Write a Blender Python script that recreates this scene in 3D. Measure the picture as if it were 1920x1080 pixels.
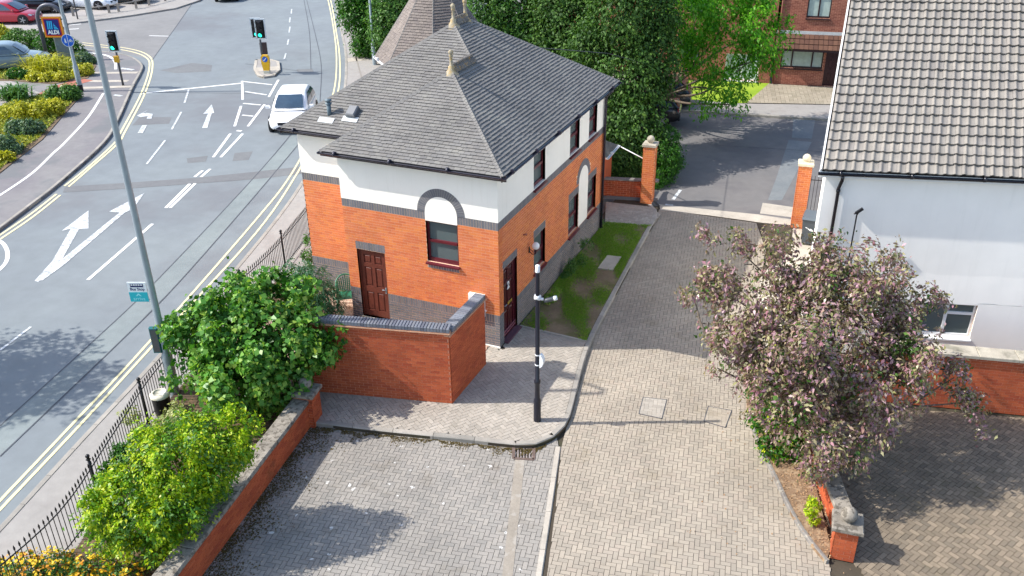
import bpy, math, random
import numpy as np
from mathutils import Vector, Matrix
random.seed(7)
rng = np.random.default_rng(7)
scene = bpy.context.scene
for o in list(bpy.data.objects):
    bpy.data.objects.remove(o, do_unlink=True)

# ------------------------------------------------------------------ camera
F, PITCH, ROLL, YAW = 1676.24, 0.483666, -0.0120205, -0.408971
CAM = np.array([8.3314, -18.4019, 12.3925])
cy_, sy_ = math.cos(YAW), math.sin(YAW)
FWD = np.array([sy_ * math.cos(PITCH), cy_ * math.cos(PITCH), -math.sin(PITCH)])
_r = np.array([cy_, -sy_, 0.0])
_u = np.cross(_r, FWD)
RGT = math.cos(ROLL) * _r + math.sin(ROLL) * _u
UPV = -math.sin(ROLL) * _r + math.cos(ROLL) * _u
cam_data = bpy.data.cameras.new('camera')
cam_data.sensor_width = 36.0
cam_data.lens = F / 1920 * 36.0
cam_data.clip_end = 2000
cam = bpy.data.objects.new('camera', cam_data)
scene.collection.objects.link(cam)
cam.matrix_world = Matrix(((RGT[0], UPV[0], -FWD[0], CAM[0]), (RGT[1], UPV[1], -FWD[1], CAM[1]),
                           (RGT[2], UPV[2], -FWD[2], CAM[2]), (0, 0, 0, 1)))
scene.camera = cam

# ------------------------------------------------------------------ light
SUN = Vector((-3.80, -1.66, 4.02)).normalized()
world = bpy.data.worlds.new('World')
scene.world = world
world.use_nodes = True
wn = world.node_tree
sky = wn.nodes.new('ShaderNodeTexSky')
sky.sky_type = 'NISHITA'
sky.sun_disc = False
sky.sun_elevation = math.asin(SUN.z)
sky.sun_rotation = math.atan2(SUN.x, SUN.y)
sky.air_density = 1.0
sky.dust_density = 1.5
wn.links.new(sky.outputs[0], wn.nodes['Background'].inputs[0])
wn.nodes['Background'].inputs[1].default_value = 0.15
sl = bpy.data.lights.new('sun', 'SUN')
sl.energy = 3.3
sl.angle = math.radians(0.53)
sl.color = (1.0, 0.955, 0.89)
so = bpy.data.objects.new('sun', sl)
so.rotation_euler = SUN.to_track_quat('Z', 'Y').to_euler()
scene.collection.objects.link(so)
scene.view_settings.view_transform = 'Standard'
scene.view_settings.look = 'None'
scene.view_settings.gamma = 1.0
scene.view_settings.use_curve_mapping = False
scene.view_settings.exposure = 0.92

# ------------------------------------------------------------------ helpers
COL = scene.collection
ORG = {}

def V3(*a):
    return np.array(a, float)

def gp(x, y, z=0.0):
    """point at height z that the photograph shows at pixel (x, y) of 1920 x 1080"""
    d = FWD + RGT * (x - 960) / F - UPV * (y - 540) / F
    t = (z - CAM[2]) / d[2]
    return CAM + t * d

def depth(P):
    return float((np.asarray(P) - CAM) @ FWD)

def tag(o, label=None, cat=None, group=None, kind=None):
    if label: o['label'] = label
    if cat: o['category'] = cat
    if group: o['group'] = group
    if kind: o['kind'] = kind
    return o

def thing(name, loc, label, cat, group=None):
    o = bpy.data.objects.new(name, None)
    o.empty_display_size = 0.2
    COL.objects.link(o)
    loc = np.array([loc[0], loc[1], loc[2] if len(loc) > 2 else 0.0], float)
    o.location = loc
    ORG[o.name] = loc
    return tag(o, label, cat, group)

def raw_obj(name, me, mat, parent=None, base=None):
    """link mesh `me` whose vertices are in world space"""
    if base is None:
        base = ORG[parent.name] if parent is not None else None
    o = bpy.data.objects.new(name, me)
    COL.objects.link(o)
    if mat is not None:
        me.materials.append(mat)
    if parent is not None:
        o.parent = parent
        ORG[o.name] = ORG[parent.name]
    return o

class MB:
    def __init__(s):
        s.v = []
        s.f = []
        s.sm = []

    def quad(s, pts, smooth=False):
        n = len(s.v)
        s.v += [tuple(map(float, p)) for p in pts]
        s.f.append(tuple(range(n, n + len(pts))))
        s.sm.append(smooth)
        return s

    def mesh(s, V, Fs, smooth=False):
        n = len(s.v)
        s.v += [tuple(map(float, p)) for p in V]
        for f in Fs:
            s.f.append(tuple(i + n for i in f))
            s.sm.append(smooth)
        return s

    def box(s, a, b):
        (x0, y0, z0), (x1, y1, z1) = a, b
        V = [(x0, y0, z0), (x1, y0, z0), (x1, y1, z0), (x0, y1, z0), (x0, y0, z1), (x1, y0, z1), (x1, y1, z1), (x0, y1, z1)]
        return s.mesh(V, [(3, 2, 1, 0), (4, 5, 6, 7), (0, 1, 5, 4), (1, 2, 6, 5), (2, 3, 7, 6), (3, 0, 4, 7)])

    def obox(s, c, U, Vv, N, hu, hv, hn, bev=0.0):
        """oriented box about centre c; bev chamfers the four edges along N's front face"""
        c, U, Vv, N = map(np.asarray, (c, U, Vv, N))
        P = lambda a, b, d: c + U * a + Vv * b + N * d
        if bev <= 0:
            V = [P(-hu, -hv, -hn), P(hu, -hv, -hn), P(hu, hv, -hn), P(-hu, hv, -hn), P(-hu, -hv, hn), P(hu, -hv, hn), P(hu, hv, hn), P(-hu, hv, hn)]
            return s.mesh(V, [(3, 2, 1, 0), (4, 5, 6, 7), (0, 1, 5, 4), (1, 2, 6, 5), (2, 3, 7, 6), (3, 0, 4, 7)])
        V = []
        for d, k in ((-hn, 0), (hn - bev, 0), (hn, bev)):
            V += [P(-hu + k, -hv + k, d), P(hu - k, -hv + k, d), P(hu - k, hv - k, d), P(-hu + k, hv - k, d)]
        Fs = [(3, 2, 1, 0), (8, 9, 10, 11)]
        for L in (0, 4):
            for i in range(4):
                j = (i + 1) % 4
                Fs.append((L + i, L + j, L + 4 + j, L + 4 + i))
        return s.mesh(V, Fs)

    def prism(s, poly, z0, z1):
        """horizontal polygon (x, y) extruded from z0 to z1"""
        n = len(poly)
        A = sum(poly[i][0] * poly[(i + 1) % n][1] - poly[(i + 1) % n][0] * poly[i][1] for i in range(n))
        if A < 0:
            poly = poly[::-1]
        V = [(p[0], p[1], z0) for p in poly] + [(p[0], p[1], z1) for p in poly]
        Fs = [tuple(range(n - 1, -1, -1)), tuple(range(n, 2 * n))]
        for i in range(n):
            j = (i + 1) % n
            Fs.append((i, j, n + j, n + i))
        return s.mesh(V, Fs)

    def tube(s, path, r, seg=8, cap=True, smooth=True):
        path = [np.asarray(p, float) for p in path]
        rs = r if hasattr(r, '__len__') else [r] * len(path)
        V = []
        Fs = []
        prev = None
        for i, p in enumerate(path):
            t = path[min(i + 1, len(path) - 1)] - path[max(i - 1, 0)]
            t = t / (np.linalg.norm(t) + 1e-12)
            a = prev if prev is not None else (V3(0, 0, 1) if abs(t[2]) < 0.9 else V3(1, 0, 0))
            u = np.cross(t, a)
            u /= np.linalg.norm(u) + 1e-12
            w = np.cross(u, t)
            prev = w
            for k in range(seg):
                an = 2 * math.pi * k / seg
                V.append(p + rs[i] * (math.cos(an) * u + math.sin(an) * w))
        for i in range(len(path) - 1):
            for k in range(seg):
                k2 = (k + 1) % seg
                Fs.append((i * seg + k, (i + 1) * seg + k, (i + 1) * seg + k2, i * seg + k2))
        s.mesh(V, Fs, smooth)
        if cap:
            m = (len(path) - 1) * seg
            n0 = len(s.v) - len(V)
            s.f.append(tuple(n0 + k for k in range(seg)))
            s.sm.append(False)
            s.f.append(tuple(n0 + m + seg - 1 - k for k in range(seg)))
            s.sm.append(False)
        return s

    def lathe(s, c, prof, seg=16, smooth=True):
        """prof: list of (r, z) from bottom to top about the vertical through c"""
        V = []
        Fs = []
        for r, z in prof:
            for k in range(seg):
                a = 2 * math.pi * k / seg
                V.append((c[0] + r * math.cos(a), c[1] + r * math.sin(a), c[2] + z))
        for i in range(len(prof) - 1):
            for k in range(seg):
                k2 = (k + 1) % seg
                Fs.append((i * seg + k, i * seg + k2, (i + 1) * seg + k2, (i + 1) * seg + k))
        return s.mesh(V, Fs, smooth)

    def ball(s, c, r, seg=18, sq=1.0):
        prof = [(max(r * math.cos(a), 1e-4), r * sq * math.sin(a)) for a in np.linspace(-math.pi / 2, math.pi / 2, seg // 2 + 1)]
        return s.lathe(c, prof, seg)

    def build(s, name, mat, parent=None, kind=None, smooth_all=None):
        me = bpy.data.meshes.new(name)
        off = ORG[parent.name] if parent is not None else np.zeros(3)
        V = np.asarray(s.v, float).reshape(-1, 3) - off
        me.from_pydata(V.tolist(), [], s.f)
        me.polygons.foreach_set('use_smooth', np.array(s.sm if smooth_all is None else [smooth_all] * len(s.f), bool))
        me.update()
        o = raw_obj(name, me, mat, parent)
        if kind:
            o['kind'] = kind
        return o

def solo(name, mb, mat, label, cat, group=None):
    """a thing that is one mesh, its origin at its base centre"""
    V = np.asarray(mb.v)
    c = V3((V[:, 0].min() + V[:, 0].max()) / 2, (V[:, 1].min() + V[:, 1].max()) / 2, V[:, 2].min())
    me = bpy.data.meshes.new(name)
    me.from_pydata((V - c).tolist(), [], mb.f)
    me.polygons.foreach_set('use_smooth', np.array(mb.sm, bool))
    me.update()
    me.materials.append(mat)
    o = bpy.data.objects.new(name, me)
    COL.objects.link(o)
    o.location = c
    ORG[o.name] = c
    return tag(o, label, cat, group)

def structure(name, mb, mat):
    o = mb.build(name, mat)
    ORG[o.name] = np.zeros(3)
    o['kind'] = 'structure'
    return o

# ------------------------------------------------------------------ materials
def lin(c):
    return tuple(((v / 12.92) if v <= 0.04045 else ((v + 0.055) / 1.055) ** 2.4) for v in (x / 255 for x in c))

class NT:
    def __init__(s, name):
        s.m = bpy.data.materials.new(name)
        s.m.use_nodes = True
        s.t = s.m.node_tree
        s.t.nodes.clear()
        s.out = s.n('ShaderNodeOutputMaterial')

    def n(s, typ, **kw):
        nd = s.t.nodes.new(typ)
        for k, v in kw.items():
            setattr(nd, k, v)
        return nd

    def l(s, a, b):
        s.t.links.new(a, b)

    def val(s, sock, v):
        sock.default_value = v

    def noise(s, scale, detail=4, rough=0.6, vec=None):
        n = s.n('ShaderNodeTexNoise')
        n.inputs['Scale'].default_value = scale
        n.inputs['Detail'].default_value = detail
        n.inputs['Roughness'].default_value = rough
        if vec is None:
            vec = s.pos()
        s.l(vec, n.inputs['Vector'])
        return n.outputs['Fac']

    def pos(s):
        if not hasattr(s, '_g'):
            s._g = s.n('ShaderNodeNewGeometry')
        return s._g.outputs['Position']

    def rnd(s):
        s.pos()
        oi = s.n('ShaderNodeObjectInfo')
        a = s.n('ShaderNodeMath', operation='ADD')
        s.l(s._g.outputs['Random Per Island'], a.inputs[0])
        s.l(oi.outputs['Random'], a.inputs[1])
        f = s.n('ShaderNodeMath', operation='FRACT')
        s.l(a.outputs[0], f.inputs[0])
        return f.outputs[0]

    def ramp(s, fac, stops, interp='LINEAR'):
        r = s.n('ShaderNodeValToRGB')
        r.color_ramp.interpolation = interp
        e = r.color_ramp.elements
        while len(e) < len(stops):
            e.new(0.5)
        for el, (p, c) in zip(e, stops):
            el.position = p
            el.color = (*c[:3], 1)
        s.l(fac, r.inputs[0])
        return r.outputs[0]

    def mix(s, fac, a, b, blend='MIX'):
        m = s.n('ShaderNodeMix', data_type='RGBA', blend_type=blend)
        for sock, v in ((m.inputs[0], fac), (m.inputs[6], a), (m.inputs[7], b)):
            if hasattr(v, 'default_value') or hasattr(v, 'links'):
                s.l(v, sock)
            elif isinstance(v, (int, float)):
                sock.default_value = v
            else:
                sock.default_value = (*v[:3], 1)
        return m.outputs[2]

    def math(s, op, a, b=None):
        m = s.n('ShaderNodeMath', operation=op)
        for sock, v in ((m.inputs[0], a), (m.inputs[1], b)):
            if v is None:
                continue
            if isinstance(v, (int, float)):
                sock.default_value = v
            else:
                s.l(v, sock)
        return m.outputs[0]

    def step(s, fac, lo, hi):
        m = s.n('ShaderNodeMapRange')
        m.interpolation_type = 'SMOOTHSTEP'
        s.l(fac, m.inputs[0])
        m.inputs[1].default_value = lo
        m.inputs[2].default_value = hi
        return m.outputs[0]

    def bsdf(s, color, rough=0.8, bump=None, bstr=0.3, bdist=0.01, spec=0.5, metal=0.0, coat=0.0):
        b = s.n('ShaderNodeBsdfPrincipled')
        if isinstance(color, tuple):
            b.inputs['Base Color'].default_value = (*color[:3], 1)
        else:
            s.l(color, b.inputs['Base Color'])
        if isinstance(rough, (int, float)):
            b.inputs['Roughness'].default_value = rough
        else:
            s.l(rough, b.inputs['Roughness'])
        b.inputs['Specular IOR Level'].default_value = spec
        b.inputs['Metallic'].default_value = metal
        b.inputs['Coat Weight'].default_value = coat
        b.inputs['Coat Roughness'].default_value = 0.06
        if bump is not None:
            bn = s.n('ShaderNodeBump')
            bn.inputs['Strength'].default_value = bstr
            bn.inputs['Distance'].default_value = bdist
            s.l(bump, bn.inputs['Height'])
            s.l(bn.outputs[0], b.inputs['Normal'])
        return b.outputs[0]

    def done(s, sh):
        s.l(sh, s.out.inputs[0])
        return s.m

def m_plain(name, c, rough=0.6, var=0.12, ns=6.0, bump=0.0, bs=60.0, spec=0.4, metal=0.0, coat=0.0):
    """colour with broad mottling and a little fine relief"""
    t = NT(name)
    n = t.noise(ns)
    col = t.ramp(n, [(0.3, tuple(v * (1 - var) for v in c)), (0.7, tuple(min(v * (1 + var), 1) for v in c))])
    bp = t.noise(bs, 3) if bump else None
    return t.done(t.bsdf(col, rough, bp, bump, 0.01, spec, metal, coat))

def m_piece(name, cols, rough=0.85, ns=3.0, var=0.18, bump=0.35, fine=90.0, spec=0.3, stain=None, sscale=0.8, slo=0.5, shi=0.7, samt=0.6):
    """each piece (brick, tile, paver) takes its own tone from cols; broad mottling; optional stains"""
    t = NT(name)
    k = len(cols)
    col = t.ramp(t.rnd(), [(i / max(k - 1, 1), c) for i, c in enumerate(cols)])
    n = t.noise(ns, 5)
    col = t.mix(1.0, col, t.ramp(n, [(0.25, (1 - var,) * 3), (0.75, (1 + var,) * 3)]), 'MULTIPLY')
    fn = t.noise(fine, 4, 0.7)
    col = t.mix(1.0, col, t.ramp(fn, [(0.3, (0.86,) * 3), (0.7, (1.12,) * 3)]), 'MULTIPLY')
    if stain is not None:
        sn = t.noise(sscale, 6, 0.65)
        f = t.math('MULTIPLY', t.step(sn, slo, shi), samt)
        col = t.mix(f, col, stain)
    return t.done(t.bsdf(col, rough, fn, bump, 0.006, spec))

def m_leaf(name, cols, trans=0.35, rough=0.45, clump=1.2, tint=None):
    t = NT(name)
    k = len(cols)
    r = t.rnd()
    n = t.noise(clump, 2)
    f = t.math('ADD', t.math('MULTIPLY', r, 0.65), t.math('MULTIPLY', n, 0.35))
    col = t.ramp(f, [(i / max(k - 1, 1) * 0.9 + 0.03, c) for i, c in enumerate(cols)])
    b = t.bsdf(col, rough, spec=0.35)
    tr = t.n('ShaderNodeBsdfTranslucent')
    tc = t.mix(1.0, col, (1.0, 1.05, 0.45), 'MULTIPLY')
    t.l(tc, tr.inputs[0])
    mx = t.n('ShaderNodeMixShader')
    mx.inputs[0].default_value = trans
    t.l(b, mx.inputs[1])
    t.l(tr.outputs[0], mx.inputs[2])
    return t.done(mx.outputs[0])

def m_emit(name, c, strength):
    t = NT(name)
    e = t.n('ShaderNodeEmission')
    e.inputs[0].default_value = (*c, 1)
    e.inputs[1].default_value = strength
    return t.done(e.outputs[0])

def m_ground(name, c, c2, scale=0.6, rough=0.9, grit=140.0, bump=0.25, patch=None, pscale=0.25, plo=0.52, phi=0.7, pamt=0.7, streak=None):
    t = NT(name)
    n = t.noise(scale, 6)
    col = t.ramp(n, [(0.32, c), (0.68, c2)])
    g = t.noise(grit, 3, 0.7)
    col = t.mix(1.0, col, t.ramp(g, [(0.3, (0.85,) * 3), (0.7, (1.15,) * 3)]), 'MULTIPLY')
    n3 = t.noise(scale * 9, 4)
    col = t.mix(1.0, col, t.ramp(n3, [(0.3, (0.93,) * 3), (0.7, (1.06,) * 3)]), 'MULTIPLY')
    if patch is not None:
        p = t.noise(pscale, 5, 0.6)
        col = t.mix(t.math('MULTIPLY', t.step(p, plo, phi), pamt), col, patch)
    return t.done(t.bsdf(col, rough, g, bump, 0.006, 0.3))

# ------------------------------------------------------------------ pieces (bricks, tiles, pavers)
def clip_poly(poly, a, b):
    """keep the part of poly left of the directed line a->b"""
    out = []
    n = len(poly)
    ex, ey = b[0] - a[0], b[1] - a[1]
    sd = lambda p: ex * (p[1] - a[1]) - ey * (p[0] - a[0])
    for i in range(n):
        p, q = poly[i], poly[(i + 1) % n]
        sp, sq = sd(p), sd(q)
        if sp >= 0:
            out.append(p)
        if sp * sq < 0:
            k = sp / (sp - sq)
            out.append((p[0] + k * (q[0] - p[0]), p[1] + k * (q[1] - p[1])))
    return out

def clip_convex(poly, conv):
    for i in range(len(conv)):
        poly = clip_poly(poly, conv[i], conv[(i + 1) % len(conv)])
        if len(poly) < 3:
            return []
    return poly

def area2(p):
    return 0.5 * abs(sum(p[i][0] * p[(i + 1) % len(p)][1] - p[(i + 1) % len(p)][0] * p[i][1] for i in range(len(p))))

def inside(p, poly):
    c = False
    n = len(poly)
    j = n - 1
    for i in range(n):
        if (poly[i][1] > p[1]) != (poly[j][1] > p[1]) and p[0] < (poly[j][0] - poly[i][0]) * (p[1] - poly[i][1]) / (poly[j][1] - poly[i][1]) + poly[i][0]:
            c = not c
        j = i
    return c

def rect_minus(r, h):
    """axis-aligned rect (u0,v0,u1,v1) minus rect h"""
    u0, v0, u1, v1 = r
    a, b, c, d = h
    if c <= u0 or a >= u1 or d <= v0 or b >= v1:
        return [r]
    out = []
    if a > u0: out.append((u0, v0, a, v1))
    if c < u1: out.append((c, v0, u1, v1))
    m0, m1 = max(u0, a), min(u1, c)
    if b > v0: out.append((m0, v0, m1, b))
    if d < v1: out.append((m0, d, m1, v1))
    return out

def rects_minus(rs, holes):
    for h in holes:
        rs = [q for r in rs for q in rect_minus(r, h)]
    return rs

class Frame:
    def __init__(s, O, U, V):
        s.O = np.asarray(O, float)
        s.U = np.asarray(U, float) / np.linalg.norm(U)
        s.V = np.asarray(V, float) / np.linalg.norm(V)
        s.N = np.cross(s.U, s.V)

    def P(s, u, v, d=0.0):
        return s.O + s.U * u + s.V * v + s.N * d

def clip_nonconv(r, q):
    """clip a small piece r against a simple polygon q (counter-clockwise)"""
    if all(inside(p, q) for p in r):
        return r
    out = r
    for i in range(len(q)):
        a, b = q[i], q[(i + 1) % len(q)]
        ex, ey = b[0] - a[0], b[1] - a[1]
        L = math.hypot(ex, ey)
        if L < 1e-6:
            continue
        sd = [(ex * (p[1] - a[1]) - ey * (p[0] - a[0])) / L for p in out]
        if not sd or max(sd) <= 0 or min(sd) >= 0:
            continue
        tt = [((p[0] - a[0]) * ex + (p[1] - a[1]) * ey) / (L * L) for p in out]
        if max(tt) < 0 or min(tt) > 1:
            continue
        out = clip_poly(out, a, b)
        if len(out) < 3:
            return []
    cc = (sum(p[0] for p in out) / len(out), sum(p[1] for p in out) / len(out))
    return out if inside(cc, q) else []

SHARED = {}

def piece_geo(poly, d0, d1, tilt=0.0, bev=0.0):
    """verts in (u,v,d) and faces of one piece: walls + front face (no back)"""
    n = len(poly)
    vmin = min(p[1] for p in poly)
    ft = lambda p: d1 - tilt * (p[1] - vmin)
    bk = lambda p: d0 - tilt * (p[1] - vmin)
    if bev > 0 and n == 4:
        cu = sum(p[0] for p in poly) / n
        cv = sum(p[1] for p in poly) / n
        ins = [(p[0] + math.copysign(bev, cu - p[0]), p[1] + math.copysign(bev, cv - p[1])) for p in poly]
        V = [(p[0], p[1], bk(p)) for p in poly] + [(p[0], p[1], ft(p) - bev * 0.8) for p in poly] + [(p[0], p[1], ft(p)) for p in ins]
        Fs = [(8, 9, 10, 11)]
        for L in (0, 4):
            for i in range(4):
                j = (i + 1) % 4
                Fs.append((L + i, L + j, L + 4 + j, L + 4 + i))
        return V, Fs
    V = [(p[0], p[1], bk(p)) for p in poly] + [(p[0], p[1], ft(p)) for p in poly]
    Fs = [tuple(range(n, 2 * n))]
    for i in range(n):
        j = (i + 1) % n
        Fs.append((i, j, n + j, n + i))
    return V, Fs

def lay(parent, name, joined, items, mat, nmax=300, tilt=0.0, bev=0.0):
    """items: list of (frame, poly, d0, d1). The nmax that show largest become objects, the rest one mesh."""
    org = ORG[parent.name]
    sc = []
    for i, (fr, poly, d0, d1) in enumerate(items):
        A = sum((poly[k][0] * poly[(k + 1) % len(poly)][1] - poly[(k + 1) % len(poly)][0] * poly[k][1]) for k in range(len(poly)))
        if A < 0:
            poly = poly[::-1]
            items[i] = (fr, poly, d0, d1)
        cu = sum(p[0] for p in poly) / len(poly)
        cv = sum(p[1] for p in poly) / len(poly)
        w = fr.P(cu, cv, d1)
        e = CAM - w
        dist = np.linalg.norm(e)
        face = max(float(e @ fr.N) / dist, 0.0)
        px = 960 + F * float((w - CAM) @ RGT) / max(depth(w), 0.1)
        py = 540 - F * float((w - CAM) @ UPV) / max(depth(w), 0.1)
        vis = 1.0 if (0 < px < 1920 and 0 < py < 1080) else 0.01
        sc.append(abs(A) * face * vis / dist ** 2)
    order = np.argsort(-np.array(sc))
    top = [int(i) for i in order[:nmax]]
    rest = [int(i) for i in order[nmax:]]
    for i in top:
        fr, poly, d0, d1 = items[i]
        us = [p[0] for p in poly]
        vs = [p[1] for p in poly]
        c = ((min(us) + max(us)) / 2, (min(vs) + max(vs)) / 2)
        loc = [(p[0] - c[0], p[1] - c[1]) for p in poly]
        key = (name, mat.name, tuple((round(a, 3), round(b, 3)) for a, b in loc), round(d1 - d0, 4), tilt)
        me = SHARED.get(key)
        if me is None:
            Vv, Fs = piece_geo(loc, d0 - d1, 0.0, tilt, bev)
            me = bpy.data.meshes.new(name)
            me.from_pydata(Vv, [], Fs)
            me.materials.append(mat)
            SHARED[key] = me
        o = bpy.data.objects.new(name, me)
        COL.objects.link(o)
        o.parent = parent
        L = fr.P(c[0], c[1], d1) - org
        o.matrix_basis = Matrix(((fr.U[0], fr.V[0], fr.N[0], L[0]), (fr.U[1], fr.V[1], fr.N[1], L[1]), (fr.U[2], fr.V[2], fr.N[2], L[2]), (0, 0, 0, 1)))
    if rest:
        mb = MB()
        for i in rest:
            fr, poly, d0, d1 = items[i]
            Vv, Fs = piece_geo(poly, d0, d1, tilt, bev)
            mb.mesh([fr.P(*p) for p in Vv], Fs)
        mb.build(joined, mat, parent, kind='stuff')

def brick_courses(u0, u1, v0, v1, holes=(), skip=None, L=0.225, H=0.075, g=0.01, ph=0.0, tooth=None):
    """stretcher bond rects"""
    out = []
    n = int(round((v1 - v0) / H))
    H = (v1 - v0) / max(n, 1)
    for k in range(n):
        z0 = v0 + k * H + g / 2
        z1 = v0 + (k + 1) * H - g / 2
        u = u0 - (L / 2 if (k % 2) else 0) + ph
        e = u1 - (tooth if (tooth and k % 2) else 0)
        while u < e:
            a, b = max(u + g / 2, u0), min(u + L - g / 2, e)
            if b - a > 0.03:
                for r in rects_minus([(a, z0, b, z1)], holes):
                    if r[2] - r[0] > 0.02 and r[3] - r[1] > 0.02:
                        c = ((r[0] + r[2]) / 2, (r[1] + r[3]) / 2)
                        if skip is None or not skip(c):
                            out.append(r)
            u += L
    return out

def soldiers(u0, u1, v0, v1, holes=(), W=0.075, g=0.01):
    n = max(int(round((u1 - u0) / W)), 1)
    W = (u1 - u0) / n
    rs = [(u0 + i * W + g / 2, v0 + g / 2, u0 + (i + 1) * W - g / 2, v1 - g / 2) for i in range(n)]
    return [r for r in rects_minus(rs, holes) if r[2] - r[0] > 0.02]

def rp(r):
    return [(r[0], r[1]), (r[2], r[1]), (r[2], r[3]), (r[0], r[3])]

def frame_items(fr, rects, d0=-0.02, d1=0.0):
    return [(fr, rp(r), d0, d1) for r in rects]

def wall_slabs(fr, rects, d0, d1, mb):
    for r in rects:
        Vv, Fs = piece_geo(rp(r), d0, d1)
        Fs = Fs + [(3, 2, 1, 0)]
        mb.mesh([fr.P(*p) for p in Vv], Fs)

def herring(poly, ang, L=0.2, W=0.1, g=0.009, holes=()):
    """90 degree herringbone of L x W blocks over poly (any simple polygon), as polygons in world xy"""
    ca, sa = math.cos(ang), math.sin(ang)
    P = np.asarray(poly)
    c0 = P.mean(0)
    R = np.array([[ca, sa], [-sa, ca]])
    Q = (P - c0) @ R.T
    lo, hi = Q.min(0) - 0.4, Q.max(0) + 0.4
    out = []
    n = int(round(L / W))
    I0, I1 = int(lo[0] // W) - 1, int(hi[0] // W) + 2
    J0, J1 = int(lo[1] // W) - 1, int(hi[1] // W) + 2
    ql = [tuple(q) for q in Q]
    if sum(ql[i][0] * ql[(i + 1) % len(ql)][1] - ql[(i + 1) % len(ql)][0] * ql[i][1] for i in range(len(ql))) < 0:
        ql = ql[::-1]
    hl = [[tuple((np.asarray(p) - c0) @ R.T) for p in h] for h in holes]
    for j in range(J0, J1):
        for i in range(I0, I1):
            k = (i - j) % (2 * n)
            if k == 0:
                r = (i * W, j * W, i * W + L, j * W + W)
            elif k == 2 * n - 1:
                r = (i * W, j * W, i * W + W, j * W + L)
            else:
                continue
            r = (r[0] + g / 2, r[1] + g / 2, r[2] - g / 2, r[3] - g / 2)
            cc = ((r[0] + r[2]) / 2, (r[1] + r[3]) / 2)
            if any(inside(cc, h) for h in hl):
                continue
            pc = clip_nonconv(rp(r), ql)
            if len(pc) < 3 or area2(pc) < 0.002:
                continue
            out.append(pc)
    fr = Frame((c0[0], c0[1], 0), (ca, sa, 0), (-sa, ca, 0))
    return fr, out
# ------------------------------------------------------------------ palette
MORTAR_O = m_plain('mortar_orange', lin((246, 206, 172)), 0.95, 0.1, 8)
MORTAR_G = m_plain('mortar_grey', lin((176, 170, 160)), 0.95, 0.1, 8)
MORTAR_R = m_plain('mortar_red', lin((228, 170, 140)), 0.95, 0.15, 5)
BRICK_O = m_piece('orange_brick', [lin((208, 120, 70)), lin((215, 128, 76)), lin((201, 111, 67)), lin((216, 131, 72)), lin((209, 122, 79)), lin((198, 108, 66)), lin((213, 126, 80))], 0.85, 1.2, 0.12, 0.3, stain=lin((168, 104, 72)), sscale=0.7, slo=0.55, shi=0.75, samt=0.35)
BRICK_R = m_piece('red_brick', [lin((178, 86, 52)), lin((190, 96, 58)), lin((168, 78, 50)), lin((194, 100, 62))], 0.85, 1.3, 0.16, 0.4, stain=lin((96, 70, 46)), sscale=1.1, slo=0.56, shi=0.74, samt=0.5)
BRICK_D = m_piece('brown_brick', [lin((152, 96, 78)), lin((136, 82, 68)), lin((164, 108, 88)), lin((126, 74, 62))], 0.85, 0.9, 0.14, 0.3)
BRICK_B = m_piece('blue_grey_brick', [lin((112, 112, 116)), lin((122, 120, 122)), lin((104, 106, 112)), lin((118, 116, 114))], 0.6, 1.5, 0.12, 0.25)
COPE_B = m_piece('blue_coping_brick', [lin((104, 108, 118)), lin((118, 122, 130)), lin((96, 98, 108)), lin((124, 126, 130))], 0.55, 2.0, 0.14, 0.25)
def m_render(name, c, c2):
    t = NT(name)
    mp = t.n('ShaderNodeMapping')
    mp.inputs['Scale'].default_value = (5.0, 5.0, 0.35)
    t.l(t.pos(), mp.inputs['Vector'])
    st = t.noise(1.6, 5, 0.65, mp.outputs[0])
    col = t.mix(t.math('MULTIPLY', t.step(st, 0.5, 0.8), 0.28), c, c2)
    b = t.noise(1.1, 4)
    col = t.mix(1.0, col, t.ramp(b, [(0.3, (0.96,) * 3), (0.7, (1.02,) * 3)]), 'MULTIPLY')
    return t.done(t.bsdf(col, 0.9, t.noise(90, 4, 0.7), 0.2, 0.006, 0.3))
RENDER = m_render('white_render', lin((247, 243, 232)), lin((222, 216, 200)))
RENDER_W = m_render('weathered_white_render', lin((250, 247, 240)), lin((228, 226, 218)))
TILE_G = m_piece('grey_plain_tile', [lin((124, 122, 118)), lin((120, 118, 116)), lin((129, 127, 122)), lin((113, 111, 109)), lin((123, 120, 116)), lin((126, 124, 120))], 0.9, 0.9, 0.16, 0.4, stain=lin((150, 146, 132)), sscale=0.9, slo=0.55, shi=0.75, samt=0.4)
TILE_P = m_piece('taupe_pantile', [lin((137, 132, 124)), lin((142, 136, 128)), lin((133, 128, 122)), lin((146, 140, 131)), lin((138, 133, 125))], 0.85, 2.2, 0.16, 0.35, stain=lin((182, 172, 110)), sscale=2.2, slo=0.64, shi=0.8, samt=0.45)
TILE_BR = m_piece('brown_tile', [lin((98, 70, 56)), lin((86, 60, 50)), lin((108, 78, 62))], 0.85, 1.5, 0.12)
UNDER = m_plain('roof_underlay', lin((40, 38, 38)), 0.95)
FASCIA = m_plain('dark_brown_fascia', lin((44, 28, 30)), 0.5, 0.1, 4)
GUTTER = m_plain('black_gutter', lin((48, 46, 58)), 0.22, 0.1, 4, spec=0.6)
MAROON = m_plain('maroon_paint', lin((96, 34, 42)), 0.35, 0.12, 5, spec=0.5)
MAROON_D = m_plain('dark_maroon_paint', lin((70, 18, 30)), 0.3, 0.1, 5, spec=0.5)
WOOD_D = m_plain('brown_stained_wood', lin((104, 54, 42)), 0.45, 0.15, 9, spec=0.4)
WHITE_P = m_plain('white_plastic', lin((232, 234, 234)), 0.35, 0.02, 3)
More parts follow.
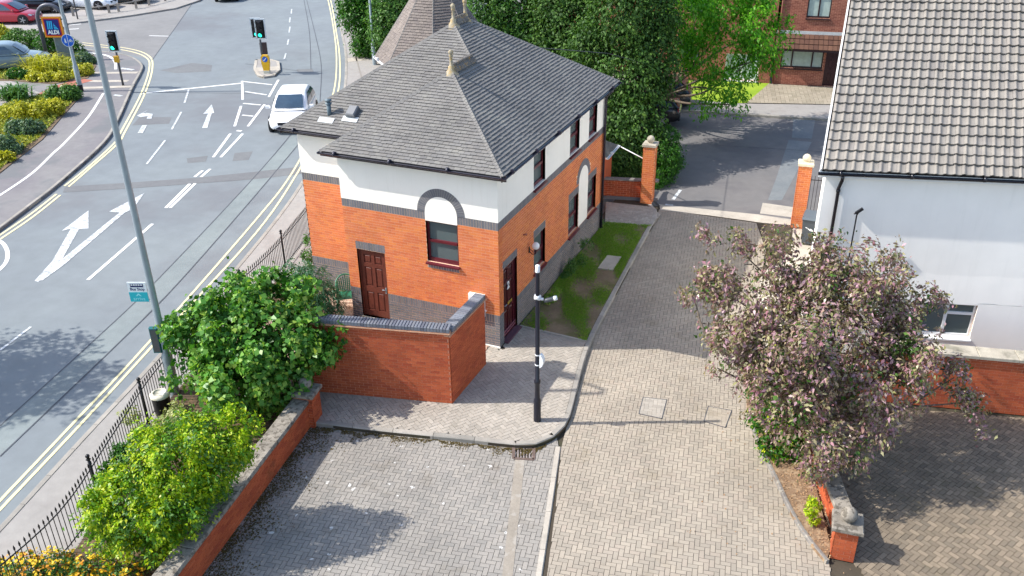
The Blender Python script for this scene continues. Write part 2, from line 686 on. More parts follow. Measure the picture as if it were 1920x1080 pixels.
STONE = m_ground('weathered_stone', lin((160, 152, 138)), lin((190, 182, 164)), 2.5, 0.9, 60, 0.5, patch=lin((110, 108, 92)), pscale=3.0, plo=0.5, phi=0.66, pamt=0.6)
STONE_L = m_ground('pale_stone', lin((196, 186, 160)), lin((214, 206, 182)), 2.5, 0.9, 60, 0.4, patch=lin((150, 142, 118)), pscale=3.0, plo=0.56, phi=0.72, pamt=0.5)
STONE_D = m_ground('lichened_stone', lin((112, 108, 104)), lin((138, 134, 128)), 2.0, 0.9, 60, 0.6, patch=lin((168, 164, 152)), pscale=6.0, plo=0.55, phi=0.66, pamt=0.6)
STONE_M = m_ground('mottled_stone', lin((124, 118, 108)), lin((158, 150, 138)), 3.5, 0.95, 45, 0.9, patch=lin((78, 72, 62)), pscale=9.0, plo=0.5, phi=0.6, pamt=0.7)
FINIAL = m_ground('yellow_lichened_clay', lin((146, 136, 116)), lin((172, 162, 140)), 5, 0.9, 60, 0.5, patch=lin((170, 140, 78)), pscale=9.0, plo=0.48, phi=0.6, pamt=0.55)
RIDGE = m_ground('lichened_ridge_clay', lin((96, 92, 88)), lin((122, 116, 108)), 5, 0.9, 60, 0.5, patch=lin((164, 128, 66)), pscale=7.0, plo=0.52, phi=0.62, pamt=0.6)
CONC = m_ground('concrete', lin((168, 160, 148)), lin((188, 180, 166)), 1.2, 0.9, 90, 0.35, patch=lin((132, 126, 112)), pscale=1.5, plo=0.55, phi=0.7, pamt=0.4)
KERB = m_piece('kerb_concrete', [lin((150, 145, 136)), lin((164, 158, 148)), lin((142, 138, 130))], 0.9, 2.0, 0.2, 0.4, 70)
IRON = m_plain('black_iron', lin((26, 26, 30)), 0.45, 0.15, 8, spec=0.5)
STEEL = m_plain('galvanised_steel', lin((148, 160, 166)), 0.42, 0.08, 5, spec=0.6, metal=0.35)
STEEL_D = m_plain('dark_grey_steel', lin((74, 76, 80)), 0.45, 0.08, 5, spec=0.5)
BLACK_P = m_plain('black_plastic', lin((20, 20, 24)), 0.4, 0.1, 5)
GLASS_D = m_plain('dark_window_glass', lin((58, 70, 72)), 0.08, 0.25, 1.6, spec=0.7)
GLASS_C = m_plain('car_glass', lin((44, 66, 84)), 0.05, 0.2, 2.0, spec=0.9, coat=0.5)
CURTAIN = m_plain('pale_curtain', lin((196, 208, 198)), 0.8, 0.1, 5)
GREEN_PL = m_plain('green_plastic', lin((44, 108, 84)), 0.4, 0.1, 6)
SOIL = m_ground('soil', lin((70, 58, 46)), lin((96, 82, 66)), 2.0, 0.95, 40, 0.8, patch=lin((128, 104, 78)), pscale=2.5, plo=0.5, phi=0.66, pamt=0.6)
JOINT = m_ground('paving_joint_sand', lin((62, 56, 48)), lin((80, 72, 60)), 1.0, 0.95, 60, 0.5, patch=lin((70, 72, 50)), pscale=0.8, plo=0.5, phi=0.66, pamt=0.5)

def m_pavers(name, cols, dirt=None, spots=False, moss=None, mpos=0.55):
    t = NT(name)
    col = t.ramp(t.rnd(), [(i / (len(cols) - 1), c) for i, c in enumerate(cols)])
    n = t.noise(0.45, 6, 0.6)
    col = t.mix(1.0, col, t.ramp(n, [(0.3, (0.84,) * 3), (0.7, (1.12,) * 3)]), 'MULTIPLY')
    fn = t.noise(70, 4, 0.7)
    col = t.mix(1.0, col, t.ramp(fn, [(0.3, (0.86,) * 3), (0.7, (1.1,) * 3)]), 'MULTIPLY')
    if dirt is not None:
        d = t.noise(1.1, 6, 0.7)
        col = t.mix(t.math('MULTIPLY', t.step(d, 0.54, 0.72), 0.5), col, dirt)
    if moss is not None:
        d = t.noise(0.6, 7, 0.75)
        col = t.mix(t.math('MULTIPLY', t.step(d, mpos, mpos + 0.12), 0.7), col, moss)
    if spots:
        v = t.n('ShaderNodeTexVoronoi')
        v.inputs['Scale'].default_value = 2.6
        nv = t.n('ShaderNodeTexNoise')
        nv.inputs['Scale'].default_value = 9
        t.l(t.pos(), nv.inputs['Vector'])
        vm = t.n('ShaderNodeMix', data_type='RGBA', blend_type='LINEAR_LIGHT')
        vm.inputs[0].default_value = 0.08
        t.l(t.pos(), vm.inputs[6])
        t.l(nv.outputs['Color'], vm.inputs[7])
        t.l(vm.outputs[2], v.inputs['Vector'])
        sp = t.step(v.outputs['Distance'], 0.13, 0.085)
        col = t.mix(t.math('MULTIPLY', sp, 0.75), col, lin((222, 220, 214)))
    return t.done(t.bsdf(col, 0.88, fn, 0.4, 0.006, 0.3))

PAVE_DRIVE = m_pavers('buff_block_paver', [lin((162, 152, 137)), lin((169, 158, 142)), lin((154, 145, 131)), lin((165, 153, 138))], dirt=lin((138, 126, 106)))
PAVE_BAY = m_pavers('grey_block_paver', [lin((150, 145, 137)), lin((157, 151, 142)), lin((142, 138, 131)), lin((153, 147, 139))], dirt=lin((120, 112, 100)), spots=True, moss=lin((84, 66, 46)), mpos=0.6)
PAVE_WALK = m_pavers('pale_block_paver', [lin((172, 164, 152)), lin((160, 153, 142)), lin((178, 170, 158)), lin((166, 158, 146))], dirt=lin((132, 126, 112)))
PAVE_PARK = m_pavers('weathered_block_paver', [lin((132, 119, 102)), lin((118, 107, 92)), lin((144, 130, 111)), lin((110, 101, 88))], dirt=lin((96, 90, 70)), moss=lin((92, 92, 52)), mpos=0.62)
PAVE_BUFF = m_pavers('driveway_slab_paver', [lin((156, 146, 128)), lin((166, 156, 138)), lin((146, 138, 120))], dirt=lin((118, 112, 88)))
ASPH = m_ground('pale_asphalt', lin((117, 123, 127)), lin((128, 135, 137)), 0.18, 0.85, 120, 0.25, patch=lin((109, 109, 112)), pscale=0.11, plo=0.5, phi=0.66, pamt=0.6)
ASPH_J = m_ground('junction_asphalt', lin((123, 122, 121)), lin((134, 133, 131)), 0.2, 0.85, 120, 0.25)
ASPH_T = m_ground('trench_asphalt', lin((120, 128, 129)), lin((132, 140, 139)), 0.3, 0.85, 120, 0.25)
ASPH_D = m_ground('dark_trench_asphalt', lin((109, 110, 112)), lin((118, 120, 120)), 0.5, 0.88, 120, 0.25)
ASPH_S = m_ground('street_asphalt', lin((108, 107, 107)), lin((123, 119, 116)), 0.3, 0.88, 120, 0.3, patch=lin((92, 91, 94)), pscale=0.3, plo=0.5, phi=0.62, pamt=0.6)
ASPH_P = m_ground('patched_asphalt', lin((112, 118, 121)), lin((129, 132, 132)), 0.9, 0.85, 120, 0.3)
FOOT_L = m_ground('footway_asphalt', lin((118, 114, 117)), lin((133, 131, 129)), 0.4, 0.88, 120, 0.25, patch=lin((108, 111, 112)), pscale=0.35, plo=0.5, phi=0.6, pamt=0.7)
FOOT_R = m_ground('pale_footway_asphalt', lin((148, 144, 139)), lin((162, 158, 152)), 0.5, 0.88, 120, 0.3, patch=lin((133, 125, 120)), pscale=0.5, plo=0.5, phi=0.66, pamt=0.6)
SEAM = m_plain('asphalt_seam', lin((84, 88, 94)), 0.9)

def m_line(name, c, wear):
    t = NT(name)
    n = t.noise(7, 6, 0.8)
    col = t.mix(t.step(n, wear, wear + 0.16), c, lin((150, 154, 156)))
    return t.done(t.bsdf(col, 0.75, t.noise(120, 3), 0.2, 0.004))

LINE_W = m_line('white_road_paint', lin((232, 232, 228)), 0.58)
LINE_WW = m_line('worn_white_road_paint', lin((206, 210, 210)), 0.44)
LINE_Y = m_line('yellow_road_paint', lin((230, 218, 166)), 0.56)

# ------------------------------------------------------------------ ground and roads
DZ = -0.10
g2 = lambda pts, z=0.0: [tuple(gp(x, y, z)[:2]) for x, y in pts]

def sheet(name, pts, z, mat, t=0.0):
    mb = MB()
    if t > 0:
        mb.prism(pts, z - t, z)
    else:
        A = sum(pts[i][0] * pts[(i + 1) % len(pts)][1] - pts[(i + 1) % len(pts)][0] * pts[i][1] for i in range(len(pts)))
        mb.quad([(p[0], p[1], z) for p in (pts if A > 0 else pts[::-1])])
    return structure(name, mb, mat)

sheet('ground', [(-300, -200), (300, -200), (300, 300), (-300, 300)], -0.16, m_ground('verge_ground', lin((122, 122, 118)), lin((138, 136, 130)), 0.1))
road = sheet('road', [(-150, -60), (-3.3, -60), (-3.3, -4), (-7.5, 9), (-13, 24), (-24, 60), (-24, 160), (-150, 160)], DZ, ASPH)

def ribbon(path, w, z):
    """strip of width w along a world path (list of xy)"""
    P = [np.array(p[:2]) for p in path]
    L, Rr = [], []
    for i in range(len(P)):
        t = P[min(i + 1, len(P) - 1)] - P[max(i - 1, 0)]
        t = t / (np.linalg.norm(t) + 1e-9)
        n = np.array([-t[1], t[0]])
        L.append(P[i] + n * w / 2)
        Rr.append(P[i] - n * w / 2)
    mb = MB()
    for i in range(len(P) - 1):
        mb.quad([(*Rr[i], z), (*Rr[i + 1], z), (*L[i + 1], z), (*L[i], z)])
    return mb

def spline(pts, n=8):
    P = [np.array(p, float) for p in pts]
    P = [2 * P[0] - P[1]] + P + [2 * P[-1] - P[-2]]
    out = []
    for i in range(1, len(P) - 2):
        for k in range(n):
            t = k / n
            a, b, c, d = P[i - 1], P[i], P[i + 1], P[i + 2]
            out.append(0.5 * ((2 * b) + (c - a) * t + (2 * a - 5 * b + 4 * c - d) * t * t + (3 * b - a - 3 * c + d) * t ** 3))
    out.append(P[-2])
    return out

def on_road(name, mb, mat):
    o = mb.build(name, mat, road)
    return o

def mark(px, w, mat=LINE_W, name='road_marking', z=DZ + 0.008, n=6):
    path = g2(px, DZ)
    if len(px) > 2:
        path = spline(path, n)
    return on_road(name, ribbon(path, w, z), mat)

def patch(px, mat, name, z=DZ + 0.004):
    pts = g2(px, DZ)
    mb = MB()
    A = sum(pts[i][0] * pts[(i + 1) % len(pts)][1] - pts[(i + 1) % len(pts)][0] * pts[i][1] for i in range(len(pts)))
    mb.quad([(p[0], p[1], z) for p in (pts if A > 0 else pts[::-1])])
    return on_road(name, mb, mat)

patch([(-300, 60), (155, 88), (220, 98), (268, 108), (285, 113), (365, 0), (395, -60), (200, -90), (-300, -90)], ASPH_J, 'junction_surface')
patch([(479, 330), (300, 520), (175, 640), (0, 799), (-120, 905), (-120, 975), (0, 856), (226, 640), (335, 530), (480, 365), (560, 272), (552, 250)], ASPH_T, 'trench_surface')
patch([(122, 350), (250, 342), (362, 334), (480, 322), (560, 313), (575, 325), (480, 336), (250, 353), (118, 361)], ASPH_D, 'trench_surface', DZ + 0.006)
patch([(360, 118), (398, 122), (396, 134), (330, 137), (300, 132)], ASPH_D, 'patched_surface')
patch([(262, 219), (322, 220), (317, 232), (248, 235)], ASPH_D, 'patched_surface')
patch([(350, 297), (390, 292), (386, 303), (352, 306)], ASPH_D, 'patched_surface')
patch([(440, 287), (474, 284), (466, 300), (436, 302)], ASPH_D, 'patched_surface')
patch([(556, 130), (586, 129), (588, 135), (558, 136)], ASPH_D, 'patched_surface')
for px in ([(285, 113), (325, 57), (365, 0)], [(560, 235), (479, 330), (300, 520), (175, 640), (0, 799)], [(570, 258), (480, 365), (335, 530), (226, 640), (0, 856)],
           [(600, 190), (602, 120), (590, 60), (575, 0)], [(583, 130), (580, 60), (570, 0)], [(210, 173), (470, 175)], [(460, 120), (560, 133)]):
    mark(px, 0.035, SEAM, 'tar_seam', DZ + 0.010)
YIN = [(-60, 1003), (0, 939), (140, 791), (281, 640), (480, 412), (546, 327), (600, 228), (626, 171), (631, 110), (626, 57), (615, 0), (600, -50)]
YOUT = [(-60, 1022), (0, 956), (150, 797), (294, 640), (480, 437), (556, 327), (608, 232), (634, 171), (637, 110), (630, 57), (620, 0), (605, -50)]
mark(YIN, 0.075, LINE_Y, 'yellow_line')
mark(YOUT, 0.075, LINE_Y, 'yellow_line')
for px in ([(-40, 476), (0, 449), (60, 408), (113, 366)], [(-40, 468), (0, 441), (57, 402), (106, 364)],
           [(121, 349), (160, 318), (213, 270), (228, 245), (265, 175), (280, 128), (274, 108), (237, 95), (155, 84)],
           [(129, 350), (166, 318), (220, 270), (236, 244), (272, 175), (286, 126), (278, 104), (240, 91), (155, 80)]):
    mark(px, 0.09, LINE_Y, 'yellow_line')
WHITES = [([(268, 175), (455, 156)], 0.22), ([(354, 168), (346, 193)], 0.12), ([(340, 210), (322, 243)], 0.12), ([(310, 263), (275, 308)], 0.12),
          ([(454, 152), (455, 187)], 0.15), ([(452, 199), (440, 237)], 0.15), ([(432, 251), (400, 295)], 0.15), ([(380, 320), (365, 332)], 0.15), ([(356, 345), (311, 390)], 0.15),
          ([(286, 420), (165, 525)], 0.15), ([(522, 150), (504, 182)], 0.15), ([(496, 196), (465, 237)], 0.15), ([(455, 251), (414, 295)], 0.15), ([(394, 317), (377, 332)], 0.15), ([(366, 344), (319, 390)], 0.15),
          ([(456, 153), (510, 159)], 0.15), ([(460, 172), (500, 178)], 0.15), ([(456, 194), (489, 197)], 0.15), ([(454, 216), (475, 218)], 0.15), ([(444, 245), (453, 246)], 0.2),
          ([(0, 657), (58, 613)], 0.1), ([(547, 17), (546, 26)], 0.12), ([(544, 33), (543, 42)], 0.12), ([(544, 50), (542, 61)], 0.12), ([(541, 74), (539, 84)], 0.12), ([(536, 100), (533, 111)], 0.12),
          ([(130, 47), (152, 45)], 0.2), ([(130, 55), (148, 54)], 0.2), ([(280, 67), (316, 68)], 0.15)]
for px, w in WHITES:
    mark(px, w * 0.78, LINE_W if w > 0.14 else LINE_WW)
mark([(-8, 448), (6, 457), (14, 472), (13, 488), (5, 500), (-8, 512)], 0.13)
AZ = DZ + 0.007
for poly in ([(166, 395), (116, 433), (133, 429), (98, 490), (65, 527), (72, 529), (110, 498), (148, 430), (166, 429)],
             [(271, 362), (205, 397), (224, 399), (108, 493), (66, 527), (80, 526), (120, 497), (234, 399), (250, 392)],
             [(397, 196), (381, 214), (390, 213), (379, 240), (389, 240), (397, 213), (402, 212)],
             [(278, 206), (257, 217), (263, 220), (277, 218), (275, 223), (284, 223), (287, 214), (275, 212), (267, 213)],
             [(267, 235), (276, 235), (268, 250), (258, 250)]):
    AZ += 0.0012
    patch(poly, LINE_WW, 'road_arrow', AZ)

# footways
KR = [(-80, 1068), (0, 985), (150, 822), (310, 650), (480, 455), (565, 340), (612, 245), (640, 190), (647, 110), (637, 50), (627, 0), (612, -40)]
kr = spline(g2(KR, 0.0), 5)
FENCE_PX = [(-40, 1195), (132, 1033), (230, 880), (310, 752), (430, 612), (520, 521), (584, 440)]
fence_w = [gp(x, y, 0.0)[:2] for x, y in FENCE_PX]
foot_poly = [tuple(p) for p in kr] + [(-31, 60), (-20.5, 32), (-13, 22), (-6.9, 11.5), (-6.9, 1.4), (-5.5, -3.0), (-4.2, -8), (-3.0, -13), (-3.0, -20), tuple(kr[0] + np.array([3, -6]))]
footway = sheet('footway', foot_poly, 0.0, FOOT_R, 0.15)
KL = [(-60, 470), (0, 428), (60, 383), (115, 340), (195, 268), (222, 225), (250, 162), (262, 140), (268, 122), (250, 107), (220, 99), (160, 92)]
kl = spline(g2(KL, 0.0), 5)
back = g2([(100, 92), (60, 110), (-60, 150), (-120, 300)], 0.0)
footway2 = sheet('far_footway', [tuple(p) for p in kl] + back, 0.0, FOOT_L, 0.15)
far_car_park = sheet('car_park', g2([(-200, 210), (0, 205), (40, 190), (85, 178), (20, 152), (0, 150), (-60, 120), (60, 100), (110, 60), (125, 44), (175, 38), (260, 14), (300, -20), (200, -60), (-400, -60)], 0.0), 0.004, m_ground('car_park_asphalt', lin((150, 146, 144)), lin((168, 162, 156)), 0.2))
car_path = sheet('car_park_footway', g2([(126, 44), (176, 38), (250, 28), (330, 15), (375, 0), (400, -20), (300, -20), (255, 10), (200, 24), (128, 34)], 0.0), 0.012, FOOT_R, 0.11)

def kerb_run(name, path, w, z0, z1, parent, L=0.915, mat=KERB, nmax=300, side=1):
    """kerbstones laid end to end along path, path being their road edge"""
    P = [np.array(p[:2], float) for p in path]
    seg = [np.linalg.norm(P[i + 1] - P[i]) for i in range(len(P) - 1)]
    cum = np.concatenate([[0], np.cumsum(seg)])
    def at(s):
        i = min(max(np.searchsorted(cum, s) - 1, 0), len(P) - 2)
        t = (s - cum[i]) / max(seg[i], 1e-6)
        return P[i] + (P[i + 1] - P[i]) * t
    n = max(int(cum[-1] / L), 1)
    for k in range(n):
        a, b = at(cum[-1] * k / n + 0.006), at(cum[-1] * (k + 1) / n - 0.006)
        m = at(cum[-1] * (k + 0.5) / n)
        t = b - a
        d = t / np.linalg.norm(t)
        nn = np.array([-d[1], d[0]]) * side
        e = 0.02
        V = []
        for z, off in ((z0, 0.0), (z1 - e, 0.0), (z1, e)):
            for q in (a, m, b):
                V.append((*(q + nn * off), z))
        for z in (z1, z0):
            for q in (a, m, b):
                V.append((*(q + nn * w), z))
        Fs = []
        for r in range(4):
            for c in range(2):
                i = r * 3 + c
                Fs.append((i, i + 1, i + 4, i + 3) if side > 0 else (i, i + 3, i + 4, i + 1))
        Fs += [(0, 3, 6, 9, 12), (14, 11, 8, 5, 2)] if side > 0 else [(12, 9, 6, 3, 0), (2, 5, 8, 11, 14)]
        MB().mesh(V, Fs).build(name, mat, parent)

kerb_run('kerbstone', kr, 0.13, DZ - 0.04, 0.012, footway, side=-1)
kerb_run('kerbstone', kl, 0.13, DZ - 0.04, 0.012, footway2, side=1)
def on_foot(px, w, mat, name, parent, z=0.006):
    ribbon(spline(g2(px, 0.0), 5) if len(px) > 2 else g2(px, 0.0), w, z).build(name, mat, parent)
on_foot([(-30, 383), (0, 366), (60, 325), (100, 287), (120, 269), (165, 220), (194, 175)], 0.12, LINE_W, 'edge_line', footway2)
on_foot([(160, 98), (200, 104), (215, 115), (217, 130)], 0.15, LINE_W, 'edge_line', footway2)
for px in ([(160, 152), (240, 152)], [(155, 165), (250, 162)], [(172, 137), (258, 136)]):
    on_foot(px, 0.4, CONC, 'tactile_strip', footway2)
on_foot([(85, 178), (125, 160), (163, 149)], 1.0, m_plain('red_block', lin((168, 104, 88)), 0.9, 0.12, 12), 'brick_path', footway2, 0.009)
on_foot([(226, 128), (250, 131)], 0.25, LINE_WW, 'cycle_mark', footway2)
on_foot([(214, 178), (228, 180)], 0.2, LINE_WW, 'cycle_mark', footway2)
on_foot([(650, 113), (700, 108)], 0.9, CONC, 'tactile_strip', footway)
on_foot([(648, 45), (668, 110), (690, 190)], 0.08, m_plain('footway_joint', lin((140, 134, 126)), 0.9), 'joint_line', footway)  # joint line, a little darker than the footway

# ------------------------------------------------------------------ courtyard
ang_d = math.radians(9.5)
edge = [(588, 792), (700, 806), (860, 822), (975, 834), (1012, 830), (1043, 815), (1065, 790), (1076, 757), (1086, 715), (1103, 655), (1128, 600), (1168, 525), (1205, 455), (1232, 405), (1231, 392), (1222, 383)]
edge_w = spline([p for p in g2(edge, 0.0)], 6)
NB = 6 * 9
walk_poly = [tuple(p) for p in edge_w] + [(0.95, 11.3), (-0.3, 11.3), (-0.3, -0.3), (-4.4, -0.5), (-4.0, -3.4), (-3.1, -4.5)]
walk_base = sheet('walkway', walk_poly, -0.022, JOINT, 0.14)
KW = 0.13
drive_poly = [(-2.75, -13.5), (14.5, -13.5), (14.5, 11.3), (-0.2, 11.3), (-0.2, -4.0), (-2.75, -4.0)]
drive = sheet('courtyard', drive_poly, DZ - 0.022, JOINT, 0.02)
# channel line between bay and drive
ch = [gp(1052, 838, DZ)[:2], gp(1036, 950, DZ)[:2], gp(1016, 1085, DZ)[:2], gp(1000, 1200, DZ)[:2]]
chd = np.array(ch[2]) - np.array(ch[0])
def side_of(p):
    return chd[0] * (p[1] - ch[0][1]) - chd[1] * (p[0] - ch[0][0])
bay_poly = [tuple(p) for p in g2([(586, 792), (700, 807), (860, 822), (975, 834), (1012, 832), (1044, 818), (1048, 842), (1030, 950), (1009, 1085), (990, 1200), (320, 1200), (350, 1085), (380, 1050)], DZ)]
right_edge = [(1236, 392), (1418, 418), (1436, 470), (1420, 560), (1405, 660), (1408, 760), (1428, 830), (1456, 885), (1496, 970), (1556, 1050), (1570, 1200)]
left_edge = [(1024, 1200), (1025, 1085), (1042, 950), (1052, 842), (1062, 800), (1074, 757), (1084, 715), (1101, 655), (1126, 600), (1166, 525), (1203, 455), (1232, 405)]
dr_poly = g2(left_edge, DZ) + g2(right_edge, DZ)
gullyp = g2([(963, 838), (1001, 840), (1001, 862), (963, 860)], DZ)
trench = g2([(962, 864), (985, 864), (962, 1085), (938, 1085)], DZ)
trench_s = g2([(966, 862), (984, 862), (960, 1095), (940, 1095)], DZ)
mh_pad = lambda m, k=1.12: [tuple(np.mean(m, 0) + (np.array(q) - np.mean(m, 0)) * k) for q in m]
mh1 = g2([(1206, 745), (1250, 750), (1241, 785), (1198, 776)], DZ)
mh2 = g2([(1328, 762), (1372, 770), (1360, 802), (1320, 790)], DZ)
fr, rs = herring(bay_poly, math.radians(11), holes=[gullyp])
bay_s = sheet('parking_bay', bay_poly, DZ - 0.016, JOINT)
lay(bay_s, 'paver', 'bay_paving', [(fr, r, DZ - 0.03, DZ + random.uniform(-0.002, 0.002)) for r in rs], PAVE_BAY, nmax=300)
fr, rs = herring(dr_poly, ang_d)
lay(drive, 'paver', 'drive_paving', [(fr, r, DZ - 0.03, DZ + random.uniform(-0.002, 0.002)) for r in rs], PAVE_DRIVE, nmax=300)
for k, mh in enumerate((mh1, mh2)):
    fr, rs = herring(mh, ang_d + 0.02, g=0.004)
    MB().quad([(*p, DZ + 0.003) for p in mh_pad(mh, 1.03)]).build('cover_bedding', JOINT, drive)
    t = thing('manhole_cover', (*np.mean(mh, 0), DZ), ['recessed square cover with paler block infill in the drive', 'recessed square cover whose blocks match the drive, nearer the purple tree'][k], 'manhole cover')
    m = np.array(mh)
    mb = MB()
    for i in range(4):
        a, b = m[i], m[(i + 1) % 4]
        d = (b - a) / np.linalg.norm(b - a)
        mb.obox((*(a + b) / 2, DZ - 0.002), (*d, 0), (-d[1], d[0], 0), (0, 0, 1), np.linalg.norm(b - a) / 2 + 0.008, 0.009, 0.011)
    mb.build('frame', STEEL_D, t)
    lay(t, 'paver', 'pavers', [(fr, r, DZ, DZ + 0.007) for r in rs], PAVE_WALK if k == 0 else PAVE_DRIVE)
wp = [tuple(p) for p in edge_w]
inner = [q for q in spline(g2(edge, 0.0), 6)]
def offset_in(path, w, side):
    P = [np.array(p) for p in path]
    o = []
    for i in range(len(P)):
        t = P[min(i + 1, len(P) - 1)] - P[max(i - 1, 0)]
        t /= np.linalg.norm(t) + 1e-9
        o.append(tuple(P[i] + np.array([-t[1], t[0]]) * w * side))
    return o
ein = offset_in(edge_w, KW + 0.008, 1)
cut = 6 * 9 + 1
lawn_div = [gp(975, 612)[:2], gp(1100, 641)[:2]]
walk_front = [p for p in ein if True]
wf = [p for p in ein if p[1] < lawn_div[1][1]] + [tuple(lawn_div[1]), tuple(lawn_div[0]), (0.02, 1.2), (0.02, -0.04), (-0.6, -0.04), (-4.2, -0.1), (-4.1, -3.3), (-3.0, -4.45)]
fr, rs = herring(wf, math.radians(55))
lay(walk_base, 'paver', 'walk_paving', [(fr, r, -0.03, random.uniform(-0.002, 0.002)) for r in rs], PAVE_WALK, nmax=300)
# paved strip at the far end of the walkway
fr, rs = herring(g2([(1134, 417), (1222, 424), (1238, 402), (1224, 388), (1136, 378)], 0.0), math.radians(5))
lay(walk_base, 'paver', 'far_walk_paving', [(fr, r, -0.03, random.uniform(-0.002, 0.002)) for r in rs], PAVE_WALK, nmax=100)
kerb_run('kerbstone', edge_w, KW, DZ - 0.05, 0.006, walk_base, side=1)
# edging between bay and drive, made of precast lengths
kerb_run('edging_stone', [np.array(p) for p in ch[::-1]], 0.12, DZ - 0.05, DZ + 0.012, drive, side=1, mat=CONC)
# cement repair running down from the gully
MB().quad([(*p, DZ + 0.004) for p in trench_s[::-1]]).build('cement_strip', m_ground('old_cement', lin((140, 132, 120)), lin((156, 147, 134)), 1.6, 0.9, 90, 0.35, patch=lin((170, 164, 154)), pscale=2.0, plo=0.55, phi=0.62, pamt=0.6), drive)
# threshold strip and street beyond the gate
street = sheet('side_street', g2([(1110, 330), (1200, 350), (1236, 385), (1440, 412), (1500, 420), (1560, 430)], DZ) + [(14, 12.5), (40, 19), (40, 31), (5.9, 24.3), (2.0, 23.6), (-1.5, 23.2), (-12, 21.6), (-12, 16)], DZ - 0.006, ASPH_S)
thr = sheet('threshold', g2([(1236, 383), (1330, 393), (1420, 402), (1500, 414), (1500, 424), (1430, 418), (1330, 404), (1238, 394)], DZ), DZ + 0.004, CONC)
sheet('concrete_apron', g2([(1425, 400), (1490, 408), (1482, 470), (1420, 520), (1400, 600), (1392, 660), (1440, 660), (1500, 560), (1540, 480), (1545, 430), (1500, 390), (1430, 380)], DZ), DZ - 0.002, CONC)
MB().quad([(*p, DZ - 0.0035) for p in g2([(1479, 262), (1522, 266), (1490, 330), (1466, 375), (1440, 375), (1455, 335)], DZ)]).build('patched_surface', ASPH_P, street)
MB().quad([(*p, DZ - 0.0022) for p in g2([(1488, 215), (1530, 217), (1522, 260), (1485, 258)], DZ)]).build('patched_surface', ASPH_P, street)
mbm = ribbon(g2([(1247, 383), (1262, 385)], DZ), 0.12, DZ + 0.001)
mbm.build('road_marking', LINE_WW, street)
ribbon(g2([(1262, 374), (1276, 356)], DZ), 0.12, DZ + 0.001).build('road_marking', LINE_WW, street)
ribbon(g2([(1340, 272), (1540, 284)], DZ), 0.03, DZ + 0.001).build('tar_seam', SEAM, street)
# drain gully
gc = np.mean(gullyp, 0)
t = thing('drain_grate', (*gc, DZ), 'rusty slotted drain grate beside the pavement kerb in the parking bay', 'drain grate')
G4 = [np.array(q) for q in gullyp]
MB().quad([(*p, DZ - 0.018) for p in gullyp[::-1]]).build('pit', BLACK_P, t)
mb = MB()
for i in range(4):
    a, b = G4[i], G4[(i + 1) % 4]
    d = (b - a) / np.linalg.norm(b - a)
    mb.obox((*(a + b) / 2, DZ - 0.005), (*d, 0), (-d[1], d[0], 0), (0, 0, 1), np.linalg.norm(b - a) / 2, 0.035, 0.018)
mb.build('frame', m_plain('rusty_iron', lin((104, 88, 80)), 0.8, 0.3, 14), t)
for k in range(7):
    f = (k + 0.5) / 7
    a, b = G4[0] + (G4[1] - G4[0]) * f, G4[3] + (G4[2] - G4[3]) * f
    d = (b - a) / np.linalg.norm(b - a)
    MB().obox((*(a + b) / 2, DZ - 0.006), (*d, 0), (-d[1], d[0], 0), (0, 0, 1), np.linalg.norm(b - a) / 2, 0.014, 0.01).build('bar', m_plain('worn_iron', lin((150, 140, 136)), 0.6, 0.2, 14) if k == 0 else bpy.data.materials['worn_iron'], t)
# lower-right parking court
park_poly = g2([(1615, 1075), (1560, 1000), (1520, 900), (1500, 820), (1620, 765), (1780, 772), (1925, 784), (2200, 806), (2300, 1200), (1600, 1200)], DZ)
sheet('parking_court', park_poly, DZ - 0.017, JOINT)
pc = bpy.data.objects['parking_court']
fr, rs = herring(park_poly, math.radians(-28))
lay(pc, 'paver', 'court_paving', [(fr, r, DZ - 0.03, DZ + random.uniform(-0.003, 0.003)) for r in rs], PAVE_PARK, nmax=300)
# ------------------------------------------------------------------ the house
WX, WL, D, S = -4.52, -6.64, 8.45, 1.25
ZP, ZB, ZT, ZE = 0.965, 3.365, 3.587, 4.83
house = thing('brick_house', (-2.3, 4.0, 0), 'orange brick house with white rendered upper storey, grey soldier bands and hipped roof', 'house')
Ff = Frame((0, 0, 0), (1, 0, 0), (0, 0, 1))           # front face, normal -y
Fr = Frame((0, 0, 0), (0, 1, 0), (0, 0, 1))           # side face, normal +x
Fw = Frame((0, S, 0), (1, 0, 0), (0, 0, 1))           # set-back wing
Fl = Frame((WL, 0, 0), (0, -1, 0), (0, 0, 1))         # road side
Fb = Frame((0, D, 0), (-1, 0, 0), (0, 0, 1))
Fm = Frame((WX, 0, 0), (0, -1, 0), (0, 0, 1))         # return of the front block

DOOR_F = (-4.20, 0.10, -3.33, 2.17)
WIN_F = (-2.03, 2.19, -1.12, ZB + 0.0)
DOOR_S = (0.27, 0.02, 1.17, 2.18)
W1, W2, W3 = (2.37, 1.08, 3.23, 2.16), (5.18, 1.0, 6.06, 2.17), (6.96, 1.0, 7.80, 2.18)
U1, U2, U3 = (2.35, ZT + 0.02, 3.20, 4.66), (5.18, ZT + 0.02, 6.02, 4.66), (6.90, ZT + 0.02, 7.68, 4.66)
AF, AFr = (-1.575, ZT), (0.455, 0.67)
AS, ASr = (6.51, 2.45), (0.43, 0.645)
PAN_S = (6.08, 0.99, 6.94, 2.45)

def in_arch(c, a, r):
    return c[1] > a[1] - 0.02 and math.hypot(c[0] - a[0], c[1] - a[1]) < r

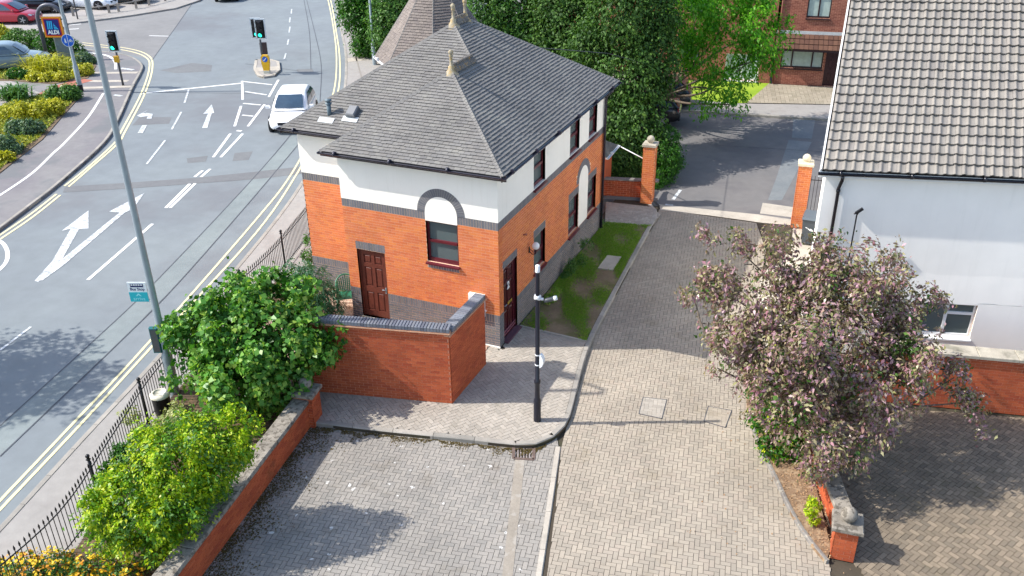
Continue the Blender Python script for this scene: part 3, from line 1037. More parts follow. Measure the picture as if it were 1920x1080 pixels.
wall_m = MB()
wall_slabs(Ff, rects_minus([(WX + 0.009, 0, -0.009, ZB + 0.2)], [DOOR_F, (WIN_F[0], WIN_F[1], WIN_F[2], 4.0)]), -0.27, -0.0045, wall_m)
wall_slabs(Fr, rects_minus([(0.26, 0, D, ZB + 0.2)], [DOOR_S, W1, W2, W3, PAN_S]), -0.27, -0.0045, wall_m)
wall_slabs(Fw, [(WL, 0, WX + 0.26, ZB + 0.2)], -0.27, -0.0045, wall_m)
wall_slabs(Fl, [(-D, 0, -S - 0.27, ZB + 0.2)], -0.27, -0.0045, wall_m)
wall_slabs(Fm, [(-S - 0.26, 0, -0.27, ZB + 0.2)], -0.27, -0.0045, wall_m)
wall_slabs(Fb, [(0.27, 0, -WL - 0.27, ZB + 0.2)], -0.27, -0.0045, wall_m)
wall_m.build('wall', MORTAR_O, house)
rend = MB()
wall_slabs(Ff, rects_minus([(WX, ZT, 0.004, ZE)], []), -0.26, 0.004, rend)
wall_slabs(Fr, rects_minus([(0.264, ZT, D, ZE)], [U1, U2, U3]), -0.26, 0.004, rend)
wall_slabs(Fw, [(WL, ZT, WX, ZE)], -0.26, 0.004, rend)
wall_slabs(Fl, [(-D, ZT, -S - 0.264, ZE)], -0.26, 0.004, rend)
wall_slabs(Fm, [(-S - 0.2, ZT, -0.264, ZE)], -0.26, 0.004, rend)
wall_slabs(Fb, [(0.264, ZT, -WL - 0.264, ZE)], -0.26, 0.004, rend)
rend.build('render_coat', RENDER, house)
back_m = MB()
back_m.box((WL + 0.27, S + 0.3, 0.05), (-0.3, D - 0.3, 4.7))
back_m.box((WX + 0.3, 0.3, 0.05), (-0.3, S + 0.3, 4.7))
back_m.build('interior', m_plain('dim_interior', lin((70, 74, 74)), 0.9), house)

# bricks
holes_f = [DOOR_F, (-4.22, 2.17, -3.31, 2.40), (WIN_F[0] - 0.005, 2.0, WIN_F[2] + 0.005, 5)]
items = frame_items(Ff, brick_courses(WX, 0, ZP, ZB, holes_f))
holes_r = [DOOR_S, (0.25, 2.18, 1.19, 2.40), W1, (2.35, 2.16, 3.25, 2.385), W2, W3, PAN_S, (5.16, 2.17, 6.08, 2.4), (6.94, 2.18, 7.82, 2.4)]
items += frame_items(Fr, brick_courses(0.0, D, ZP, ZB, holes_r, skip=lambda c: in_arch(c, AS, ASr[1]), ph=-0.1125))
items += frame_items(Fw, brick_courses(WL, WX, ZP, ZB))
items += frame_items(Fl, brick_courses(-D, -S, ZP, ZB))
lay(house, 'brick', 'brickwork', items, BRICK_O, nmax=300)
items = frame_items(Ff, brick_courses(WX, 0, 0.0, ZP - 0.225, [DOOR_F]))
items += frame_items(Fr, brick_courses(0.0, D, 0.0, ZP - 0.225, [DOOR_S], ph=-0.1125))
items += frame_items(Fw, brick_courses(WL, WX, 0.0, ZP - 0.225))
items += frame_items(Fl, brick_courses(-D, -S, 0.0, ZP - 0.225))
lay(house, 'plinth_brick', 'plinth_brickwork', items, BRICK_B, nmax=220)
mp = MB()
wall_slabs(Ff, rects_minus([(WX + 0.007, 0, -0.007, ZP)], [DOOR_F]), -0.1, -0.007, mp)
wall_slabs(Fr, rects_minus([(0.1, 0, D, ZP)], [DOOR_S]), -0.1, -0.007, mp)
wall_slabs(Fw, [(WL, 0, WX, ZP)], -0.1, -0.007, mp)
for fr_, a, b in ((Ff, WX + 0.006, -0.006), (Fr, 0.1, D), (Fw, WL, WX)):
    hs = [(WIN_F[0], ZB - .1, WIN_F[2], ZT + .1)] if fr_ is Ff else []
    wall_slabs(fr_, rects_minus([(a, ZB, b, ZT)], hs), -0.1, -0.006, mp)
mp.build('plinth_mortar', MORTAR_G, house)
sol = []
sol += frame_items(Ff, soldiers(WX, DOOR_F[0], ZP - 0.225, ZP) + soldiers(DOOR_F[2], 0, ZP - 0.225, ZP))
sol += frame_items(Fr, soldiers(0, DOOR_S[0], ZP - 0.225, ZP) + soldiers(DOOR_S[2], D, ZP - 0.225, ZP))
sol += frame_items(Fw, soldiers(WL, WX, ZP - 0.225, ZP))
sol += frame_items(Ff, soldiers(WX, WIN_F[0], ZB, ZT) + soldiers(WIN_F[2], 0, ZB, ZT))
sol += frame_items(Fr, soldiers(0, D, ZB, ZT))
sol += frame_items(Fw, soldiers(WL, WX, ZB, ZT))
sol += frame_items(Ff, soldiers(-4.22, -3.31, 2.17, 2.40) + soldiers(WIN_F[0], WIN_F[2], 2.0, 2.15))
sol += frame_items(Fr, soldiers(0.25, 1.19, 2.18, 2.40) + soldiers(2.35, 3.25, 2.16, 2.385) + soldiers(5.16, 6.08, 2.17, 2.4) + soldiers(6.94, 7.82, 2.18, 2.4))
for fr_, a, r, d1 in ((Ff, AF, AFr, 0.012), (Fr, AS, ASr, 0.006)):
    n = 28
    for k in range(n):
        t0, t1 = math.pi * (k + 0.06) / n, math.pi * (k + 0.94) / n
        poly = [(a[0] + rr * math.cos(tt), a[1] + rr * math.sin(tt)) for rr, tt in ((r[0], t0), (r[1], t0), (r[1], t1), (r[0], t1))]
        sol.append((fr_, poly, -0.02, d1))
# the arch of the front stands on the band; side arch legs run down to the window heads
lay(house, 'soldier_brick', 'soldier_course', sol, BRICK_B, nmax=300)

def half_disc(fr_, a, r, d, legs, name, mat, w=None):
    pts = [(a[0] + r * math.cos(t), a[1] + r * math.sin(t)) for t in np.linspace(0, math.pi, 25)]
    pts += [(a[0] - r, legs), (a[0] + r, legs)]
    mb = MB()
    Vv, Fs = piece_geo(pts, d - 0.1, d)
    mb.mesh([fr_.P(*p) for p in Vv], Fs)
    return mb.build(name, mat, house)

ring_m = MB()
for fr_, a, r, d in ((Ff, AF, AFr, 0.008), (Fr, AS, ASr, -0.004)):
    n = 40
    for k in range(n):
        t0, t1 = math.pi * k / n, math.pi * (k + 1) / n
        ring_m.quad([fr_.P(a[0] + rr * math.cos(tt), a[1] + rr * math.sin(tt), d) for rr, tt in ((r[0], t0), (r[1], t0), (r[1], t1), (r[0], t1))])
ring_m.build('arch_mortar', MORTAR_G, house)
half_disc(Ff, AF, AFr[0], 0.009, ZB - 0.02, 'tympanum', RENDER)
half_disc(Fr, AS, ASr[0], 0.010, 0.99, 'arch_panel', RENDER)
cement = MB()
cement.box((-0.55, -0.03, -0.03), (0.0, 0.0, 0.028))
cement.build('cement_fillet', RENDER, house)

def window(fr_, r, parent, mat_f, glass, rec=0.075, transom=0.5, fw=0.055, sill=True, sillmat=None, mull=None, curtain=None):
    u0, v0, u1, v1 = r
    w = MB()
    B = lambda a, b, c, d, d0, d1: w.mesh([fr_.P(*p) for p in piece_geo([(a, b), (c, b), (c, d), (a, d)], d0, d1)[0]], piece_geo([(a, b), (c, b), (c, d), (a, d)], d0, d1)[1])
    B(u0, v0, u0 + fw, v1, -rec - 0.06, -rec)
    B(u1 - fw, v0, u1, v1, -rec - 0.06, -rec)
    B(u0 + fw, v1 - fw, u1 - fw, v1, -rec - 0.06, -rec)
    B(u0 + fw, v0, u1 - fw, v0 + fw * 1.5, -rec - 0.06, -rec + 0.004)
    win = w.build('window', mat_f, parent)
    if transom:
        w = MB()
        zt = v0 + (v1 - v0) * transom
        B(u0 + fw, zt - 0.035, u1 - fw, zt + 0.035, -rec - 0.06, -rec + 0.025)
        w.build('transom', mat_f, win)
    if mull:
        for mu in (mull if isinstance(mull, (list, tuple)) else [mull]):
            w = MB()
            um = u0 + (u1 - u0) * mu
            B(um - 0.035, v0 + fw, um + 0.035, v1 - fw, -rec - 0.06, -rec + 0.006)
            w.build('mullion', mat_f, win)
    zs = [v0 + fw, v0 + (v1 - v0) * transom, v1 - fw] if transom else [v0 + fw, v1 - fw]
    for a, b in zip(zs, zs[1:]):
        w = MB()
        w.quad([fr_.P(u0 + fw, a, -rec - 0.035), fr_.P(u1 - fw, a, -rec - 0.035), fr_.P(u1 - fw, b, -rec - 0.035), fr_.P(u0 + fw, b, -rec - 0.035)])
        w.build('pane', glass, win)
    if curtain:
        w = MB()
        n = 14
        for i in range(n):
            a0, a1 = u0 + fw + (u1 - u0 - 2 * fw) * i / n, u0 + fw + (u1 - u0 - 2 * fw) * (i + 1) / n
            w.quad([fr_.P(a0, v0, -rec - 0.1 - 0.02 * (i % 2)), fr_.P(a1, v0, -rec - 0.1 - 0.02 * ((i + 1) % 2)), fr_.P(a1, v1, -rec - 0.1 - 0.02 * ((i + 1) % 2)), fr_.P(a0, v1, -rec - 0.1 - 0.02 * (i % 2))])
        w.build('curtain', curtain, win)
    if sill:
        w = MB()
        V_ = [fr_.P(u0 - 0.03, v0, -rec), fr_.P(u1 + 0.03, v0, -rec), fr_.P(u1 + 0.03, v0 - 0.035, 0.075), fr_.P(u0 - 0.03, v0 - 0.035, 0.075),
              fr_.P(u0 - 0.03, v0 - 0.06, -rec), fr_.P(u1 + 0.03, v0 - 0.06, -rec), fr_.P(u1 + 0.03, v0 - 0.075, 0.075), fr_.P(u0 - 0.03, v0 - 0.075, 0.075)]
        w.mesh(V_, [(3, 2, 1, 0), (4, 5, 6, 7), (3, 7, 6, 2), (0, 4, 7, 3), (2, 6, 5, 1)])
        w.build('sill', sillmat or mat_f, win)
    # reveals
    w = MB()
    for (a, b), (c, d) in (((u0, v0), (u0, v1)), ((u0, v1), (u1, v1)), ((u1, v1), (u1, v0))):
        w.quad([fr_.P(a, b, 0), fr_.P(c, d, 0), fr_.P(c, d, -rec - 0.06), fr_.P(a, b, -rec - 0.06)])
    w.build('reveal', mat_f if v0 < 3 and False else MORTAR_O if v0 < 3.4 else RENDER, win)
    return win

def m_glass(name):
    t = NT(name)
    g = t.bsdf(lin((112, 126, 126)), 0.06, spec=0.6)
    tr = t.n('ShaderNodeBsdfTransparent')
    tr.inputs[0].default_value = (*lin((196, 208, 206)), 1)
    mx = t.n('ShaderNodeMixShader')
    lw = t.n('ShaderNodeLayerWeight')
    lw.inputs[0].default_value = 0.55
    f = t.math('ADD', t.math('MULTIPLY', lw.outputs['Fresnel'], 0.4), 0.58)
    t.l(f, mx.inputs[0])
    t.l(tr.outputs[0], mx.inputs[1])
    t.l(g, mx.inputs[2])
    return t.done(mx.outputs[0])
GLASS = m_glass('window_glass')
window(Ff, (WIN_F[0], 2.20, WIN_F[2], ZB - 0.02), house, MAROON, GLASS)
for w_, cu in ((W1, None), (W2, None), (W3, None), (U1, None), (U2, None), (U3, None)):
    window(Fr, w_, house, MAROON, GLASS)

def panel_door(fr_, r, parent, mat, rec=0.07, sidelight=False):
    u0, v0, u1, v1 = r
    def bx(a, b, c, d, d0, d1, name, par, m_):
        Vv, Fs = piece_geo([(a, b), (c, b), (c, d), (a, d)], d0, d1)
        return MB().mesh([fr_.P(*p) for p in Vv], Fs).build(name, m_, par)
    door = bx(u0 + 0.05, v0 + 0.02, u1 - 0.05, v1 - 0.05, -rec - 0.05, -rec - 0.022, 'door', parent, mat)
    W_, H_ = u1 - u0 - 0.1, v1 - v0 - 0.07
    x0, z0 = u0 + 0.05, v0 + 0.02
    # stiles and rails stand proud of the panels
    m3 = MB()
    st = 0.105
    def add(a, b, c, d):
        Vv, Fs = piece_geo([(a, b), (c, b), (c, d), (a, d)], -rec - 0.03, -rec)
        m3.mesh([fr_.P(*p) for p in Vv], Fs)
    add(x0, z0, x0 + st, z0 + H_)
    add(x0 + W_ - st, z0, x0 + W_, z0 + H_)
    zr = [0, 0.18, 0.38 * H_, 0.38 * H_ + 0.17, 0.76 * H_, 0.76 * H_ + 0.11, H_ - 0.11, H_]
    for a, b in ((0, 1), (2, 3), (4, 5), (6, 7)):
        add(x0 + st, z0 + zr[a], x0 + W_ - st, z0 + zr[b])
    for a, b in ((1, 2), (3, 4), (5, 6)):
        add(x0 + W_ / 2 - 0.05, z0 + zr[a], x0 + W_ / 2 + 0.05, z0 + zr[b])
    m3.build('door_frame', mat, door)
    for a, b in ((1, 2), (3, 4), (5, 6)):
        for s_ in (0, 1):
            pa = x0 + st if s_ == 0 else x0 + W_ / 2 + 0.05
            pb = x0 + W_ / 2 - 0.05 if s_ == 0 else x0 + W_ - st
            Vv, Fs = piece_geo([(pa + 0.035, z0 + zr[a] + 0.035), (pb - 0.035, z0 + zr[a] + 0.035), (pb - 0.035, z0 + zr[b] - 0.035), (pa + 0.035, z0 + zr[b] - 0.035)], -rec - 0.03, -rec - 0.008, bev=0.012)
            MB().mesh([fr_.P(*p) for p in Vv], Fs).build('panel', mat, door)
    m3 = MB()
    for a, b, c, d in ((u0, v0, u0 + 0.05, v1), (u1 - 0.05, v0, u1, v1), (u0 + 0.05, v1 - 0.05, u1 - 0.05, v1)):
        Vv, Fs = piece_geo([(a, b), (c, b), (c, d), (a, d)], -rec - 0.05, -rec + 0.02)
        m3.mesh([fr_.P(*p) for p in Vv], Fs)
    m3.build('jamb', mat, door)
    w = MB()
    for (a, b), (c, d) in (((u0, v0), (u0, v1)), ((u0, v1), (u1, v1)), ((u1, v1), (u1, v0))):
        w.quad([fr_.P(a, b, 0), fr_.P(c, d, 0), fr_.P(c, d, -rec - 0.06), fr_.P(a, b, -rec - 0.06)])
    w.build('reveal', MORTAR_O, door)
    return door

d1 = panel_door(Ff, DOOR_F, house, WOOD_D)
mh = MB()
mh.tube([Ff.P(-3.42, 1.02, -0.03), Ff.P(-3.52, 1.02, -0.03)], 0.012)
mh.obox(Ff.P(-3.42, 1.0, -0.06), Ff.U, Ff.V, Ff.N, 0.02, 0.09, 0.008)
mh.build('handle', STEEL, d1)
step = MB()
step.box((-4.22, -0.06, 0.03), (-3.31, 0.0, 0.1))
step.build('door_step', STONE_L, house)
d2 = panel_door(Fr, DOOR_S, house, MAROON_D)
BRASS = m_plain('brass', lin((196, 166, 70)), 0.3, 0.1, 8, metal=0.6)
MB().obox(Fr.P(0.80, 0.98, -0.06), Fr.U, Fr.V, Fr.N, 0.13, 0.035, 0.01, 0.004).build('letter_plate', BRASS, d2)
mh = MB()
mh.tube([Fr.P(0.40, 1.04, -0.06), Fr.P(0.40, 1.04, -0.02), Fr.P(0.52, 1.04, -0.02)], 0.012)
mh.build('handle', STEEL, d2)
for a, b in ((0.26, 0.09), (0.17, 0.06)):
    MB().obox(Fr.P(0.72, a, -0.045), Fr.U, Fr.V, Fr.N, 0.4, 0.012, 0.012).build('weatherboard', m_plain('pink_trim', lin((150, 96, 104)), 0.4) if a > .2 else bpy.data.materials['pink_trim'], d2)  # pink trim, paler than the maroon door
MB().obox(Fr.P(0.72, 0.03, 0.03), Fr.U, Fr.V, Fr.N, 0.46, 0.03, 0.09).build('door_step', m_plain('maroon_step', lin((92, 62, 74)), 0.7), house)

def text_mesh(txt, fr_, u, v, d, size, mat, parent, name='lettering', th=0.004, align='CENTER', bold=0.0):
    cu = bpy.data.curves.new('txt', 'FONT')
    cu.body = txt
    cu.size = size
    cu.align_x = align
    cu.extrude = th
    cu.offset = bold
    cu.resolution_u = 2
    ob = bpy.data.objects.new('txt', cu)
    COL.objects.link(ob)
    dg = bpy.context.evaluated_depsgraph_get()
    me = bpy.data.meshes.new_from_object(ob.evaluated_get(dg))
    V = np.array([v_.co[:] for v_ in me.vertices])
    Fs = [tuple(p.vertices) for p in me.polygons]
    bpy.data.objects.remove(ob, do_unlink=True)
    mb = MB()
    mb.mesh([fr_.P(u + a[0], v + a[1], d + a[2]) for a in V], Fs)
    return mb.build(name, mat, parent)

text_mesh('2', Fr, 0.72, 1.42, -0.062, 0.30, WHITE_P, d2, 'door_number', 0.006, bold=0.008)

# ---- roof
K = 0.66
EO = 0.30
ZR = 4.93
xe, xl = EO, WL - EO
ye, yw, yb = -EO, S - EO, 8.95
hf = (xe - (WX - EO)) / 2
hm = (xe - xl) / 2
cosk = 1 / math.sqrt(1 + K * K)
A1 = V3((xe + WX - EO) / 2, ye + hf, ZR + K * hf)      # front apex
A2 = V3((xe + xl) / 2, yw + hm, ZR + K * hm)            # main apex
A3 = V3((xe + xl) / 2, max(yb - hm, yw + hm + 0.6), ZR + K * hm)
M1 = V3(A1[0], yw + hf, A1[2])                          # front ridge dies into the main front slope
VL = V3(WX - EO, yw, ZR)
c_fr, c_fl = V3(xe, ye, ZR), V3(WX - EO, ye, ZR)
c_br, c_bl, c_wl = V3(xe, yb, ZR), V3(xl, yb, ZR), V3(xl, yw, ZR)
slopes = {
    'front': [c_fl, c_fr, A1],
    'side': [c_fr, c_br, A3, A2, M1, A1],
    'wing': [c_wl, VL, M1, A2],
    'return': [VL, c_fl, A1, M1],
    'road': [c_bl, c_wl, A2, A3],
    'back': [c_br, c_bl, A3],
}

def tri_ok(poly):
    return poly

def roof_tiles(poly3, gauge=0.1, width=0.166, th=0.026, convex=True):
    """plain tiles laid over a planar roof polygon whose first edge is the eave"""
    P = [np.asarray(p) for p in poly3]
    U = (P[1] - P[0]) / np.linalg.norm(P[1] - P[0])
    n = np.cross(P[1] - P[0], P[2] - P[0])
    n /= np.linalg.norm(n)
    if n[2] < 0:
        n = -n
    Vv = np.cross(n, U)
    fr_ = Frame(P[0], U, Vv)
    q = [((p - P[0]) @ U, (p - P[0]) @ Vv) for p in P]
    vmax = max(a[1] for a in q)
    umin, umax = min(a[0] for a in q), max(a[0] for a in q)
    its = []
    k = 0
    v = 0.0
    while v < vmax:
        u = umin - (width / 2 if k % 2 else 0) - width
        while u < umax:
            j = random.uniform(-0.003, 0.003)
            jv = random.choice((0, 0, 0, 0, 0, -0.006, -0.014)) if k > 0 else 0
            r = [(u + 0.003, v + jv), (u + width - 0.003, v + jv + j), (u + width - 0.003, min(v + gauge + 0.012, vmax)), (u + 0.003, min(v + gauge + 0.012, vmax))]
            if len(q) <= 4:
                c = clip_convex(r, q)
            else:
                c = clip_nonconv(r, q)
            if len(c) >= 3 and area2(c) > 0.0012:
                its.append((fr_, c, 0.013, th + random.uniform(-0.002, 0.003)))
            u += width
        v += gauge
        k += 1
    return its

deck = MB()
for k, pl in slopes.items():
    deck.quad([p - V3(0, 0, 0.02) for p in pl])
roof = deck.build('roof', UNDER, house)
its = []
for k in ('front', 'side', 'wing', 'road', 'back'):
    its += roof_tiles(slopes[k])
lay(roof, 'roof_tile', 'roof_tiling', its, TILE_G, nmax=300, tilt=0.23)
# hip and ridge tiles
def hip_run(a, b, mat, par, L=0.1, w=0.07, bump=0.018):
    a, b = np.asarray(a), np.asarray(b)
    n = int(np.linalg.norm(b - a) / L)
    t = (b - a) / np.linalg.norm(b - a)
    s_ = np.cross(t, (0, 0, 1))
    s_ /= np.linalg.norm(s_)
    up = np.cross(s_, t)
    mb = MB()
    for k in range(n):
        p0, p1 = a + t * L * k, a + t * (L * (k + 1) + 0.012)
        h0, h1 = bump + 0.012, bump
        Vv = [p0 - s_ * w - up * 0.04 + up * h0 * .6, p0 + up * h0, p0 + s_ * w - up * 0.04 + up * h0 * .6, p1 - s_ * w - up * 0.04 + up * h1 * .5, p1 + up * h1, p1 + s_ * w - up * 0.04 + up * h1 * .5]
        mb.mesh(Vv, [(0, 1, 4, 3), (1, 2, 5, 4), (0, 2, 1)])
    return mb

for nm, a, b in (('hip', c_fr, A1), ('hip', c_fl, A1), ('hip', M1, A2), ('hip', c_wl, A2), ('hip', c_br, A3), ('hip', c_bl, A3)):
    hip_run(a + V3(0, 0, 0.012), b + V3(0, 0, 0.012), TILE_G, roof).build('hip_tiles', TILE_G, roof, kind='stuff')
for a, b in ((A1, M1), (A2, A3)):
    rg = MB()
    n = max(int(np.linalg.norm(b - a) / 0.3), 2)
    for k in range(n):
        p0, p1 = a + (b - a) * k / n, a + (b - a) * (k + 0.96) / n
        rg = MB()
        prof = [(-0.15, -0.06), (-0.10, 0.03), (-0.035, 0.075), (0.0, 0.085), (0.035, 0.075), (0.10, 0.03), (0.15, -0.06)]
        V_ = [(p[0] + q[0], p[1], p[2] + q[1] + 0.02) for p in (p0, p1) for q in prof]
        m_ = len(prof)
        rg.mesh(V_, [(i, i + 1, m_ + i + 1, m_ + i) for i in range(m_ - 1)] + [tuple(range(m_))[::-1], tuple(range(m_, 2 * m_))])
        # crested top
        for j in range(3):
            c = p0 + (p1 - p0) * (j + 0.5) / 3
            rg.tube([(c[0], c[1] - 0.045, c[2] + 0.12), (c[0], c[1] + 0.045, c[2] + 0.12)], 0.04, 8)
        rg.build('ridge_tile', RIDGE, roof)
for p in (A1, A2, A3):
    f = MB()
    f.lathe((p[0], p[1], p[2] - 0.06), [(0.24, -0.10), (0.13, 0.04), (0.085, 0.10), (0.08, 0.17), (0.045, 0.20), (0.036, 0.40), (0.058, 0.43), (0.042, 0.46), (0.062, 0.50), (0.068, 0.54), (0.045, 0.58), (0.005, 0.60)], 14)
    f.build('finial', FINIAL, roof)

# gutters, fascias, soffits
def gutter(a, b, out, par, mat=GUTTER, r=0.06, fascia=FASCIA, fh=0.15, fo=0.07, name='gutter'):
    a, b, out = np.asarray(a), np.asarray(b), np.asarray(out, float)
    t = (b - a) / np.linalg.norm(b - a)
    mb = MB()
    n = 8
    V_, Fs = [], []
    for p in (a, b):
        for rr in (r, r - 0.008):
            for k in range(n + 1):
                an = math.pi * k / n
                V_.append(p + out * (rr * -math.cos(an)) + V3(0, 0, -rr * math.sin(an)))
    m_ = n + 1
    for s0 in (0, m_):
        for k in range(n):
            Fs.append((s0 + k, s0 + k + 1, 2 * m_ + s0 + k + 1, 2 * m_ + s0 + k))
    Fs += [(0, m_, 3 * m_, 2 * m_), (n, m_ + n, 3 * m_ + n, 2 * m_ + n), tuple(range(0, m_)), tuple(range(2 * m_, 3 * m_))]
    mb.mesh(V_, Fs)
    L = np.linalg.norm(b - a)
    for k in range(int(L / 1.6) + 1):
        c = a + t * (0.5 + 1.6 * k)
        if 0.5 + 1.6 * k < L:
            mb.tube([c - t * 0.03, c + t * 0.03], 0.067, 10)
    g_ = mb.build(name, mat, par)
    if fascia is not None:
        fb = MB()
        q = -out * fo
        fb.obox((a + b) / 2 + q - V3(0, 0, fh / 2 - 0.03), t, (0, 0, 1), out, L / 2 - 0.02, fh / 2, 0.011)
        fb.build('fascia', fascia, par)
    return g_

gz = ZR - 0.005
gutter(V3(WX - EO - 0.03, ye - 0.04, gz), V3(xe + 0.08, ye - 0.04, gz), (0, -1, 0), house)
gutter(V3(xe + 0.04, ye - 0.06, gz - 0.001), V3(xe + 0.04, yb, gz - 0.001), (1, 0, 0), house)
gutter(V3(xl - 0.03, yw - 0.04, gz), V3(WX - EO + 0.3, yw - 0.04, gz), (0, -1, 0), house)
gutter(V3(xl - 0.04, yb, gz), V3(xl - 0.04, yw - 0.06, gz), (-1, 0, 0), house)
sf = MB()
sf.box((WX - 0.28, ye + 0.03, ZE - 0.02), (xe - 0.05, 0.3, ZE - 0.001))
sf.box((0.0, 0.3, ZE - 0.02), (xe - 0.05, yb - 0.1, ZE - 0.001))
sf.box((xl + 0.03, yw + 0.03, ZE - 0.02), (WX - 0.28, S + 0.3, ZE - 0.001))
sf.build('soffit', FASCIA, house)
# downpipe at the far corner
dp = MB()
dp.tube([(xe - 0.02, D - 0.1, 4.86), (xe - 0.05, D - 0.1, 4.76), (0.07, D - 0.12, 4.55), (0.06, D - 0.12, 0.05)], 0.045, 10)
dp.build('downpipe', GUTTER, house)
# vents on the wing slope
def on_slope(px, base=None):
    d = FWD + RGT * (px[0] - 960) / F - UPV * (px[1] - 540) / F
    # plane: z = ZR + K (y - yw)
    t = (ZR + K * (CAM[1] - yw) - CAM[2]) / (d[2] - K * d[1])
    return CAM + t * d
v1 = on_slope((618, 215))
vm = MB()
vm.tube([v1 - V3(0, 0, 0.1), v1 + V3(0, 0, 0.33)], 0.06, 12)
vm.lathe(v1 + V3(0, 0, 0.30), [(0.09, 0), (0.09, 0.03), (0.05, 0.04), (0.05, 0.07), (0.095, 0.08), (0.095, 0.12), (0.01, 0.14)], 12)
vp = vm.build('vent_pipe', m_plain('lead_grey_pipe', lin((96, 112, 120)), 0.5), roof)
v2 = on_slope((663, 213))
nrm = V3(0, -K, 1) * cosk
vm = MB()
vm.obox(v2 + nrm * 0.08, (1, 0, 0), V3(0, 1, K) * cosk, nrm, 0.14, 0.17, 0.08, 0.03)
vm.build('roof_vent', m_plain('grey_vent_plastic', lin((120, 122, 124)), 0.5), roof)
for v in (v1, v2):
    MB().obox(v - V3(0, 0.18, 0.18 * K) + nrm * 0.025, (1, 0, 0), V3(0, 1, K) * cosk, nrm, 0.24, 0.09, 0.006).build('flashing', m_plain('lead_flashing', lin((186, 190, 190)), 0.5) if v is v1 else bpy.data.materials['lead_flashing'], roof)

# side wall fittings
gl = thing('globe_lamp', (0, 2.06, 2.08), 'white globe wall lamp on a curled bracket above the side door', 'wall lamp')
MB().ball((0.20, 2.02, 2.13), 0.105, 20).build('globe', m_plain('opal_glass', lin((240, 240, 238)), 0.25, 0.01, 3), gl)
mb = MB()
mb.tube([(0.0, 2.02, 1.95), (0.1, 2.02, 1.86), (0.2, 2.02, 1.90), (0.2, 2.02, 2.03)], 0.012, 6)
mb.tube([(0.0, 2.02, 2.05), (0.05, 2.02, 1.98), (0.11, 2.02, 1.97), (0.12, 2.02, 1.92)], 0.009, 6)
mb.obox((0.008, 2.02, 1.98), (0, 1, 0), (0, 0, 1), (1, 0, 0), 0.03, 0.09, 0.008)
mb.lathe((0.20, 2.02, 2.01), [(0.02, 0), (0.05, 0.02), (0.05, 0.035)], 10)
mb.build('bracket', IRON, gl)
mb = MB()
mb.tube([(0.0, 1.60, 2.60), (0.05, 1.63, 2.61), (0.06, 1.70, 2.60)], 0.02, 6)
mb.tube([(0.0, 1.69, 2.58), (0.07, 1.72, 2.55)], 0.015, 6)
solo('wall_hook', mb, m_plain('faded_red_metal', lin((150, 84, 72)), 0.6), 'small faded hook fixed high on the orange side wall', 'hook')
mt = thing('meter_box', (-0.62, -0.1, 0.88), 'white meter box on the orange front wall behind the yard wall', 'meter box')
MB().obox((-0.62, -0.06, 1.2), Ff.U, Ff.V, Ff.N, 0.22, 0.32, 0.058, 0.02).build('case', WHITE_P, mt)
MB().obox((-0.62, -0.122, 1.2), Ff.U, Ff.V, Ff.N, 0.18, 0.27, 0.006, 0.003).build('door', WHITE_P, mt)
wp_ = MB()
wp_.tube([(-4.58, S - 0.06, 0.0), (-4.58, S - 0.06, 0.62)], 0.035, 10)
wp_.lathe((-4.58, S - 0.06, 0.62), [(0.035, 0), (0.05, 0.01), (0.05, 0.08), (0.01, 0.09)], 10)
solo('waste_pipe', wp_, WHITE_P, 'short white waste pipe in the corner of the brick yard', 'pipe')

# ---- turret roof behind the house
tc = V3(-6.8, 10.12, 0)
tur = thing('roof_turret', (tc[0], tc[1], 0), 'steep faceted grey tiled turret roof rising behind the hipped roof', 'turret')
n8 = 8
ro = 2.25
zt0, zt1 = 4.9, 8.1
oct_ = [V3(tc[0] + ro * math.cos(math.pi / 8 + i * math.pi / 4), tc[1] + ro * math.sin(math.pi / 8 + i * math.pi / 4), zt0) for i in range(n8)]
ap = V3(tc[0], tc[1], zt1)
body = MB()
body.prism([(tc[0] + (p[0] - tc[0]) * 0.9, tc[1] + (p[1] - tc[1]) * 0.9) for p in oct_], -0.1, zt0 - 0.02)
body.build('wall', RENDER, tur)
dk = MB()
for i in range(n8):
    dk.quad([oct_[i] - V3(0, 0, 0.02), oct_[(i + 1) % n8] - V3(0, 0, 0.02), ap - V3(0, 0, 0.02)])
tdk = dk.build('roof', UNDER, tur)
its = []
for i in range(n8):
    its += roof_tiles([oct_[i], oct_[(i + 1) % n8], ap])
TILE_T = m_piece('brown_grey_plain_tile', [lin((122, 114, 108)), lin((114, 106, 101)), lin((128, 119, 112)), lin((108, 100, 97))], 0.9, 0.9, 0.14, 0.4)
lay(tdk, 'roof_tile', 'roof_tiling', its, TILE_T, nmax=200, tilt=0.23)
for i in range(n8):
    hip_run(oct_[i] + V3(0, 0, 0.01), ap, TILE_G, tdk, w=0.05, bump=0.02).build('hip_tiles', TILE_G, tdk, kind='stuff')
    a, b = oct_[i], oct_[(i + 1) % n8]
    m_ = (a + b) / 2 - V3(tc[0], tc[1], zt0)
    o_ = m_ / np.linalg.norm(m_)
    gutter(a + o_ * 0.04, b + o_ * 0.04, o_, tur, mat=WHITE_P, fascia=None)
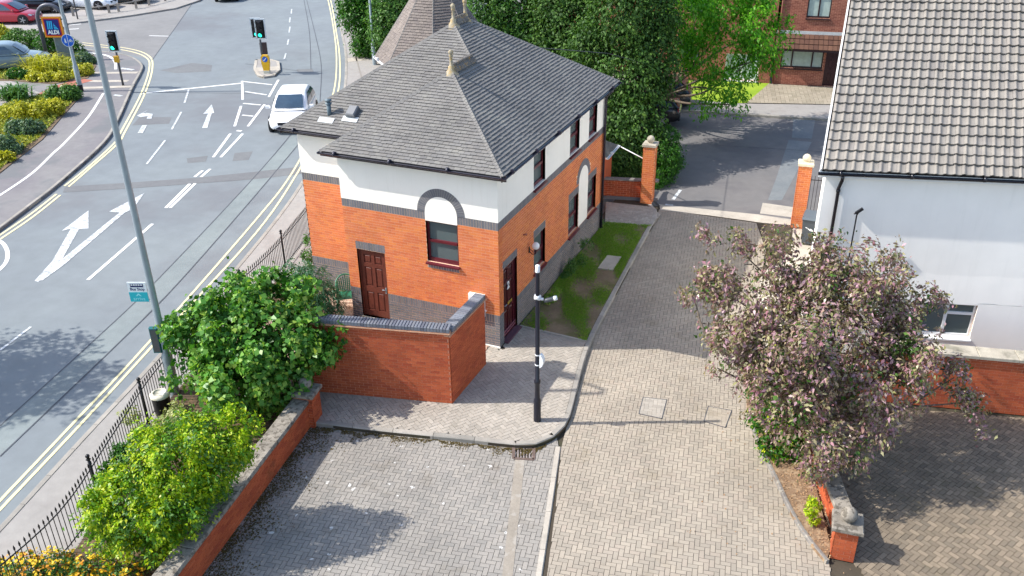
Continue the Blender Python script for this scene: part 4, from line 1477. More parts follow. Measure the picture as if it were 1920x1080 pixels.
# low slate porch roof beyond the far corner
pr = thing('porch', (-1.2, 10.2, 0), 'small lean-to with mossy slate roof and white gutter behind the house', 'porch')
a, b, c, d = V3(-2.6, 9.0, 2.75), V3(0.62, 10.6, 2.3), V3(-0.2, 12.4, 2.3), V3(-3.2, 11.0, 2.75)
pa, pb, pc_, pd = gp(1137, 296, 1.75), gp(1158, 272, 1.75), gp(1130, 262, 2.25), gp(1108, 284, 2.25)
dk = MB()
dk.quad([pa, pb, pc_, pd])
pdk = dk.build('roof', UNDER, pr)
lay(pdk, 'roof_tile', 'roof_tiling', roof_tiles([pa, pb, pc_, pd], 0.14, 0.22), m_piece('mossy_slate', [lin((110, 108, 102)), lin((96, 96, 92)), lin((122, 118, 110))], 0.9, 2, 0.25), nmax=200, tilt=0.1)
o_ = np.cross((pb - pa) / np.linalg.norm(pb - pa), (0, 0, 1))
gutter(pa + o_ * 0.05, pb + o_ * 0.05, o_, pr, mat=WHITE_P, fascia=WHITE_P, fh=0.1)
bb = MB()
bb.prism([tuple(q[:2]) for q in (pa - o_ * 0.2, pb - o_ * 0.2, pc_, pd)], -0.1, 1.7)
bb.build('wall', BRICK_R, pr)
# ------------------------------------------------------------------ walls, fence, gate
def brick_wall(t, a, b, z0, z1, th, mat=BRICK_R, mort=MORTAR_R, nmax=300, ends=(True, True), tooth=None, name='brick', joined='brickwork', both=True):
    """free-standing wall from a to b (its outer face line, seen from the right-hand side of a->b)"""
    a, b = np.array(a[:2], float), np.array(b[:2], float)
    L = np.linalg.norm(b - a)
    d = (b - a) / L
    f1 = Frame((*a, 0), (*d, 0), (0, 0, 1))
    n = f1.N[:2]
    core = MB()
    core.obox((*((a + b) / 2 - n * th / 2), (z0 + z1) / 2), f1.U, f1.V, f1.N, L / 2 - 0.008, (z1 - z0) / 2, th / 2 - 0.008)
    core.build('wall_core', mort, t)
    its = frame_items(f1, brick_courses(0, L, z0, z1, tooth=tooth))
    if both:
        f2 = Frame((*(b - n * th), 0), (*-d, 0), (0, 0, 1))
        its += frame_items(f2, brick_courses(0, L, z0, z1))
    for e, p, dd in ((ends[0], a - n * th, n), (ends[1], b, -n)):
        if e:
            fe = Frame((*p, 0), (*dd, 0), (0, 0, 1))
            its += frame_items(fe, brick_courses(0, th, z0, z1))
    return its

def brick_pier(t, c, w, z0, z1, ang, mat=BRICK_R, mort=MORTAR_R, nmax=300):
    ca, sa = math.cos(ang), math.sin(ang)
    U, W = np.array([ca, sa]), np.array([-sa, ca])
    c = np.array(c[:2])
    MB().obox((*c, (z0 + z1) / 2), (*U, 0), (0, 0, 1), (*-W, 0), w / 2 - 0.008, (z1 - z0) / 2, w / 2 - 0.008).build('pier_core', mort, t)
    its = []
    for k in range(4):
        a = ang + k * math.pi / 2
        u = np.array([math.cos(a), math.sin(a)])
        nrm = np.array([math.sin(a), -math.cos(a)])
        o = c - u * w / 2 + nrm * w / 2
        fr_ = Frame((*o, 0), (*u, 0), (0, 0, 1))
        its += frame_items(fr_, brick_courses(0, w, z0, z1, ph=0.1125 * (k % 2)))
    lay(t, 'brick', 'brickwork', its, mat, nmax=nmax)

def cap_ball(t, c, w, z, ang, mat, r, h=0.09, nb=18):
    ca, sa = math.cos(ang), math.sin(ang)
    MB().obox((c[0], c[1], z + h / 2), (ca, sa, 0), (-sa, ca, 0), (0, 0, 1), w / 2, w / 2, h / 2, 0.02).build('capstone', mat, t)
    mb = MB()
    mb.lathe((c[0], c[1], z + h), [(0.09, 0), (0.07, 0.03)], 14)
    mb.ball((c[0], c[1], z + h + r * 0.95), r, nb + 4)
    mb.build('stone_ball', mat, t)

# yard wall (two legs)
yc = V3(-0.04, -2.77, 0)
yl = yc + V3(-math.cos(math.radians(13.6)), -math.sin(math.radians(13.6)), 0) * 3.75
yr = V3(-0.02, -0.86, 0)
YH = 1.93
yw_t = thing('yard_wall', (-1.8, -3.0, 0), 'red brick yard wall with blue brick-on-edge coping enclosing the back door', 'wall')
its = brick_wall(yw_t, yl, yc, 0, YH, 0.22, tooth=0.045, both=True)
dv = (yr - yc)[:2] / np.linalg.norm((yr - yc)[:2])
its += brick_wall(yw_t, yc + V3(0.006, 0.01, 0), yr, 0, YH - 0.06, 0.22)
lay(yw_t, 'brick', 'brickwork', its, BRICK_R, nmax=300)
def coping_run(t, a, b, z, th, inward, mat=COPE_B, over=0.03, W=0.075, h=0.105, name='coping_brick'):
    a, b = np.array(a[:2]), np.array(b[:2])
    L = np.linalg.norm(b - a)
    d = (b - a) / L
    n = int(L / W)
    wdt = L / n
    nn = np.array([d[1], -d[0]])
    me = None
    for k in range(n):
        c = a + d * (wdt * (k + 0.5)) - nn * (th / 2)
        key = ('cope', round(wdt, 4), th, h, mat.name, round(d[0], 4))
        me = SHARED.get(key)
        if me is None:
            mb = MB().obox((0, 0, 0), (*d, 0), (*nn, 0), (0, 0, -1), wdt / 2 - 0.004, th / 2 + over, h / 2)
            mb = MB().obox((0, 0, 0), (*d, 0), (-nn[0], -nn[1], 0), (0, 0, 1), wdt / 2 - 0.004, th / 2 + over, h / 2, 0.012)
            me = bpy.data.meshes.new(name)
            me.from_pydata(mb.v, [], mb.f)
            me.materials.append(mat)
            SHARED[key] = me
        o = bpy.data.objects.new(name, me)
        COL.objects.link(o)
        o.parent = t
        o.location = V3(c[0], c[1], z + h / 2 + random.uniform(-0.003, 0.003)) - ORG[t.name]
crease = MB()
for a, b, zz in ((yl, yc, YH), (yc, yr, YH - 0.06)):
    d = (b - a)[:2] / np.linalg.norm((b - a)[:2])
    nn = np.array([d[1], -d[0]])
    m_ = (a + b)[:2] / 2 - nn * 0.11
    crease.obox((*m_, zz + 0.012), (*d, 0), (-nn[0], -nn[1], 0), (0, 0, 1), np.linalg.norm((b - a)[:2]) / 2 + 0.03, 0.155, 0.012)
    crease.obox((*m_, zz + 0.034), (*d, 0), (-nn[0], -nn[1], 0), (0, 0, 1), np.linalg.norm((b - a)[:2]) / 2 + 0.015, 0.13, 0.0095)
crease.build('creasing_course', m_plain('creasing_tile', lin((196, 150, 120)), 0.9, 0.15, 10), yw_t)
coping_run(yw_t, yl, yc + V3(0.02, 0, 0), YH + 0.045, 0.22, 1)
coping_run(yw_t, yc + V3(0.0, 0.13, 0), yr, YH - 0.015, 0.22, 1)
MB().obox((yr[0] - 0.11, yr[1] + 0.025, 1.55), (1, 0, 0), (0, 0, 1), (0, -1, 0), 0.14, 0.02, 0.02).build('end_flashing', WHITE_P, yw_t)
yard = sheet('yard', [(-6.6, 1.2), (-6.9, -2.0), (-3.75, -3.4), (-0.3, -2.7), (-0.3, 0.0), (-4.5, 0.0), (-4.5, 1.2)], 0.004, JOINT)
fr, rs = herring([(-6.6, 1.2), (-6.6, -1.5), (-3.75, -3.4), (-0.3, -2.7), (-0.3, 0.0), (-4.5, 0.0), (-4.5, 1.2)], 0.3)
lay(yard, 'paver', 'yard_paving', [(fr, r, -0.02, 0.012 + random.uniform(-0.002, 0.002)) for r in rs], m_pavers('pinkish_paver', [lin((178, 150, 132)), lin((190, 164, 146)), lin((166, 138, 120))]), nmax=80)
# cement flaunching strip under the yard wall's foot
# retaining wall of the planting bed
ra, rb = gp(372, 1090, DZ), gp(583, 800, DZ)
rd = (rb - ra)[:2] / np.linalg.norm((rb - ra)[:2])
ra2 = ra - V3(*rd, 0) * 4.0
rw = thing('planter_wall', (*(ra + rb)[:2] / 2, DZ), 'low red brick wall with weathered stone coping beside the parking bay', 'wall')
RH = 0.58
its = brick_wall(rw, ra2, rb, DZ, RH, 0.26, both=False)
lay(rw, 'brick', 'brickwork', its, BRICK_R, nmax=300)
n = 11
L = np.linalg.norm((rb - ra2)[:2])
nn = np.array([rd[1], -rd[0]])
for k in range(n):
    c = ra2[:2] + rd * L * (k + 0.5) / n - nn * 0.15
    MB().obox((*c, RH + 0.045 + 0.004 * (k % 3)), (*rd, 0), (-nn[0], -nn[1], 0), (0, 0, 1), L / n / 2 - 0.004, 0.20, 0.045, 0.018).build('coping_stone', STONE_M, rw)
pier1 = rb[:2] + rd * 0.18 - nn * 0.10
pt = thing('gate_pier', (*pier1, DZ), 'brick pier with slate cap and round stone ball at the corner of the parking bay', 'pier')
brick_pier(pt, pier1, 0.44, DZ, 0.74, math.atan2(rd[1], rd[0]))
cap_ball(pt, pier1, 0.56, 0.74, math.atan2(rd[1], rd[0]), STONE_M, 0.15)
# bed soil
bed = sheet('planting_bed', [tuple(p) for p in fence_w[:1]] + [tuple(p + np.array([0.15, 0.05])) for p in fence_w[1:6]] + [(-6.7, 0.9), (-6.7, -1.6), (-3.8, -3.5), (-3.1, -4.4), tuple((rb[:2] - nn * 0.2)), tuple(ra2[:2] - nn * 0.2)], 0.10, SOIL, 0.14)

# railings along the road
rail = thing('iron_railing', (*fence_w[3], 0), 'black iron spear-topped railing along the pavement beside the shrubs', 'railing')
fp = spline([np.array(p) for p in fence_w], 8)
seg = [np.linalg.norm(fp[i + 1] - fp[i]) for i in range(len(fp) - 1)]
cum = np.concatenate([[0], np.cumsum(seg)])
def fat(s):
    i = min(max(int(np.searchsorted(cum, s)) - 1, 0), len(fp) - 2)
    return fp[i] + (fp[i + 1] - fp[i]) * (s - cum[i]) / max(seg[i], 1e-6)
bar_me = None
nb = int(cum[-1] / 0.115)
FH = 1.12
for k in range(nb):
    p = fat(0.06 + k * 0.115)
    if bar_me is None:
        mb = MB()
        mb.tube([(0, 0, 0.04), (0, 0, FH - 0.10)], 0.009, 6)
        mb.lathe((0, 0, FH - 0.11), [(0.009, 0), (0.02, 0.02), (0.014, 0.035), (0.02, 0.05), (0.001, 0.12)], 6)
        bar_me = bpy.data.meshes.new('bar')
        bar_me.from_pydata(mb.v, [], mb.f)
        bar_me.materials.append(IRON)
    o = bpy.data.objects.new('bar', bar_me)
    COL.objects.link(o)
    o.parent = rail
    o.location = V3(p[0], p[1], 0) - ORG[rail.name]
for z in (0.12, FH - 0.17):
    pts = [(*fat(s), z) for s in np.linspace(0, cum[-1], 40)]
    MB().tube(pts, 0.014, 6).build('rail', IRON, rail)
for s in np.arange(0.7, cum[-1], 2.76):
    p = fat(s)
    mb = MB()
    mb.tube([(p[0], p[1], 0), (p[0], p[1], FH + 0.06)], 0.026, 8)
    mb.lathe((p[0], p[1], FH + 0.04), [(0.03, 0), (0.05, 0.02), (0.03, 0.04), (0.03, 0.06)], 10)
    mb.ball((p[0], p[1], FH + 0.14), 0.045, 12)
    mb.build('post', IRON, rail)

# gate pillars, low wall and railing at the far end
gl_c, gr_c = gp(1213, 378, 0.0), gp(1494, 424, DZ)
for c, lab, m_, z0, ang_ in ((gl_c, 'tall orange brick gate pillar with ribbed stone ball next to the hedge', STONE, 0.0, 0.05), (gr_c, 'tall orange brick gate pillar with pale stone ball beside the white house', STONE_L, DZ, 0.12)):
    t = thing('gate_pillar', (c[0], c[1], z0), lab, 'pillar')
    brick_pier(t, c, 0.42, z0, 2.13, ang_, mat=BRICK_O, mort=MORTAR_O)
    cap_ball(t, c, 0.50, 2.13, ang_, m_, 0.135, 0.1)
lwa, lwb = gp(1128, 372, 0.0), gl_c - V3(0.2, -0.05, 0)
lw = thing('boundary_wall', (*(lwa + lwb)[:2] / 2, 0), 'low brown brick wall between the house and the ribbed-ball gate pillar', 'wall')
its = brick_wall(lw, lwa[:2] - np.array([0.8, 0.08]), lwb, 0.1, 0.72, 0.22, both=False)
lay(lw, 'brick', 'brickwork', its, BRICK_R, nmax=200)
dd = (lwb - lwa)[:2] / np.linalg.norm((lwb - lwa)[:2])
mb = MB().obox((*((lwa + lwb)[:2] / 2 - np.array([dd[1], -dd[0]]) * 0.11), 0.745), (*dd, 0), (-dd[1], dd[0], 0), (0, 0, 1), 1.3, 0.13, 0.022)
mb.build('coping', STONE_D, lw)
MB().obox((*((lwa + lwb)[:2] / 2 + np.array([dd[1], -dd[0]]) * 0.005), 0.05), (*dd, 0), (-dd[1], dd[0], 0), (0, 0, 1), 1.3, 0.02, 0.06).build('plinth', BRICK_B, lw)
hr = thing('handrail', (*lwb[:2], 0), 'thin white horizontal rail running from the gate pillar to the lean-to', 'rail')
MB().tube([gp(1158, 272, 1.72), gl_c + V3(-0.2, 0.0, 1.6)], 0.02, 8).build('rail', WHITE_P, hr)
gt = thing('side_gate', (*(gr_c + V3(0.6, 0, 0))[:2], DZ), 'thin black vertical bar gate between the pale-ball pillar and white house', 'gate')
ga = gr_c + V3(0.24, 0.05, 0)
for k in range(6):
    p = ga + V3(0.11 * k, 0.02 * k, 0)
    MB().tube([(p[0], p[1], DZ + 0.05), (p[0], p[1], 1.75)], 0.009, 6).build('bar', IRON, gt)
for z in (0.1, 1.6):
    MB().tube([(ga[0] - 0.04, ga[1], z), (ga[0] + 0.62, ga[1] + 0.12, z)], 0.014, 6).build('rail', IRON, gt)

# near right pier, low wall and planted edge
p2 = gp(1573, 1052, DZ)[:2] + np.array([0.02, 0.24])
pt2 = thing('gate_pier', (*p2, DZ), 'brick pier with mossy stone cap and ball at the near right corner', 'pier')
a2 = math.radians(5)
brick_pier(pt2, p2, 0.42, DZ, 0.62, a2)
cap_ball(pt2, p2, 0.56, 0.62, a2, STONE_M, 0.155)
lw2 = thing('hedge_wall', (*(p2 + np.array([-0.6, 1.6])), DZ), 'low stone-coped brick wall under the purple tree behind the near right pier', 'wall')
wb_ = p2 + np.array([-0.1, 0.22])
wa_ = gp(1440, 760, DZ)[:2] + np.array([0.4, 0.3])
its = brick_wall(lw2, wa_, wb_, DZ, 0.45, 0.24, both=True)
lay(lw2, 'brick', 'brickwork', its, BRICK_R, nmax=120)
d_ = (wb_ - wa_) / np.linalg.norm(wb_ - wa_)
nn2 = np.array([d_[1], -d_[0]])
for k in range(5):
    L2 = np.linalg.norm(wb_ - wa_)
    c = wa_ + d_ * L2 * (k + 0.5) / 5 - nn2 * 0.12
    MB().obox((*c, 0.49), (*d_, 0), (-nn2[0], -nn2[1], 0), (0, 0, 1), L2 / 10 - 0.004, 0.17, 0.04, 0.015).build('coping_stone', STONE_M, lw2)
bed_edge = g2([(1400, 770), (1418, 835), (1444, 885), (1484, 970), (1520, 1025), (1548, 1058)], DZ)
bed2 = sheet('leaf_strewn_bed', bed_edge + [tuple(p2 + np.array([-0.2, 0.0])), tuple(wa_ + np.array([0.1, 0.3])), tuple(gp(1420, 640, DZ)[:2]), tuple(gp(1396, 660, DZ)[:2])], DZ + 0.07, m_ground('leaf_litter_soil', lin((116, 96, 76)), lin((142, 118, 94)), 4.0, 0.95, 50, 0.9, patch=lin((168, 146, 118)), pscale=6, plo=0.48, phi=0.6, pamt=0.7), 0.09)
kerb_run('edging_stone', spline(bed_edge, 5), 0.07, DZ - 0.05, DZ + 0.085, bed2, side=1, L=0.9, mat=STONE_D)
# boundary wall right
ba, bb_ = gp(1600, 748, DZ), gp(1925, 780, DZ)
bd = (bb_ - ba)[:2] / np.linalg.norm((bb_ - ba)[:2])
bb2 = bb_ + V3(*bd, 0) * 2.0
bw = thing('boundary_wall', (*(ba + bb_)[:2] / 2, DZ), 'red brick wall with flat stone coping in front of the white house', 'wall')
BH = 1.34
its = brick_wall(bw, ba, bb2, DZ, BH, 0.3, both=False)
lay(bw, 'brick', 'brickwork', its, BRICK_R, nmax=300)
n = 7
L = np.linalg.norm((bb2 - ba)[:2])
nn3 = np.array([bd[1], -bd[0]])
for k in range(n):
    c = ba[:2] + bd * L * (k + 0.5) / n - nn3 * 0.17
    MB().obox((*c, BH + 0.04), (*bd, 0), (-nn3[0], -nn3[1], 0), (0, 0, 1), L / n / 2 - 0.004, 0.23, 0.04, 0.012).build('coping_stone', STONE, bw)

# ------------------------------------------------------------------ white house
HA = math.radians(14.5)
H0 = gp(1538 - (650 - 330) * 0.13, 650, 0.0)
hu = V3(math.cos(HA), math.sin(HA), 0)
hn = V3(math.sin(HA), -math.cos(HA), 0)
hb = V3(-0.05, 1.0, 0)
HZ = 4.86
wh = thing('white_house', (H0[0] + 4, H0[1] + 3, 0), 'white rendered house with taupe pantile roof and black gutter', 'house')
Fh = Frame((H0[0], H0[1], 0), hu, (0, 0, 1))
def hplane(px):
    d = FWD + RGT * (px[0] - 960) / F - UPV * (px[1] - 540) / F
    t = ((Fh.O - CAM) @ Fh.N) / (d @ Fh.N)
    P = CAM + t * d
    return float((P - Fh.O) @ Fh.U), float(P[2])
wa0, wb0 = hplane((1722, 566)), hplane((1832, 572))
wc0 = hplane((1818, 634))
WIN_H = (wa0[0], wc0[1], wb0[0] + 0.02, wb0[1])
hw = MB()
wall_slabs(Fh, rects_minus([(0, DZ, 9, HZ)], [WIN_H]), -0.3, 0.0, hw)
P = lambda u, y, z: H0 + hu * u + hb * y + V3(0, 0, z)
LEN, DEP = 9.0, 9.0
hw.mesh([P(0, 0.3, DZ), P(0, DEP, DZ), P(0, DEP, HZ), P(0, DEP / 2, HZ + 0.62 * DEP / 2), P(0, 0.3, HZ + 0.15)], [(4, 3, 2, 1, 0)])
hw.mesh([P(LEN, DEP, DZ), P(0, DEP, DZ), P(0, DEP, HZ), P(LEN, DEP, HZ)], [(0, 1, 2, 3)])
hw.build('wall', RENDER_W, wh)
# thicker lower render coat, bulging at its head
lc = MB()
zl = hplane((1760, 538))[1]
prof = [(0.0, zl + 0.35), (0.010, zl + 0.1), (0.022, zl - 0.15), (0.03, zl - 0.4)]
us = np.linspace(2.0, 9.0, 60)
u_in = [u for u in us]
V_, Fs = [], []
for u in us:
    wob = 0.02 * math.sin(u * 3.1) + 0.015 * math.sin(u * 7.7)
    for d, z in prof:
        V_.append(Fh.P(u, z + wob, d))
for i in range(len(us) - 1):
    for j in range(len(prof) - 1):
        a = i * len(prof) + j
        Fs.append((a, a + 1, a + len(prof) + 1, a + len(prof)))
lc.mesh(V_, Fs, True)
for r in rects_minus([(2.0, DZ, 9.0, zl - 0.4)], [WIN_H]):
    Vv, F2 = piece_geo(rp(r), 0.0, 0.03)
    lc.mesh([Fh.P(*p) for p in Vv], F2)
lc.build('render_coat', RENDER_W, wh)
wn_ = window(Fh, WIN_H, wh, WHITE_P, GLASS, rec=0.06, transom=0.0, fw=0.05, sill=True, mull=0.52)
Vv, F2 = piece_geo(rp((WIN_H[0] + (WIN_H[2] - WIN_H[0]) * 0.55, WIN_H[1] + (WIN_H[3] - WIN_H[1]) * 0.66, WIN_H[2] - 0.05, WIN_H[1] + (WIN_H[3] - WIN_H[1]) * 0.66 + 0.07)), -0.12, -0.055)
MB().mesh([Fh.P(*p) for p in Vv], F2).build('transom', WHITE_P, wn_)
MB().obox(Fh.P((WIN_H[0] + WIN_H[2]) / 2, (WIN_H[1] + WIN_H[3]) / 2, -0.6), Fh.U, Fh.V, Fh.N, 1.2, 1.0, 0.02).build('interior', m_plain('grey_room', lin((128, 140, 144)), 0.9), wh)
# roof of interlocking pantiles
RK = 0.66
e0 = P(-0.10, -0.16, HZ + 0.10)
rs_dir = (hb + V3(0, 0, RK)) / np.linalg.norm(hb + V3(0, 0, RK))
SL = 6.2
rdk = MB()
rdk.quad([e0 - V3(0, 0, .03), e0 + hu * 9.4 - V3(0, 0, .03), e0 + hu * 9.4 + rs_dir * SL - V3(0, 0, .03), e0 + rs_dir * SL - V3(0, 0, .03)])
ridge = e0 + rs_dir * SL
rdk.quad([ridge, ridge + hu * 9.4, ridge + hu * 9.4 + V3(-0.2, 4.2, -2.8), ridge + V3(-0.2, 4.2, -2.8)])
rf = rdk.build('roof', UNDER, wh)
nrm_h = np.cross(hu, rs_dir)
TW, TG = 0.205, 0.292
prof = []
for k in range(9):
    x = k / 8
    h = 0.032 * math.exp(-((x - 0.28) / 0.17) ** 2) - 0.006 * math.exp(-((x - 0.72) / 0.2) ** 2)
    prof.append((x * TW, h))
def pantile_mesh():
    key = 'pantile'
    if key in SHARED:
        return SHARED[key]
    V_, Fs = [], []
    L = TG + 0.05
    for (v, z) in ((0, 0.034), (0, 0.066), (L, 0.004)):
        for u, h in prof:
            q = hu * u + rs_dir * v + nrm_h * (z + h)
            V_.append(tuple(q))
    m_ = len(prof)
    for r_ in range(2):
        for i in range(m_ - 1):
            Fs.append((r_ * m_ + i, r_ * m_ + i + 1, (r_ + 1) * m_ + i + 1, (r_ + 1) * m_ + i))
    me = bpy.data.meshes.new('pantile')
    me.from_pydata(V_, [], Fs)
    me.materials.append(TILE_P)
    SHARED[key] = me
    return me
pm = pantile_mesh()
cnt = []
ncol = int(9.3 / TW)
nrow = int(SL / TG)
for r_ in range(nrow):
    for c in range(ncol):
        p = e0 + hu * (TW * c + 0.02) + rs_dir * (TG * r_ + (-0.02 if r_ == 0 else 0)) + nrm_h * random.uniform(0, 0.009) + rs_dir * random.choice((0, 0, 0, 0, -0.012, 0.008))
        q = p - CAM
        px = 960 + F * float(q @ RGT) / max(depth(p), .1)
        py = 540 - F * float(q @ UPV) / max(depth(p), .1)
        cnt.append((0 if (-60 < py and px < 1960) else 1, depth(p), tuple(p)))
cnt.sort()
for k, (_, _, p) in enumerate(cnt[:300]):
    o = bpy.data.objects.new('roof_tile', pm)
    COL.objects.link(o)
    o.parent = rf
    o.location = np.array(p) - ORG[wh.name]
rest = MB()
pv = [np.array(v.co[:]) for v in pm.vertices]
pf = [tuple(f.vertices) for f in pm.polygons]
for _, _, p in cnt[300:]:
    rest.mesh([v + np.array(p) for v in pv], pf)
rest.build('roof_tiling', TILE_P, rf, kind='stuff')
vb = MB()
q0, q1 = e0 - hu * 0.03, e0 + rs_dir * SL - hu * 0.03
vb.obox((q0 + q1) / 2 - nrm_h * 0.04, rs_dir, hu, nrm_h, SL / 2, 0.014, 0.09)
vb.build('bargeboard', WHITE_P, wh)
gutter(e0 + hu * -0.08 - V3(0, 0, 0.05) + hn * 0.05, e0 + hu * 9.3 - V3(0, 0, 0.05) + hn * 0.05, hn, wh, mat=m_plain('glossy_black_gutter', lin((22, 22, 30)), 0.25, 0.1, 4, spec=0.6), fascia=WHITE_P, fh=0.16, fo=0.08)
bk = bpy.data.materials['glossy_black_gutter']
dpm = MB()
dpm.tube([Fh.P(0.36, 4.88, 0.16), Fh.P(0.36, 4.74, 0.16), Fh.P(0.33, 4.5, 0.07), Fh.P(0.33, DZ, 0.07)], 0.042, 10)
for z in (4.4, 3.0, 1.6):
    dpm.tube([Fh.P(0.33, z, 0.07), Fh.P(0.33, z + 0.06, 0.07)], 0.052, 10)
dpm.build('downpipe', bk, wh)
# slim black pole with a bracket head fixed to the wall
u0_, z0_ = hplane((1606, 388))
u1_, z1_ = hplane((1592, 455))
ae = thing('wall_pole', (*Fh.P(u1_, 0, 0.2)[:2], 0), 'slim black pole with small angled head standing by the white wall', 'pole')
MB().tube([Fh.P(u1_, 0, 0.25), Fh.P(u1_, z0_ - 0.12, 0.25), Fh.P(u1_ + 0.03, z0_ - 0.03, 0.25)], 0.018, 8).build('pole', IRON, ae)
mb = MB()
mb.obox(Fh.P(u1_ + 0.04, z0_, 0.25), (hu + V3(0, 0, 0.9)) / 1.35, hn, np.cross((hu + V3(0, 0, 0.9)) / 1.35, hn), 0.10, 0.03, 0.03)
mb.tube([Fh.P(u1_, z0_ - 0.06, 0.25), Fh.P(u1_ - 0.07, z0_ - 0.07, 0.27)], 0.02, 6)
mb.build('head', IRON, ae)
# wheelie bin
bc = gp(1519, 456, DZ) + V3(-0.06, 0, 0)
bn = thing('wheelie_bin', (bc[0], bc[1], DZ), 'dark grey wheelie bin against the pale-ball gate pillar', 'bin')
GREYB = m_plain('dark_grey_bin_plastic', lin((72, 78, 84)), 0.5, 0.08, 4)
V_ = []
for z, w, dd in ((DZ + 0.06, 0.20, 0.22), (0.82, 0.27, 0.30)):
    V_ += [(bc[0] - w, bc[1] - dd, z), (bc[0] + w, bc[1] - dd, z), (bc[0] + w, bc[1] + dd, z), (bc[0] - w, bc[1] + dd, z)]
MB().mesh(V_, [(3, 2, 1, 0), (4, 5, 6, 7), (0, 1, 5, 4), (1, 2, 6, 5), (2, 3, 7, 6), (3, 0, 4, 7)]).build('body', GREYB, bn)
mb = MB()
V_ = [(bc[0] - .29, bc[1] - .34, .83), (bc[0] + .29, bc[1] - .34, .83), (bc[0] + .29, bc[1] + .33, .83), (bc[0] - .29, bc[1] + .33, .83),
      (bc[0] - .25, bc[1] - .28, .89), (bc[0] + .25, bc[1] - .28, .89), (bc[0] + .25, bc[1] + .33, .93), (bc[0] - .25, bc[1] + .33, .93)]
mb.mesh(V_, [(3, 2, 1, 0), (4, 5, 6, 7), (0, 1, 5, 4), (1, 2, 6, 5), (2, 3, 7, 6), (3, 0, 4, 7)])
mb.build('lid', m_plain('bin_lid_plastic', lin((84, 94, 102)), 0.45, 0.06, 4), bn)
for s_ in (-1, 1):
    MB().tube([(bc[0] + s_ * .21, bc[1] + .24, DZ + 0.1), (bc[0] + s_ * .27, bc[1] + .24, DZ + 0.1)], 0.1, 14).build('wheel', BLACK_P, bn)
MB().tube([(bc[0] - .25, bc[1] + .37, .86), (bc[0] + .25, bc[1] + .37, .86)], 0.02, 8).build('handle', GREYB, bn)
fb_ = Frame((bc[0], bc[1] - 0.292, 0), (1, 0, 0.0), (0, 0, 1))
mk = MB()
for (a, b) in (((-.14, .56), (-.02, .52)), ((-.06, .5), (.1, .49)), ((.02, .53), (.1, .46)), ((-.02, .47), (.14, .45))):
    p, q = fb_.P(*a, 0.012), fb_.P(*b, 0.012)
    mk.tube([p, q], 0.012, 4)
mk.build('painted_mark', WHITE_P, bn)

# ------------------------------------------------------------------ posts in the courtyard and street
cp = V3(2.09, -2.62, 0)
ct = thing('cctv_pole', cp, 'black lamp-style camera pole with white cap on the paved corner', 'pole')
NAVY = m_plain('black_navy_paint', lin((26, 28, 40)), 0.35, 0.08, 5, spec=0.5)
mb = MB()
mb.lathe(cp, [(0.085, 0), (0.085, 0.55), (0.075, 0.60), (0.06, 0.64), (0.058, 1.02), (0.075, 1.05), (0.075, 1.12), (0.05, 1.15), (0.047, 3.86)], 16)
mb.build('pole', NAVY, ct)
mb = MB()
mb.lathe(cp + V3(0, 0, 3.86), [(0.05, 0), (0.052, 0.15), (0.03, 0.165), (0.002, 0.17)], 14)
mb.build('cap', WHITE_P, ct)
cm = MB()
cm.tube([cp + V3(-0.06, 0, 3.25), cp + V3(0.06, 0, 3.25)], 0.065, 12)
camd = V3(0.84, 0.35, 0.25)
camd /= np.linalg.norm(camd)
cm.tube([cp + V3(0.04, 0, 3.22), cp + V3(0.13, 0.02, 3.22)], 0.03, 8)
cam1 = cm.build('camera_bracket', WHITE_P, ct)
cm = MB()
c0 = cp + V3(0.13, 0.03, 3.17)
cm.tube([c0, c0 + camd * 0.05, c0 + camd * 0.2, c0 + camd * 0.23], [0.03, 0.05, 0.05, 0.045], 12)
cm.build('camera_body', STEEL_D, ct)
cm = MB()
cm.tube([c0 + camd * 0.22 + V3(0, 0, 0.0), c0 + camd * 0.30], [0.055, 0.05], 12)
cm.build('camera_hood', WHITE_P, ct)
cm = MB()
for z in (1.78, 1.52):
    cm.tube([cp + V3(0, 0, z), cp + V3(0, 0, z + 0.03)], 0.058, 14)
cm.build('strap', WHITE_P, ct)
cm = MB()
V_ = []
for k in range(9):
    an = math.radians(-60 + 15 * k)
    z = 1.66 + 0.17 * math.sin(math.radians(-80 + 20 * k))
    x = 0.05 + 0.11 * math.cos(math.radians(-80 + 20 * k))
    V_ += [cp + V3(x, -0.06, z), cp + V3(x, 0.06, z)]
cm.mesh(V_, [(2 * k, 2 * k + 2, 2 * k + 3, 2 * k + 1) for k in range(8)] + [tuple(range(0, 18, 2))[::-1], tuple(range(1, 19, 2))])
cm.build('floodlight_dish', WHITE_P, ct)
MB().obox(cp + V3(0.09, 0, 1.65), (1, 0, 0), (0, 0, 1), (0, -1, 0), 0.025, 0.08, 0.04).build('floodlight_lamp', STEEL_D, ct)

# tall street lamp with bus stop flag
lb = gp(329, 742, 0.0)
lt = thing('street_lamp', lb, 'tall galvanised street lamp column beside the railing, carrying the bus stop flag', 'lamp post')
mb = MB()
mb.lathe(lb, [(0.115, 0), (0.115, 1.15), (0.10, 1.22), (0.085, 1.26), (0.075, 4.0), (0.066, 7.0), (0.055, 10.0)], 16)
mb.tube([lb + V3(0, 0, 10.0), lb + V3(-0.3, 0.05, 10.3), lb + V3(-1.2, 0.1, 10.45)], 0.04, 8)
mb.build('column', STEEL, lt)
lh = MB()
lh.obox(lb + V3(-1.5, 0.12, 10.46), (1, 0, 0), (0, 1, 0), (0, 0, -1), 0.35, 0.14, 0.06, 0.03)
lh.build('lantern', STEEL_D, lt)
CYAN = m_plain('cyan_enamel', lin((36, 176, 186)), 0.35, 0.02, 3)
NAVYB = m_plain('navy_enamel', lin((28, 38, 88)), 0.35, 0.02, 3)
